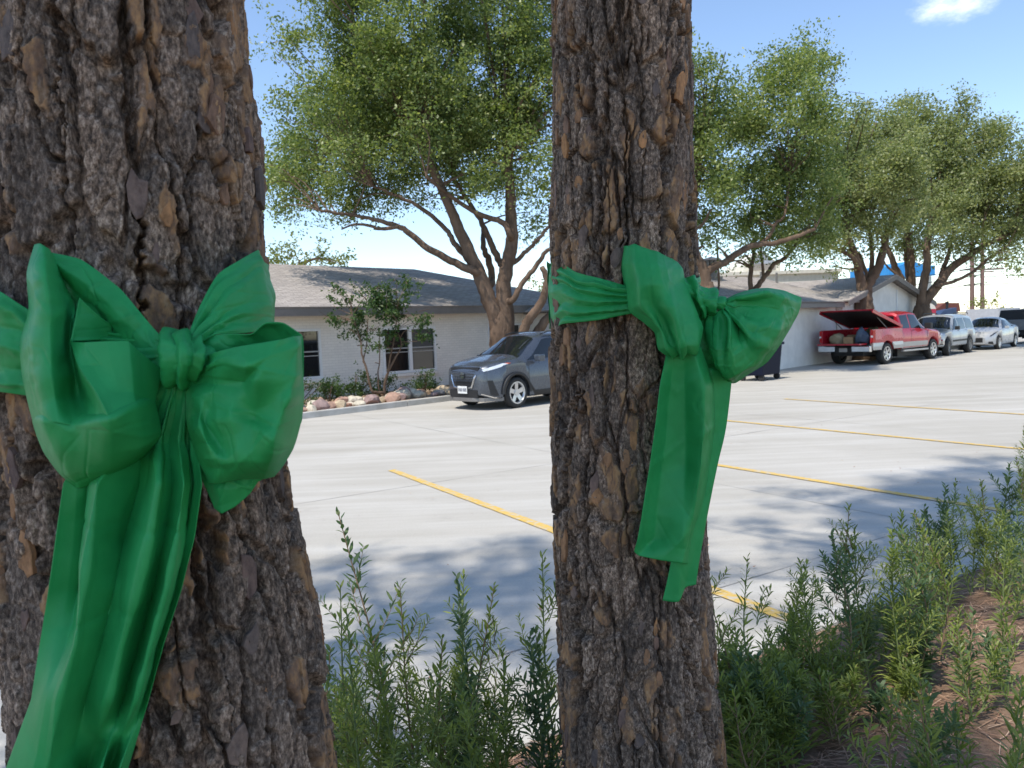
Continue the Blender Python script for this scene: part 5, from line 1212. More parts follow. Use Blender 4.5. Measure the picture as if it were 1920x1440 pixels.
# ------------------------------------------------------------ the green bows
BOW = {
'L_roll':[[(-5480,9050,18720),(-5330,8900,18710),(-5250,8850,18670),(-5230,8900,18640),(-5290,9050,18610),(-5310,9150,18570)],[(-5600,9050,18380),(-5230,8580,18360),(-5030,8450,18330),(-5060,8680,18290),(-5180,9000,18250),(-5210,9150,18210)],[(-5610,9050,17970),(-5190,8500,17940),(-4980,8380,17930),(-5000,8650,17940),(-5110,9000,17960),(-5130,9150,17990)],[(-5740,9050,17590),(-5230,8450,17560),(-4960,8320,17560),(-5000,8620,17550),(-5050,8850,17550),(-4880,8600,17550)],[(-5720,9000,17230),(-5200,8400,17240),(-4950,8280,17240),(-4950,8550,17220),(-4960,8750,17240),(-4600,8220,17280)],[(-5650,8950,16920),(-5130,8350,16950),(-4930,8280,16950),(-4920,8520,16930),(-4880,8680,16940),(-4360,8060,17020)],[(-5580,8900,16670),(-5050,8280,16720),(-4860,8200,16710),(-4710,8220,16670),(-4480,8130,16680),(-4140,7880,16750)]],
'L_panel':[[(-4910,8620,17570),(-4600,8350,17560),(-4350,8320,17560),(-4170,8420,17550),(-4140,8620,17420),(-4040,8850,17230)],[(-4590,8200,17280),(-4480,8260,17280),(-4280,8270,17270),(-4130,8370,17260),(-4110,8570,17180),(-4050,8850,17080)],[(-4350,8040,17020),(-4280,8110,17020),(-4190,8210,17010),(-4100,8320,17000),(-4080,8500,16880),(-4080,8800,16920)],[(-4140,7870,16750),(-4130,7960,16780),(-4060,8060,16820),(-4020,8200,16850),(-4030,8420,16800),(-4080,8770,16830)]],
'L_pouch':[[(-5640,9050,16780),(-5120,8450,16810),(-4820,8420,16760),(-4280,8150,16820),(-4140,8420,16910),(-4150,8900,16900)],[(-5580,8900,16670),(-5050,8280,16720),(-4700,8210,16670),(-4140,7870,16750),(-4030,8210,16840),(-4080,8770,16830)],[(-5460,8850,16330),(-5030,8380,16390),(-4700,8260,16390),(-4310,8180,16390),(-4110,8400,16380),(-4070,8820,16470)],[(-5290,8850,16060),(-4990,8530,16120),(-4750,8470,16120),(-4520,8500,16140),(-4380,8650,16190),(-4290,8900,16240)],[(-5150,8920,15870),(-5060,8850,15880),(-4970,8850,15900),(-4830,8900,15930),(-4690,9000,15990),(-4480,9120,16150)]],
'L_back':[[(-5480,9060,18720),(-5330,9120,18630),(-5220,9150,18600),(-5030,9180,18540),(-4830,9180,18390),(-4570,9150,18170),(-4330,9080,17890),(-4160,9020,17700),(-4020,8950,17570)],[(-5410,9080,18650),(-5260,9050,18500),(-5110,9050,18380),(-4930,9060,18260),(-4750,9060,18090),(-4540,9030,17870),(-4330,8980,17660),(-4160,8920,17480),(-4020,8880,17370)],[(-5320,9120,18580),(-5270,9170,18340),(-5070,9150,18090),(-4890,9140,17900),(-4730,9140,17770),(-4560,9100,17580),(-4380,9030,17410),(-4200,8950,17280),(-4030,8880,17230)],[(-5430,9300,18100),(-5350,9400,17840),(-5230,9500,17580),(-5040,9500,17440),(-4860,9450,17370),(-4650,9350,17270),(-4440,9200,17170),(-4240,9050,17130),(-4070,8950,17140)],[(-5720,9300,17340),(-5610,9400,17070),(-5390,9450,16860),(-5130,9450,16790),(-4910,9400,16780),(-4660,9300,16820),(-4450,9200,16880),(-4240,9050,16980),(-4060,8950,17070)],[(-5500,9150,16570),(-5360,9200,16240),(-5190,9200,16040),(-4990,9200,16030),(-4790,9200,16120),(-4610,9180,16280),(-4400,9120,16530),(-4220,9050,16790),(-4070,8970,17030)]],
'L_inner':[[(-4870,8800,18070),(-4820,8920,17950),(-4760,9030,17840),(-4700,9120,17760)],[(-4900,8720,17820),(-4840,8880,17740),(-4790,9050,17680),(-4720,9180,17660)],[(-4920,8640,17580),(-4840,8850,17580),(-4770,9120,17590),(-4680,9250,17590)]],
'R_front':[[(-3460,8750,17350),(-3270,8500,17390),(-2990,8350,17440),(-2810,8280,17460),(-2490,8320,17500),(-2410,8550,17530),(-2440,9050,17540)],[(-3600,8850,17150),(-3320,8520,17230),(-3100,8320,17280),(-2790,8080,17230),(-2570,8200,17330),(-2360,8500,17420),(-2450,9050,17470)],[(-3730,8850,17070),(-3540,8780,17120),(-3240,8520,17090),(-2910,8420,17070),(-2680,8120,17090),(-2370,8380,17100),(-2460,9050,17150)],[(-3770,8850,16880),(-3480,8580,16930),(-3310,8500,16950),(-3030,8380,16890),(-2800,8400,16760),(-2400,8240,16880),(-2460,9050,16840)],[(-3780,8850,16600),(-3480,8460,16670),(-3420,8520,16630),(-3060,8260,16700),(-2840,8420,16630),(-2530,8200,16570),(-2520,9050,16500)],[(-3740,8880,16350),(-3380,8340,16410),(-3250,8430,16360),(-3030,8280,16470),(-2850,8300,16550),(-2560,8120,16430),(-2620,9050,16220)],[(-3690,8930,16090),(-3300,8400,16170),(-3120,8320,16180),(-2980,8260,16210),(-2840,8280,16210),(-2700,8380,16170),(-2750,9050,16020)],[(-3620,8980,15850),(-3430,8720,15890),(-3290,8660,15920),(-3130,8660,15940),(-3020,8720,15930),(-2930,8840,15900),(-2880,9080,15880)]],
'R_back':[[(-3640,9000,17550),(-3430,9000,17590),(-3210,9000,17590),(-3020,9020,17580),(-2860,9050,17700),(-2670,9100,17700),(-2450,9070,17550)],[(-3550,8950,17410),(-3410,9000,17420),(-3240,9050,17440),(-3080,9150,17450),(-2960,9300,17460),(-2730,9300,17470),(-2440,9080,17460)],[(-3650,9050,17140),(-3490,9250,17130),(-3320,9400,17110),(-3140,9450,17100),(-2940,9450,17090),(-2730,9400,17090),(-2460,9080,17100)],[(-3800,9150,16700),(-3660,9350,16610),(-3440,9450,16520),(-3240,9450,16510),(-3050,9450,16500),(-2820,9350,16510),(-2510,9070,16530)],[(-3790,9150,16180),(-3660,9250,16030),(-3490,9300,15950),(-3290,9300,15940),(-3130,9300,15900),(-2990,9250,15910),(-2810,9090,15960)]],
'R_flap':[[(-3870,9100,16290),(-3630,9050,16190),(-3390,9050,16060),(-3150,9080,15980),(-2970,9120,15960)],[(-3800,9080,16050),(-3580,9000,15940),(-3310,8960,15890),(-3110,9020,15880),(-3010,9100,15860)],[(-3720,9080,15820),(-3510,8940,15780),(-3270,8920,15780),(-3120,9000,15810),(-3080,9100,15820)],[(-3610,9080,15520),(-3510,9020,15470),(-3340,9000,15550),(-3240,9040,15630),(-3180,9100,15690)]],
'knotL':[[(-4070,8950,17640),(-3880,8820,17660),(-3710,8780,17610),(-3560,8820,17550),(-3500,8950,17440)],[(-3980,8720,17490),(-3730,8500,17500),(-3550,8450,17470),(-3420,8550,17400),(-3410,8850,17340)],[(-3960,8680,17270),(-3690,8420,17280),(-3550,8420,17260),(-3480,8580,17250),(-3490,8850,17210)],[(-4030,8850,17070),(-3820,8680,17050),(-3700,8680,17040),(-3630,8780,17090),(-3620,8950,17140)]],
'bandL':[[(-3770,9000,17580),(-3680,8900,17560),(-3620,8860,17540),(-3560,8860,17510)],[(-3660,9250,18000),(-3580,9150,17830),(-3500,9050,17690),(-3430,9000,17590)],[(-3550,9500,18330),(-3420,9300,18080),(-3360,9220,17830),(-3310,9180,17590)],[(-3450,10000,18540),(-3320,9750,18270),(-3230,9620,17930),(-3180,9550,17610)],[(-3520,11000,18780),(-3320,10550,18470),(-3210,10400,18060),(-3210,10400,17710)],[(-3740,11700,18820),(-3440,11400,18230),(-3450,11400,17970),(-3470,11400,17750)]],
'bandL2':[[(-4060,8950,17560),(-4050,8900,17480),(-4060,8900,17350),(-4090,8950,17170)],[(-4840,9150,17690),(-4830,9100,17500),(-4850,9100,17250),(-4890,9150,17000)],[(-5350,9180,17840),(-5340,9100,17590),(-5380,9100,17270),(-5450,9180,16940)],[(-5700,9160,17990),(-5690,9080,17700),(-5740,9080,17320),(-5800,9160,16960)],[(-6060,9250,18210),(-6040,9160,17870),(-6090,9160,17360),(-6180,9250,17010)],[(-6600,9600,18360),(-6590,9500,17960),(-6640,9500,17440),(-6720,9600,17000)],[(-7450,10600,18530),(-7460,10500,18020),(-7510,10500,17440),(-7590,10600,16960)]],
'tailL':[[(-4110,9000,17130),(-4030,8930,17130),(-4010,9000,17120),(-3930,8930,17130),(-3910,9000,17120),(-3840,8930,17120),(-3820,9000,17120),(-3740,8930,17120),(-3730,9000,17110)],[(-5080,9050,16380),(-4850,9100,16360),(-4550,8950,16370),(-4430,9150,16340),(-4150,8900,16360),(-4100,9100,16330),(-3910,8900,16350),(-3890,9100,16320),(-3740,9000,16330)],[(-5260,8850,15930),(-5050,9000,15900),(-4680,8520,15980),(-4500,9120,15850),(-3990,8520,15950),(-4030,8950,15860),(-3770,8650,15910),(-3840,9020,15840),(-3650,8850,15870)],[(-5370,8800,15300),(-5170,9050,15230),(-4760,8420,15380),(-4720,9100,15190),(-4110,8450,15350),(-4170,8950,15210),(-3870,8580,15300),(-3960,9000,15190),(-3780,8850,15230)],[(-5470,8750,14720),(-5260,9000,14620),(-4820,8320,14840),(-4690,8720,14700),(-4260,8400,14790),(-4360,9000,14590),(-3990,8500,14740),(-4100,8980,14580),(-3950,8800,14640)],[(-5580,8680,14090),(-5230,8620,14100),(-4900,8220,14250),(-4870,8680,14060),(-4470,8380,14170),(-4590,9000,13910),(-4200,8480,14120),(-4360,8980,13910),(-4210,8800,13980)],[(-5640,8550,13510),(-5270,8280,13630),(-5090,8180,13670),(-5100,8680,13420),(-4660,8380,13550),(-4840,9000,13250),(-4410,8480,13490),(-4580,8980,13250),(-4440,8820,13320)],[(-5930,8450,12770),(-5440,8150,12920),(-5240,8120,12930),(-5260,8620,12640),(-5360,9050,12390),(-4810,8380,12760),(-5070,9000,12410),(-4670,8500,12680),(-4760,8850,12480)],[(-6310,8450,12020),(-5830,8200,12170),(-5650,8200,12160),(-5490,8500,11950),(-5620,8900,11680),(-5180,8500,11940),(-5310,8920,11660),(-5020,8650,11830),(-5040,8850,11690)]],
'bandR':[[(1170,19650,19300),(1060,19450,18950),(1010,19400,18530),(1030,19450,17970),(1130,19650,17410)],[(1400,18650,19010),(1330,18520,18770),(1300,18500,18400),(1290,18520,17960),(1240,18650,17600)],[(1630,18200,18800),(1600,18100,18530),(1580,18080,18230),(1570,18100,17870),(1570,18200,17630)],[(2140,17780,18610),(2120,17650,18390),(2110,17650,18170),(2110,17680,17930),(2110,17780,17670)],[(2670,17650,18430),(2680,17520,18260),(2710,17500,18120),(2740,17520,17970),(2790,17650,17780)],[(3470,17550,18270),(3500,17450,18170),(3540,17450,18060),(3590,17450,17930),(3650,17550,17780)]],
'bandR2':[[(4070,17500,18440),(4080,17450,18240),(4120,17450,18060),(4180,17500,17820)],[(4490,18200,18570),(4500,18200,18260),(4520,18200,18010),(4520,18200,17700)],[(4830,19500,18710),(4850,19500,18310),(4870,19500,17980),(4850,19500,17580)],[(4940,20600,18860),(4930,20600,18370),(4920,20600,18010),(4910,20600,17590)]],
'Q_front':[[(2680,17500,19300),(2850,17250,19300),(3120,17150,19180),(3470,17250,19070),(3760,17550,18950)],[(2620,17400,18890),(2750,16750,18830),(3060,16550,18760),(3460,16750,18720),(3910,17450,18720)],[(2670,17350,18410),(2780,16600,18360),(3070,16380,18340),(3500,16650,18330),(3970,17350,18420)],[(2750,17350,17870),(2850,16620,17920),(3140,16620,17920),(3480,16380,17930),(4050,17150,18050)],[(3070,17250,17570),(3120,16680,17610),(3350,16720,17600),(3570,16300,17580),(4170,17050,17690)],[(3310,17200,17310),(3310,16680,17310),(3470,16750,17250),(3650,16300,17240),(4270,17000,17390)],[(3360,17150,16990),(3390,16680,16990),(3550,16600,16990),(3740,16320,17010),(4200,16950,17060)],[(3570,17250,16830),(3570,16900,16810),(3680,16800,16780),(3850,16700,16800),(4120,17050,16860)]],
'knotR':[[(3960,17650,18540),(4170,17520,18510),(4380,17500,18400),(4730,17520,18220),(4900,17620,18030)],[(3960,17350,18300),(4150,17150,18220),(4350,17120,18120),(4640,17200,18000),(4860,17420,17930)],[(4100,17350,17990),(4190,17150,17900),(4370,17120,17830),(4620,17200,17840),(4830,17420,17850)],[(4280,17550,17680),(4370,17420,17630),(4510,17420,17640),(4690,17470,17700),(4830,17550,17780)]],
'S_front':[[(4850,17550,18000),(5150,17500,18130),(5550,17600,18220),(5940,17700,18240),(6360,17850,18170),(6880,18150,18000)],[(4830,17420,17920),(5120,17200,18010),(5450,17120,18070),(5800,17180,18120),(6180,17400,18000),(6850,18100,17850)],[(4830,17380,17880),(5200,17350,17840),(5580,17350,17820),(5950,17380,17770),(6210,17450,17680),(6760,18050,17630)],[(4840,17350,17840),(5130,17150,17640),(5440,17000,17470),(5690,17000,17370),(6020,17200,17280),(6580,18000,17350)],[(4840,17350,17810),(5050,16950,17510),(5240,16880,17230),(5480,16900,17050),(5790,17120,16910),(6290,17900,16940)],[(4840,17400,17790),(5100,17450,17460),(5100,17020,17000),(5220,17020,16700),(5450,17220,16520),(5960,17900,16530)],[(4800,17350,17790),(4830,16850,17560),(4790,16750,16960),(4910,16880,16540),(5060,17100,16320),(5500,17900,16250)],[(4750,17400,17770),(4760,17200,17430),(4650,17000,16900),(4700,17000,16490),(4830,17200,16210),(5200,17900,16070)],[(4640,17450,17720),(4520,17250,17380),(4450,17150,16970),(4550,17200,16540),(4700,17400,16350),(4990,17900,16110)],[(4490,17550,17680),(4450,17650,17440),(4450,17650,17110),(4530,17650,16890),(4640,17750,16640),(4820,17950,16370)],[(4230,17750,17700),(4150,17750,17430),(4180,17750,17090),(4290,17750,16810),(4450,17820,16560),(4710,18000,16340)]],
'S_back':[[(4830,17420,17920),(5420,18200,18040),(5770,18120,18110),(6140,18180,18160),(6530,18400,18020),(6850,18100,17850)],[(4830,17380,17880),(5500,18350,17860),(5900,18350,17830),(6290,18380,17780),(6570,18450,17700),(6760,18050,17630)],[(4840,17350,17840),(5430,18150,17650),(5760,18000,17470),(6030,18000,17360),(6370,18200,17270),(6580,18000,17350)],[(4840,17350,17810),(5340,17950,17510),(5550,17880,17220),(5800,17900,17020),(6120,18120,16880),(6290,17900,16940)],[(4840,17400,17790),(5390,18450,17460),(5400,18020,16970),(5520,18020,16650),(5770,18220,16460),(5960,17900,16530)],[(4800,17350,17790),(5120,17850,17570),(5080,17750,16930),(5200,17880,16490),(5350,18100,16260),(5500,17900,16250)],[(4750,17400,17770),(5040,18200,17420),(4920,18000,16870),(4980,18000,16430),(5110,18200,16130),(5200,17900,16070)],[(4640,17450,17720),(4790,18250,17370),(4710,18150,16930),(4820,18200,16490),(4970,18400,16280),(4990,17900,16110)],[(4490,17550,17680),(4700,18650,17440),(4700,18650,17090),(4790,18650,16860),(4900,18750,16590),(4820,17950,16370)],[(4230,17750,17700),(4390,18750,17430),(4420,18750,17060),(4530,18750,16770),(4690,18820,16500),(4710,18000,16340)]],
'S_hem':[[(4850,17570,17970),(5160,17550,18100),(5560,17650,18190),(5960,17750,18190),(6380,17900,18080),(6880,18150,17950)],[(4970,17900,17890),(5350,18000,17910),(5760,18100,17960),(6140,18200,17940),(6480,18250,17870),(6830,18200,17730)]],
'tailR':[[(3540,17350,17000),(3680,17200,17000),(3860,17150,16990),(4070,17150,16980),(4260,17250,16970)],[(3280,17000,16190),(3570,17350,16150),(3910,17350,16140),(4230,17000,16150),(4600,17550,16100)],[(3140,16950,15250),(3480,17400,15180),(3910,17450,15150),(4230,17000,15200),(4630,17650,15100)],[(3000,16950,14420),(3370,17400,14320),(3880,17450,14290),(4150,17000,14360),(4500,17650,14230)],[(2820,16950,13460),(3220,17350,13350),(3780,17200,13360),(4020,17100,13380),(4340,17650,13240)],[(2680,16950,12740),(3110,17350,12610),(3690,17000,12680),(3880,17200,12620),(4120,17650,12490)],[(2600,17050,12420),(2720,17150,12290),(3220,17100,12170),(3680,17100,12090),(3910,17450,11950)]],
'tailR2':[[(4380,17650,16470),(4600,17600,16460),(4870,17700,16450),(5120,17750,16430)],[(4090,17600,15130),(4390,17550,15120),(4730,17750,15080),(4950,17800,15070)],[(3910,17550,14270),(4190,17500,14270),(4540,17700,14220),(4720,17750,14210)],[(3710,17450,13180),(3940,17400,13190),(4250,17600,13130),(4450,17700,13090)],[(3470,17350,11970),(3680,17300,11980),(3970,17500,11900),(4180,17600,11860)],[(3270,17350,11150),(3630,17300,11130),(3840,17500,11380),(4110,17600,11410)]]}

t = NT('green_plastic_ribbon')
nz = t.noise(30, 4, 0.6); fz = t.noise(420, 3, 0.6)
c = t.ramp(nz, [(0.3, (0.024, 0.32, 0.085)), (0.7, (0.034, 0.375, 0.105))])
p = t.bsdf(c, 0.47, 0, 0.30, t.bump(t.mix(0.3, nz, fz), 0.16, 0.004))
tl_ = t.n('BsdfTranslucent'); tl_.inputs[0].default_value = (0.03, 0.48, 0.15, 1)
ms = t.n('MixShader'); ms.inputs[0].default_value = 0.13
t.l(p.outputs[0], ms.inputs[1]); t.l(tl_.outputs[0], ms.inputs[2])
M_RIB = t.done(ms)

def cr_interp(P, n):
    """Catmull-Rom along axis 0 of P (m, k, 3) to n samples, with the straight version beside it"""
    m = P.shape[0]; s = np.linspace(0, m-1, n); i = np.minimum(s.astype(int), m-2); f = (s-i)[:, None, None]
    Q = np.concatenate([2*P[:1]-P[1:2], P, 2*P[-1:]-P[-2:-1]], 0)
    a, b, c, d = Q[i], Q[i+1], Q[i+2], Q[i+3]
    cr = 0.5*(2*b+(-a+c)*f+(2*a-5*b+4*c-d)*f**2+(-a+3*b-3*c+d)*f**3)
    return cr, b*(1-f)+c*f

def cloth(name, key, root, n=(70, 70), lin=0.5, wr=0.002, ws=16, pleat=None, seed=1, thick=0.0009, skirt=0.0, fan=None):
    Pg = np.array(BOW[key], float)/10000.0
    if skirt:
        g = np.concatenate([Pg[:1], Pg, Pg[-1:]], 0); g = np.concatenate([g[:, :1], g, g[:, -1:]], 1)
        cen = Pg.reshape(-1, 3).mean(0)
        for sl_ in ((0, slice(None)), (-1, slice(None)), (slice(None), 0), (slice(None), -1)):
            g[sl_] = cen+(g[sl_]-cen)*0.99; g[sl_][..., 1] += skirt
        Pg = g
    c1, l1 = cr_interp(Pg, n[0]); A = c1*(1-lin)+l1*lin
    B_ = A.transpose(1, 0, 2); c2, l2 = cr_interp(B_, n[1]); S = (c2*(1-lin)+l2*lin).transpose(1, 0, 2)
    for _ in range(1):                                                  # take the knife edge off the folds
        K = S.copy(); K[1:-1, 1:-1] = 0.8*S[1:-1, 1:-1]+0.05*(S[:-2, 1:-1]+S[2:, 1:-1]+S[1:-1, :-2]+S[1:-1, 2:]); S = K
    du = np.gradient(S, axis=0); dv = np.gradient(S, axis=1)
    N = np.cross(du, dv); N /= (np.linalg.norm(N, axis=-1, keepdims=True)+1e-9)
    if N[..., 1].mean() > 0: N = -N
    x, y = S[..., 0]*ws, S[..., 2]*ws
    ca, sa = math.cos(seed*1.3), math.sin(seed*1.3)
    wx = x+0.35*(vnoise(x*0.7, y*0.7, seed+40)-0.5); wy = y+0.35*(vnoise(x*0.7+9, y*0.7, seed+41)-0.5)
    h = wr*1.7*facets((wx*ca+wy*sa)*0.75, (wy*ca-wx*sa)*0.5, seed)+wr*1.5*facets((wx*sa-wy*ca)*1.9, (wy*sa+wx*ca)*1.3, seed+4)+wr*0.8*facets((wx*ca-wy*sa)*4.1, (wy*ca+wx*sa)*2.3, seed+5)+wr*0.25*(fbm(x*2.5, y*2.5, 2, seed)-0.5)
    cz = facets((wx*ca+wy*sa)*1.1+5, (wy*ca-wx*sa)*0.8, seed+61); cz2 = facets((wx*sa-wy*ca)*2.1+2, (wy*sa+wx*ca)*0.9, seed+62)
    h = h+wr*0.4*np.exp(-(cz/0.035)**2)-wr*0.35*np.exp(-(cz2/0.03)**2)
    U, V_ = np.meshgrid(np.linspace(0, 1, n[0]), np.linspace(0, 1, n[1]), indexing='ij')
    if pleat:
        amp, freq, fall_ = pleat
        ph = V_*freq+0.6*vnoise(U*3, V_*5, seed+8)+0.25*vnoise(U*9, V_*freq, seed+2)
        tri = np.abs(2*(ph-np.floor(ph))-1)
        w = np.exp((1-U)/fall_) if fall_ < 0 else np.exp(-U/fall_) if fall_ < 5 else 1.0
        h = h+amp*(tri-0.5)*w
    if fan:
        amp, freq, fall_ = fan; ph = U*freq+0.5*vnoise(U*6, V_*3, seed+8)
        h = h+amp*(np.abs(2*(ph-np.floor(ph))-1)-0.5)*np.exp(-V_/fall_)*sstep(0, 0.12, V_)
    ed = np.minimum(np.minimum(U, 1-U), np.minimum(V_, 1-V_)); h = h*np.clip(ed/0.10, 0.15, 1)
    S = S+N*h[..., None]
    I = np.arange(n[0]*n[1]).reshape(n)
    F = np.stack([I[:-1, :-1], I[1:, :-1], I[1:, 1:], I[:-1, 1:]], -1).reshape(-1, 4)
    o_ = np.array(root.location)
    ob_ = link(name, mesh_np(name, (S-o_).reshape(-1, 3), F, True), M_RIB, root)
    md = ob_.modifiers.new('thickness', 'SOLIDIFY'); md.thickness = thick; md.offset = 0
    return ob_

def back_band(root, cx, cy, r, a0, a1, zt, zb, seed):
    """the part of the ribbon that goes round behind the trunk"""
    n, m = 50, 14; V = []
    for i in range(n):
        u = i/(n-1); a = a0+(a1-a0)*u
        t0, t1 = np.interp(u, [0, 0.5, 1], zt), np.interp(u, [0, 0.5, 1], zb)
        for j in range(m):
            w = j/(m-1); rr = r+0.003*abs(2*((w*4+0.4*math.sin(u*7+seed)) % 1)-1)
            V.append((cx+rr*math.cos(a)-root.location[0], cy+rr*math.sin(a)-root.location[1], t0+(t1-t0)*w-root.location[2]))
    I = np.arange(n*m).reshape(n, m)
    F = np.stack([I[:-1, :-1], I[1:, :-1], I[1:, 1:], I[:-1, 1:]], -1).reshape(-1, 4)
    link('wrap_band', mesh_np('wrap_band', V, F, True), M_RIB, root)

bl = empty('ribbon_bow', (-0.40, 0.86, 1.78)); tag(bl, 'large green plastic bow tied round the left trunk', 'bow')
lp = cloth('loop', 'L_roll', bl, (120, 100), 0.3, 0.002, 22, None, 1)
cloth('loop_fold', 'L_panel', bl, (90, 110), 0.6, 0.002, 14, None, 2)
cloth('loop_fold', 'L_pouch', bl, (90, 120), 0.35, 0.0025, 14, None, 3)
cloth('loop_back', 'L_back', bl, (110, 110), 0.5, 0.004, 20, None, 4)
cloth('loop_fold', 'L_inner', bl, (30, 30), 0.5, 0.002, 20, None, 5)
cloth('loop', 'R_front', bl, (150, 150), 0.45, 0.0022, 16, None, 6, fan=(0.008, 6, 0.3))
cloth('loop_back', 'R_back', bl, (70, 70), 0.4, 0.004, 20, None, 7)
cloth('loop_fold', 'R_flap', bl, (50, 50), 0.8, 0.004, 20, None, 8)
cloth('knot', 'knotL', bl, (60, 70), 0.2, 0.002, 50, (0.009, 5.5, 9), 9, 0.0009, 0.035)
cloth('wrap_band', 'bandL', bl, (70, 60), 0.3, 0.003, 26, (0.012, 3.5, 0.5), 10)
cloth('wrap_band', 'bandL2', bl, (70, 60), 0.3, 0.003, 26, (0.012, 3.0, 9), 11)
cloth('tail', 'tailL', bl, (130, 190), 0.95, 0.004, 6, (0.006, 7, 0.5), 12)
back_band(bl, AX_L[3][1], AX_L[3][2], AX_L[3][3]+0.008, R(2), R(190), (1.865, 1.86, 1.855), (1.785, 1.74, 1.70), 2)

br_ = empty('ribbon_bow', (0.36, 1.72, 1.84)); tag(br_, 'green plastic bow tied round the right trunk, seen from its side', 'bow')
cloth('wrap_band', 'bandR', br_, (80, 70), 0.35, 0.003, 40, (0.011, 4.5, 9), 21)
cloth('wrap_band', 'bandR2', br_, (30, 30), 0.3, 0.003, 30, (0.008, 4, 9), 22)
cloth('loop', 'Q_front', br_, (110, 110), 0.45, 0.002, 18, (0.018, 4.5, -0.5), 23, 0.0009, 0.05)
cloth('knot', 'knotR', br_, (70, 60), 0.25, 0.004, 50, (0.016, 4.2, 9), 24, 0.0009, 0.04)
cloth('loop', 'S_front', br_, (140, 130), 0.5, 0.003, 20, None, 25, fan=(0.018, 9, 0.4))
cloth('loop_back', 'S_back', br_, (60, 60), 0.35, 0.004, 20, None, 26)
cloth('loop_fold', 'S_hem', br_, (20, 50), 0.3, 0.003, 20, None, 27)
cloth('tail', 'tailR', br_, (100, 70), 0.6, 0.004, 8, None, 28)
cloth('tail', 'tailR2', br_, (80, 40), 0.3, 0.003, 9, None, 29)
back_band(br_, AX_R[2][1], AX_R[2][2], AX_R[2][3]+0.008, R(5), R(178), (1.87, 1.90, 1.925), (1.77, 1.755, 1.75), 5)

# ------------------------------------------------------------ weeds and pine straw on the bank
M_WEED = leafmat('weed_leaf', [(0.1, (0.09, 0.13, 0.035)), (0.45, (0.18, 0.23, 0.055)), (0.75, (0.30, 0.345, 0.085)), (0.97, (0.48, 0.46, 0.14))], 0.42, 0.42, 0.4, 2.2)
M_STEM = plain('weed_stem', (0.16, 0.20, 0.07), 0.7)
M_DRYSTEM = plain('dry_stem', (0.26, 0.17, 0.10), 0.8)
M_WEED2 = leafmat('broad_weed_leaf', [(0.1, (0.05, 0.10, 0.05)), (0.5, (0.11, 0.17, 0.075)), (0.9, (0.21, 0.27, 0.11))], 0.36, 0.5, 0.35, 2.2)
def weed(base, tip, seed, dens=1.0, nb=3, bush=1.0, label=None, group=None):
    r = np.random.default_rng(seed)
    base = np.array(base, float); tip = np.array(tip, float)-base
    H = np.linalg.norm(tip)
    root = empty('weed_plant', tuple(base)); tag(root, label, 'plant', group)
    st = MB(); V, F = [], []
    def leaf(p, d, L, w):
        d = d/np.linalg.norm(d); s = np.cross(d, np.array([0, 0, 1.0])+r.normal(size=3)*0.35); s /= np.linalg.norm(s)
        up_ = np.cross(s, d); b = len(V)
        m1 = p+d*L*0.4+up_*L*0.05; m2 = p+d*L*0.75+up_*L*r.uniform(-0.06, 0.06); e = p+d*L-up_*L*r.uniform(-0.02, 0.22)
        V.extend([p, m1+s*w, m1-s*w, m2+s*w*0.75, m2-s*w*0.75, e])
        F.extend([(b, b+2, b+1, b+1), (b+1, b+2, b+4, b+3), (b+3, b+4, b+5, b+5)])
    def shoot(p0, p1, n, Lf, rs):
        bend = r.normal(size=3)*0.05*np.linalg.norm(p1-p0); bend[2] = 0
        pts = smooth_path([p0, p0*0.5+p1*0.5+bend, p1], 5)
        st.tube(pts, [rs*(1-0.75*i/(len(pts)-1)) for i in range(len(pts))], 5)
        A = np.array(pts)
        for k in range(n):
            u = (k+r.random())/n; u = 0.06+0.94*u
            j = u*(len(A)-1); i = min(int(j), len(A)-2); p = A[i]*(1-(j-i))+A[i+1]*(j-i)
            t_ = A[i+1]-A[i]; t_ /= np.linalg.norm(t_)
            a = k*2.4+r.normal()*0.3; q = np.array([math.cos(a), math.sin(a), 0]); q -= t_*(q@t_); q /= np.linalg.norm(q)
            el = r.uniform(0.35, 1.0) + 0.7*u**3
            leaf(p, q+t_*el, Lf*(1.15-0.75*u**2)*r.uniform(0.6, 1.15), Lf*(0.048+0.012*r.random())*(1 if seed % 4 else 1.5))
    dens = dens*r.uniform(0.55, 1.15); tip = tip+np.array([r.normal(), r.normal(), 0])*0.05*H
    n_main = int(120*H*dens)+14
    shoot(np.zeros(3), tip, n_main, 0.074*bush**0.3, 0.0035+0.002*H)
    for b in range(nb):
        u = r.uniform(0.25, 0.8); p0 = tip*u; a = r.uniform(0, 6.28)
        L = H*r.uniform(0.22, 0.5)*(1.15-u)*bush
        p1 = p0+np.array([math.cos(a)*0.55, math.sin(a)*0.55, 0.9])*L
        shoot(p0, p1, int(130*L*dens)+8, 0.052, 0.002)
    st.build('stem', M_STEM if seed % 3 else M_DRYSTEM, root)
    V = np.array(V); tri = np.array([f[:3] for f in F if f[2] == f[3]]); quad = np.array([f for f in F if f[2] != f[3]])
    me = bpy.data.meshes.new('foliage'); me.from_pydata(V.tolist(), [], tri.tolist()+quad.tolist()); me.update()
    tag(link('foliage', me, M_WEED if seed % 4 else M_WEED2, root), kind='stuff')
    return root
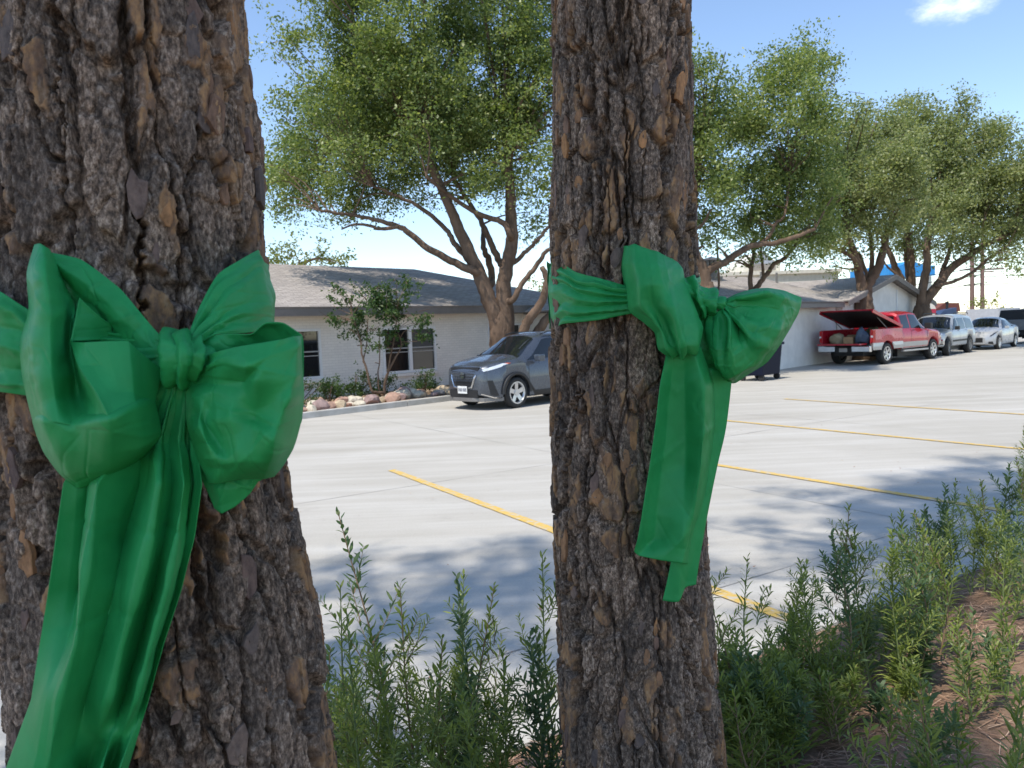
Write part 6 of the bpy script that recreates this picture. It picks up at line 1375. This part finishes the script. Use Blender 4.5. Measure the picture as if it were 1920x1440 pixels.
for k, (b, tp, dn, nb, bu, lb, gp_) in enumerate([((-0.365, 2.21), (-0.482, 2.25, 1.229), 1.1, 7, 1.0, 'tallest slanting weed stem rising left of the gap between trunks', 'weeds between the two trunks'), ((-0.401, 2.11), (-0.49, 2.15, 1.059), 1.1, 5, 1.0, 'thin upright weed just right of the left trunk', 'weeds between the two trunks'), ((-0.421, 1.96), (-0.518, 2.0, 1.02), 1.1, 5, 1.0, 'short weed touching the left trunk edge', 'weeds between the two trunks'), ((-0.323, 2.31), (-0.356, 2.35, 1.001), 1.0, 6, 1.0, 'weed with a side shoot in the gap, second tallest left', 'weeds between the two trunks'), ((-0.159, 2.26), (-0.239, 2.3, 0.999), 1.2, 6, 1.0, 'forked leafy weed in the middle of the gap', 'weeds between the two trunks'), ((-0.16, 2.46), (-0.203, 2.5, 0.928), 1.2, 5, 1.0, 'slender weed right of the forked weed in the gap', 'weeds between the two trunks'), ((-0.12, 2.41), (-0.086, 2.45, 0.943), 1.2, 5, 1.0, 'weed leaning towards the right trunk in the gap', 'weeds between the two trunks'), ((0.121, 2.36), (0.063, 2.4, 1.028), 1.2, 6, 1.0, 'bright leafy weed against the left edge of the right trunk', 'weeds between the two trunks'), ((0.087, 2.16), (0.041, 2.2, 0.874), 1.2, 5, 1.0, 'lower weed beside the left edge of the right trunk', 'weeds between the two trunks'), ((0.717, 2.46), (0.648, 2.5, 0.992), 1.2, 5, 1.0, 'weed close against the right edge of the right trunk', 'weeds right of the second trunk'), ((0.84, 2.51), (0.769, 2.55, 0.936), 1.2, 5, 1.0, 'second weed right of the right trunk', 'weeds right of the second trunk'), ((-0.268, 1.971), (-0.24, 2.011, 0.847), 1.5, 7, 1.15, 'low bushy weed filling the gap between the two trunks', 'weeds between the two trunks'), ((-0.61, 2.579), (-0.681, 2.619, 0.544), 1.5, 7, 1.15, 'low bushy weed filling the gap between the two trunks', 'weeds between the two trunks'), ((-0.157, 1.893), (-0.179, 1.933, 0.818), 1.5, 7, 1.15, 'low bushy weed filling the gap between the two trunks', 'weeds between the two trunks'), ((-0.057, 2.44), (-0.114, 2.48, 0.603), 1.5, 7, 1.15, 'low bushy weed filling the gap between the two trunks', 'weeds between the two trunks'), ((-0.469, 2.265), (-0.43, 2.305, 0.801), 1.5, 7, 1.15, 'low bushy weed filling the gap between the two trunks', 'weeds between the two trunks'), ((-0.2, 2.167), (-0.183, 2.207, 0.638), 1.5, 7, 1.15, 'low bushy weed filling the gap between the two trunks', 'weeds between the two trunks'), ((-0.576, 2.399), (-0.56, 2.439, 0.692), 1.5, 7, 1.15, 'low bushy weed filling the gap between the two trunks', 'weeds between the two trunks'), ((-0.232, 2.073), (-0.275, 2.113, 0.882), 1.5, 7, 1.15, 'low bushy weed filling the gap between the two trunks', 'weeds between the two trunks'), ((-0.398, 2.02), (-0.367, 2.06, 0.711), 1.5, 7, 1.15, 'low bushy weed filling the gap between the two trunks', 'weeds between the two trunks'), ((0.034, 2.163), (0.022, 2.203, 0.842), 1.5, 7, 1.15, 'low bushy weed filling the gap between the two trunks', 'weeds between the two trunks'), ((-0.601, 2.585), (-0.668, 2.625, 0.568), 1.5, 7, 1.15, 'low bushy weed filling the gap between the two trunks', 'weeds between the two trunks'), ((-0.218, 2.323), (-0.182, 2.363, 0.763), 1.5, 7, 1.15, 'low bushy weed filling the gap between the two trunks', 'weeds between the two trunks'), ((-0.38, 1.927), (-0.386, 1.967, 0.968), 1.5, 7, 1.15, 'low bushy weed filling the gap between the two trunks', 'weeds between the two trunks'), ((-0.621, 2.257), (-0.583, 2.297, 0.818), 1.5, 7, 1.15, 'low bushy weed filling the gap between the two trunks', 'weeds between the two trunks'), ((-0.256, 2.371), (-0.32, 2.411, 0.661), 1.5, 7, 1.15, 'low bushy weed filling the gap between the two trunks', 'weeds between the two trunks'), ((-0.241, 2.347), (-0.197, 2.387, 0.738), 1.5, 7, 1.15, 'low bushy weed filling the gap between the two trunks', 'weeds between the two trunks'), ((-0.531, 2.345), (-0.587, 2.385, 0.634), 1.5, 7, 1.15, 'low bushy weed filling the gap between the two trunks', 'weeds between the two trunks'), ((-0.427, 2.658), (-0.494, 2.698, 0.322), 1.5, 7, 1.15, 'low bushy weed filling the gap between the two trunks', 'weeds between the two trunks'), ((-0.102, 2.049), (-0.101, 2.089, 0.645), 1.5, 7, 1.15, 'low bushy weed filling the gap between the two trunks', 'weeds between the two trunks'), ((-0.604, 2.399), (-0.605, 2.439, 0.67), 1.5, 7, 1.15, 'low bushy weed filling the gap between the two trunks', 'weeds between the two trunks'), ((-0.079, 2.138), (-0.049, 2.178, 0.846), 1.5, 7, 1.15, 'low bushy weed filling the gap between the two trunks', 'weeds between the two trunks'), ((-0.229, 2.182), (-0.184, 2.222, 0.726), 1.5, 7, 1.15, 'low bushy weed filling the gap between the two trunks', 'weeds between the two trunks'), ((1.389, 3.06), (1.386, 3.1, 0.998), 1.4, 9, 1.1, 'tall pointed weed midway between trunk and right edge', 'weeds right of the second trunk'), ((1.466, 2.86), (1.408, 2.9, 0.917), 1.4, 9, 1.1, 'tall leafy weed in the thick row right of the trunk', 'weeds right of the second trunk'), ((1.787, 3.46), (1.811, 3.5, 0.841), 1.4, 9, 1.1, 'tall leafy weed in the thick row right of the trunk', 'weeds right of the second trunk'), ((1.23, 2.86), (1.203, 2.9, 0.915), 1.4, 9, 1.1, 'tall leafy weed in the thick row right of the trunk', 'weeds right of the second trunk'), ((1.018, 2.76), (1.002, 2.8, 0.84), 1.4, 9, 1.1, 'tall leafy weed in the thick row right of the trunk', 'weeds right of the second trunk'), ((1.088, 2.66), (1.052, 2.7, 0.878), 1.4, 9, 1.1, 'tall leafy weed in the thick row right of the trunk', 'weeds right of the second trunk'), ((1.752, 3.16), (1.735, 3.2, 0.915), 1.4, 9, 1.1, 'brightest yellow green weed on the bank', 'weeds right of the second trunk'), ((2.347, 4.16), (2.307, 4.2, 0.803), 1.4, 9, 1.1, 'dark branching weed in front of the yellow line end', 'weeds right of the second trunk'), ((2.559, 4.26), (2.483, 4.3, 0.791), 1.4, 9, 1.1, 'tall leafy weed in the thick row right of the trunk', 'weeds right of the second trunk'), ((2.69, 4.36), (2.695, 4.4, 0.778), 1.4, 9, 1.1, 'tall leafy weed in the thick row right of the trunk', 'weeds right of the second trunk'), ((3.121, 4.56), (3.042, 4.6, 1.066), 1.4, 9, 1.1, 'tallest dark weed at the right frame edge', 'weeds right of the second trunk'), ((2.885, 4.46), (2.914, 4.5, 0.845), 1.4, 9, 1.1, 'tall leafy weed in the thick row right of the trunk', 'weeds right of the second trunk'), ((2.892, 4.16), (2.808, 4.2, 0.932), 1.4, 9, 1.1, 'tall leafy weed in the thick row right of the trunk', 'weeds right of the second trunk'), ((2.012, 3.06), (2.031, 3.1, 0.816), 1.4, 9, 1.1, 'isolated bright weed on the pine straw at right', 'weeds right of the second trunk'), ((2.602, 4.16), (2.632, 4.2, 0.64), 1.4, 9, 1.1, 'tall leafy weed in the thick row right of the trunk', 'weeds right of the second trunk'), ((1.553, 2.96), (1.542, 3.0, 0.885), 1.4, 9, 1.1, 'tall leafy weed in the thick row right of the trunk', 'weeds right of the second trunk'), ((1.382, 2.96), (1.393, 3.0, 0.913), 1.4, 9, 1.1, 'tall leafy weed in the thick row right of the trunk', 'weeds right of the second trunk'), ((0.969, 2.759), (0.927, 2.799, 0.597), 1.5, 8, 1.2, 'leafy weed in the dense patch right of the second trunk', 'weeds right of the second trunk'), ((1.55, 3.03), (1.611, 3.07, 0.452), 1.5, 8, 1.2, 'leafy weed in the dense patch right of the second trunk', 'weeds right of the second trunk'), ((0.983, 2.807), (1.037, 2.847, 0.603), 1.5, 8, 1.2, 'leafy weed in the dense patch right of the second trunk', 'weeds right of the second trunk'), ((0.817, 2.289), (0.775, 2.329, 0.596), 1.5, 8, 1.2, 'leafy weed in the dense patch right of the second trunk', 'weeds right of the second trunk'), ((1.979, 3.574), (1.881, 3.614, 0.433), 1.5, 8, 1.2, 'leafy weed in the dense patch right of the second trunk', 'weeds right of the second trunk'), ((0.633, 2.274), (0.647, 2.314, 0.689), 1.5, 8, 1.2, 'leafy weed in the dense patch right of the second trunk', 'weeds right of the second trunk'), ((1.581, 2.987), (1.591, 3.027, 0.485), 1.5, 8, 1.2, 'leafy weed in the dense patch right of the second trunk', 'weeds right of the second trunk'), ((0.66, 2.243), (0.685, 2.283, 0.666), 1.5, 8, 1.2, 'leafy weed in the dense patch right of the second trunk', 'weeds right of the second trunk'), ((0.657, 2.428), (0.693, 2.468, 0.631), 1.5, 8, 1.2, 'leafy weed in the dense patch right of the second trunk', 'weeds right of the second trunk'), ((1.076, 2.981), (1.112, 3.021, 0.596), 1.5, 8, 1.2, 'leafy weed in the dense patch right of the second trunk', 'weeds right of the second trunk'), ((1.664, 3.319), (1.589, 3.359, 0.475), 1.5, 8, 1.2, 'leafy weed in the dense patch right of the second trunk', 'weeds right of the second trunk'), ((0.675, 2.464), (0.693, 2.504, 0.687), 1.5, 8, 1.2, 'leafy weed in the dense patch right of the second trunk', 'weeds right of the second trunk'), ((0.845, 2.649), (0.772, 2.689, 0.658), 1.5, 8, 1.2, 'leafy weed in the dense patch right of the second trunk', 'weeds right of the second trunk'), ((0.81, 2.512), (0.794, 2.552, 0.618), 1.5, 8, 1.2, 'leafy weed in the dense patch right of the second trunk', 'weeds right of the second trunk'), ((0.791, 2.526), (0.796, 2.566, 0.573), 1.5, 8, 1.2, 'leafy weed in the dense patch right of the second trunk', 'weeds right of the second trunk'), ((1.342, 2.661), (1.4, 2.701, 0.414), 1.5, 8, 1.2, 'leafy weed in the dense patch right of the second trunk', 'weeds right of the second trunk'), ((1.116, 2.832), (1.181, 2.872, 0.523), 1.5, 8, 1.2, 'leafy weed in the dense patch right of the second trunk', 'weeds right of the second trunk'), ((0.757, 2.548), (0.728, 2.588, 0.634), 1.5, 8, 1.2, 'leafy weed in the dense patch right of the second trunk', 'weeds right of the second trunk'), ((1.429, 3.139), (1.464, 3.179, 0.536), 1.5, 8, 1.2, 'leafy weed in the dense patch right of the second trunk', 'weeds right of the second trunk'), ((1.143, 2.739), (1.074, 2.779, 0.535), 1.5, 8, 1.2, 'leafy weed in the dense patch right of the second trunk', 'weeds right of the second trunk'), ((1.234, 2.753), (1.192, 2.793, 0.477), 1.5, 8, 1.2, 'leafy weed in the dense patch right of the second trunk', 'weeds right of the second trunk'), ((1.523, 3.228), (1.591, 3.268, 0.443), 1.5, 8, 1.2, 'leafy weed in the dense patch right of the second trunk', 'weeds right of the second trunk'), ((0.668, 2.496), (0.693, 2.536, 0.637), 1.5, 8, 1.2, 'leafy weed in the dense patch right of the second trunk', 'weeds right of the second trunk'), ((0.892, 2.388), (0.907, 2.428, 0.638), 1.5, 8, 1.2, 'leafy weed in the dense patch right of the second trunk', 'weeds right of the second trunk'), ((0.72, 2.254), (0.716, 2.294, 0.678), 1.5, 8, 1.2, 'leafy weed in the dense patch right of the second trunk', 'weeds right of the second trunk'), ((1.03, 2.429), (1.007, 2.469, 0.547), 1.5, 8, 1.2, 'leafy weed in the dense patch right of the second trunk', 'weeds right of the second trunk'), ((1.219, 2.553), (1.232, 2.593, 0.464), 1.5, 8, 1.2, 'leafy weed in the dense patch right of the second trunk', 'weeds right of the second trunk'), ((2.004, 3.602), (1.924, 3.642, 0.392), 1.5, 8, 1.2, 'leafy weed in the dense patch right of the second trunk', 'weeds right of the second trunk'), ((0.941, 2.473), (0.898, 2.513, 0.57), 1.5, 8, 1.2, 'leafy weed in the dense patch right of the second trunk', 'weeds right of the second trunk'), ((0.702, 2.308), (0.759, 2.348, 0.687), 1.5, 8, 1.2, 'leafy weed in the dense patch right of the second trunk', 'weeds right of the second trunk'), ((1.616, 3.011), (1.611, 3.051, 0.401), 1.5, 8, 1.2, 'leafy weed in the dense patch right of the second trunk', 'weeds right of the second trunk'), ((1.147, 2.693), (1.107, 2.733, 0.528), 1.5, 8, 1.2, 'leafy weed in the dense patch right of the second trunk', 'weeds right of the second trunk'), ((0.893, 2.612), (0.884, 2.652, 0.634), 1.5, 8, 1.2, 'leafy weed in the dense patch right of the second trunk', 'weeds right of the second trunk'), ((1.355, 2.656), (1.4, 2.696, 0.52), 1.5, 8, 1.2, 'leafy weed in the dense patch right of the second trunk', 'weeds right of the second trunk'), ((0.637, 2.298), (0.651, 2.338, 0.638), 1.5, 8, 1.2, 'leafy weed in the dense patch right of the second trunk', 'weeds right of the second trunk'), ((0.773, 2.273), (0.747, 2.313, 0.677), 1.5, 8, 1.2, 'leafy weed in the dense patch right of the second trunk', 'weeds right of the second trunk'), ((1.591, 3.43), (1.668, 3.47, 0.429), 1.5, 8, 1.2, 'leafy weed in the dense patch right of the second trunk', 'weeds right of the second trunk'), ((1.713, 3.456), (1.804, 3.496, 0.381), 1.5, 8, 1.2, 'leafy weed in the dense patch right of the second trunk', 'weeds right of the second trunk'), ((0.681, 2.364), (0.695, 2.404, 0.685), 1.5, 8, 1.2, 'leafy weed in the dense patch right of the second trunk', 'weeds right of the second trunk'), ((1.084, 2.655), (1.069, 2.695, 0.513), 1.5, 8, 1.2, 'leafy weed in the dense patch right of the second trunk', 'weeds right of the second trunk'), ((0.77, 2.413), (0.785, 2.453, 0.636), 1.5, 8, 1.2, 'leafy weed in the dense patch right of the second trunk', 'weeds right of the second trunk'), ((1.194, 2.783), (1.179, 2.823, 0.566), 1.5, 8, 1.2, 'leafy weed in the dense patch right of the second trunk', 'weeds right of the second trunk'), ((0.904, 2.414), (0.862, 2.454, 0.609), 1.5, 8, 1.2, 'leafy weed in the dense patch right of the second trunk', 'weeds right of the second trunk'), ((1.401, 3.075), (1.423, 3.115, 0.534), 1.5, 8, 1.2, 'leafy weed in the dense patch right of the second trunk', 'weeds right of the second trunk'), ((0.906, 2.622), (0.945, 2.662, 0.571), 1.5, 8, 1.2, 'leafy weed in the dense patch right of the second trunk', 'weeds right of the second trunk'), ((1.664, 3.282), (1.672, 3.322, 0.49), 1.5, 8, 1.2, 'leafy weed in the dense patch right of the second trunk', 'weeds right of the second trunk'), ((0.835, 2.31), (0.831, 2.35, 0.624), 1.5, 8, 1.2, 'leafy weed in the dense patch right of the second trunk', 'weeds right of the second trunk'), ((1.458, 2.89), (1.46, 2.93, 0.42), 1.5, 8, 1.2, 'leafy weed in the dense patch right of the second trunk', 'weeds right of the second trunk'), ((0.769, 2.622), (0.774, 2.662, 0.651), 1.5, 8, 1.2, 'leafy weed in the dense patch right of the second trunk', 'weeds right of the second trunk'), ((0.675, 2.156), (0.619, 2.196, 0.658), 1.5, 8, 1.2, 'leafy weed in the dense patch right of the second trunk', 'weeds right of the second trunk'), ((0.669, 2.3), (0.711, 2.34, 0.702), 1.5, 8, 1.2, 'leafy weed in the dense patch right of the second trunk', 'weeds right of the second trunk'), ((1.706, 3.292), (1.778, 3.332, 0.44), 1.5, 8, 1.2, 'leafy weed in the dense patch right of the second trunk', 'weeds right of the second trunk'), ((1.036, 2.498), (1.016, 2.538, 0.55), 1.5, 8, 1.2, 'leafy weed in the dense patch right of the second trunk', 'weeds right of the second trunk'), ((0.894, 2.484), (0.85, 2.524, 0.625), 1.5, 8, 1.2, 'leafy weed in the dense patch right of the second trunk', 'weeds right of the second trunk'), ((1.467, 3.169), (1.38, 3.209, 0.495), 1.5, 8, 1.2, 'leafy weed in the dense patch right of the second trunk', 'weeds right of the second trunk'), ((1.091, 2.508), (1.143, 2.548, 0.542), 1.5, 8, 1.2, 'leafy weed in the dense patch right of the second trunk', 'weeds right of the second trunk'), ((1.518, 3.259), (1.476, 3.299, 0.456), 1.5, 8, 1.2, 'leafy weed in the dense patch right of the second trunk', 'weeds right of the second trunk'), ((0.801, 2.485), (0.763, 2.525, 0.613), 1.5, 8, 1.2, 'leafy weed in the dense patch right of the second trunk', 'weeds right of the second trunk'), ((2.355, 4.158), (2.373, 4.198, 0.658), 1.3, 5, 1.1, 'leafy weed along the far edge of the bank', 'weeds right of the second trunk'), ((2.656, 4.303), (2.599, 4.343, 0.694), 1.3, 5, 1.1, 'leafy weed along the far edge of the bank', 'weeds right of the second trunk'), ((2.687, 4.095), (2.624, 4.135, 0.722), 1.3, 5, 1.1, 'leafy weed along the far edge of the bank', 'weeds right of the second trunk'), ((2.253, 3.995), (2.205, 4.035, 0.575), 1.3, 5, 1.1, 'leafy weed along the far edge of the bank', 'weeds right of the second trunk'), ((2.203, 4.109), (2.263, 4.149, 0.656), 1.3, 5, 1.1, 'leafy weed along the far edge of the bank', 'weeds right of the second trunk'), ((2.911, 4.309), (2.91, 4.349, 0.508), 1.3, 5, 1.1, 'leafy weed along the far edge of the bank', 'weeds right of the second trunk'), ((2.229, 4.207), (2.223, 4.247, 0.64), 1.3, 5, 1.1, 'leafy weed along the far edge of the bank', 'weeds right of the second trunk'), ((2.599, 4.331), (2.675, 4.371, 0.552), 1.3, 5, 1.1, 'leafy weed along the far edge of the bank', 'weeds right of the second trunk'), ((2.375, 3.628), (2.434, 3.668, 0.78), 1.3, 5, 1.1, 'leafy weed along the far edge of the bank', 'weeds right of the second trunk'), ((2.763, 4.335), (2.769, 4.375, 0.64), 1.3, 5, 1.1, 'leafy weed along the far edge of the bank', 'weeds right of the second trunk'), ((2.576, 3.992), (2.656, 4.032, 0.611), 1.3, 5, 1.1, 'leafy weed along the far edge of the bank', 'weeds right of the second trunk'), ((1.959, 3.605), (1.971, 3.645, 0.699), 1.3, 5, 1.1, 'leafy weed along the far edge of the bank', 'weeds right of the second trunk'), ((2.391, 4.226), (2.325, 4.266, 0.659), 1.3, 5, 1.1, 'leafy weed along the far edge of the bank', 'weeds right of the second trunk'), ((1.991, 3.589), (2.033, 3.629, 0.794), 1.3, 5, 1.1, 'leafy weed along the far edge of the bank', 'weeds right of the second trunk'), ((0.977, 1.675), (0.93, 1.715, 0.758), 1.2, 4, 1.2, 'low sprawling weed at the lower right corner', 'weeds right of the second trunk'), ((0.778, 1.73), (0.803, 1.77, 0.804), 1.2, 4, 1.2, 'low sprawling weed at the lower right corner', 'weeds right of the second trunk'), ((1.075, 1.956), (1.123, 1.996, 0.673), 1.2, 4, 1.2, 'low sprawling weed at the lower right corner', 'weeds right of the second trunk'), ((1.171, 1.793), (1.241, 1.833, 0.834), 1.2, 4, 1.2, 'low sprawling weed at the lower right corner', 'weeds right of the second trunk'), ((1.033, 1.829), (0.983, 1.869, 0.802), 1.2, 4, 1.2, 'low sprawling weed at the lower right corner', 'weeds right of the second trunk'), ((1.07, 1.693), (1.137, 1.733, 0.798), 1.2, 4, 1.2, 'low sprawling weed at the lower right corner', 'weeds right of the second trunk'), ((1.003, 1.874), (1.075, 1.914, 0.782), 1.2, 4, 1.2, 'low sprawling weed at the lower right corner', 'weeds right of the second trunk'), ((0.971, 1.729), (0.906, 1.769, 0.903), 1.2, 4, 1.2, 'low sprawling weed at the lower right corner', 'weeds right of the second trunk'), ((1.176, 1.958), (1.127, 1.998, 0.728), 1.2, 4, 1.2, 'low sprawling weed at the lower right corner', 'weeds right of the second trunk'), ((1.514, 2.509), (1.494, 2.549, 0.682), 1.2, 3, 1.0, 'small weed growing from the bare pine straw', 'weeds right of the second trunk'), ((1.617, 2.714), (1.667, 2.754, 0.651), 1.2, 3, 1.0, 'small weed growing from the bare pine straw', 'weeds right of the second trunk'), ((1.582, 2.589), (1.627, 2.629, 0.611), 1.2, 3, 1.0, 'small weed growing from the bare pine straw', 'weeds right of the second trunk'), ((1.812, 2.757), (1.778, 2.797, 0.661), 1.2, 3, 1.0, 'small weed growing from the bare pine straw', 'weeds right of the second trunk'), ((1.645, 2.796), (1.67, 2.836, 0.653), 1.2, 3, 1.0, 'small weed growing from the bare pine straw', 'weeds right of the second trunk'), ((1.768, 2.742), (1.719, 2.782, 0.562), 1.2, 3, 1.0, 'small weed growing from the bare pine straw', 'weeds right of the second trunk')]):
    z0 = float(bank_z(np.array(b[0]), np.array(b[1])))-0.02
    weed((b[0], b[1], z0), tp, 900+k*13, dn, nb, bu, lb, gp_)

# pine straw: fallen needles over the bank
r = np.random.default_rng(77); n = 26000
tt_ = r.uniform(-3.5, 7.5, n); ss_ = -0.2-r.random(n)*3.2
x = BD.x*tt_+BN.x*(BC+ss_); y = BD.y*tt_+BN.y*(BC+ss_)
z = bank_z(x, y)+0.004+0.014*r.random(n)
keep = (fbm(x*2.2, y*2.2, 3, 12) > 0.40) | (r.random(n) < 0.3)
x, y, z = x[keep], y[keep], z[keep]; n = len(x)
a = r.uniform(0, 6.283, n); L = r.uniform(0.06, 0.16, n); w = 0.0014+0.0008*r.random(n); cv = r.normal(size=n)*0.12
dx, dy = np.cos(a), np.sin(a)
def P_(u, sgn):
    px = x+dx*L*u-dy*(cv*L*(u*u-0.25)+w*sgn); py = y+dy*L*u+dx*(cv*L*(u*u-0.25)+w*sgn)
    return np.stack([px, py, bank_z(px, py)+(z-bank_z(x, y))+0.006*(u > 0)], -1)
V = np.stack([P_(-0.5, -1), P_(-0.5, 1), P_(0, 1), P_(0, -1), P_(0.5, 1), P_(0.5, -1)], 1).reshape(-1, 3)
I = np.arange(n)*6
F = np.concatenate([np.stack([I, I+3, I+2, I+1], -1), np.stack([I+3, I+5, I+4, I+2], -1)])
t = NT('pine_straw_mat')
c = t.ramp(t.n('NewGeometry').outputs['Random Per Island'], [(0, (0.20, 0.10, 0.06)), (0.5, (0.38, 0.22, 0.14)), (1, (0.52, 0.36, 0.25))])
M_STRAW = t.done(t.bsdf(c, 0.7, 0, 0.3))
tag(link('pine_straw', mesh_np('pine_straw', V, F), M_STRAW), 'rust brown fallen pine needles covering the bank', 'pine straw', None, 'stuff')
for k, (tt2, s2, sz) in enumerate(((3.6, -0.9, 0.028), (2.2, -0.75, 0.035), (1.7, -0.6, 0.03))):
    q = bank_pt(tt2, s2); zz = float(bank_z(np.array(q[0]), np.array(q[1])))
    o = link('pebble', rock_mesh(700+k, (sz, sz*0.8, sz*0.7)), M_ROCKS[k % 3], None, (q[0], q[1], zz+sz*0.3))
    tag(o, ['pale pebble on the pine straw at the far right', 'pebble at the edge of the pine straw near the kerb', 'pebble half hidden under the weeds right of the trunk'][k], 'pebble', 'pebbles on the bank')

# a thin scatter of dry leaves and twigs blown on to the concrete near the bank
r = np.random.default_rng(5); n = 420
tt_ = r.uniform(-4, 11, n); ss_ = 0.05+r.random(n)**2.6*6.0
C_ = np.stack([BD.x*tt_+BN.x*(BC+ss_), BD.y*tt_+BN.y*(BC+ss_), np.full(n, 0.016)], -1)
V, F = leaves(C_, 0.028, 0.4, 6, 3.0)
tag(link('leaf_litter', mesh_np('leaf_litter', V, F), M_STRAW), 'dry leaf litter scattered on the concrete beside the bank', 'leaf litter', None, 'stuff')
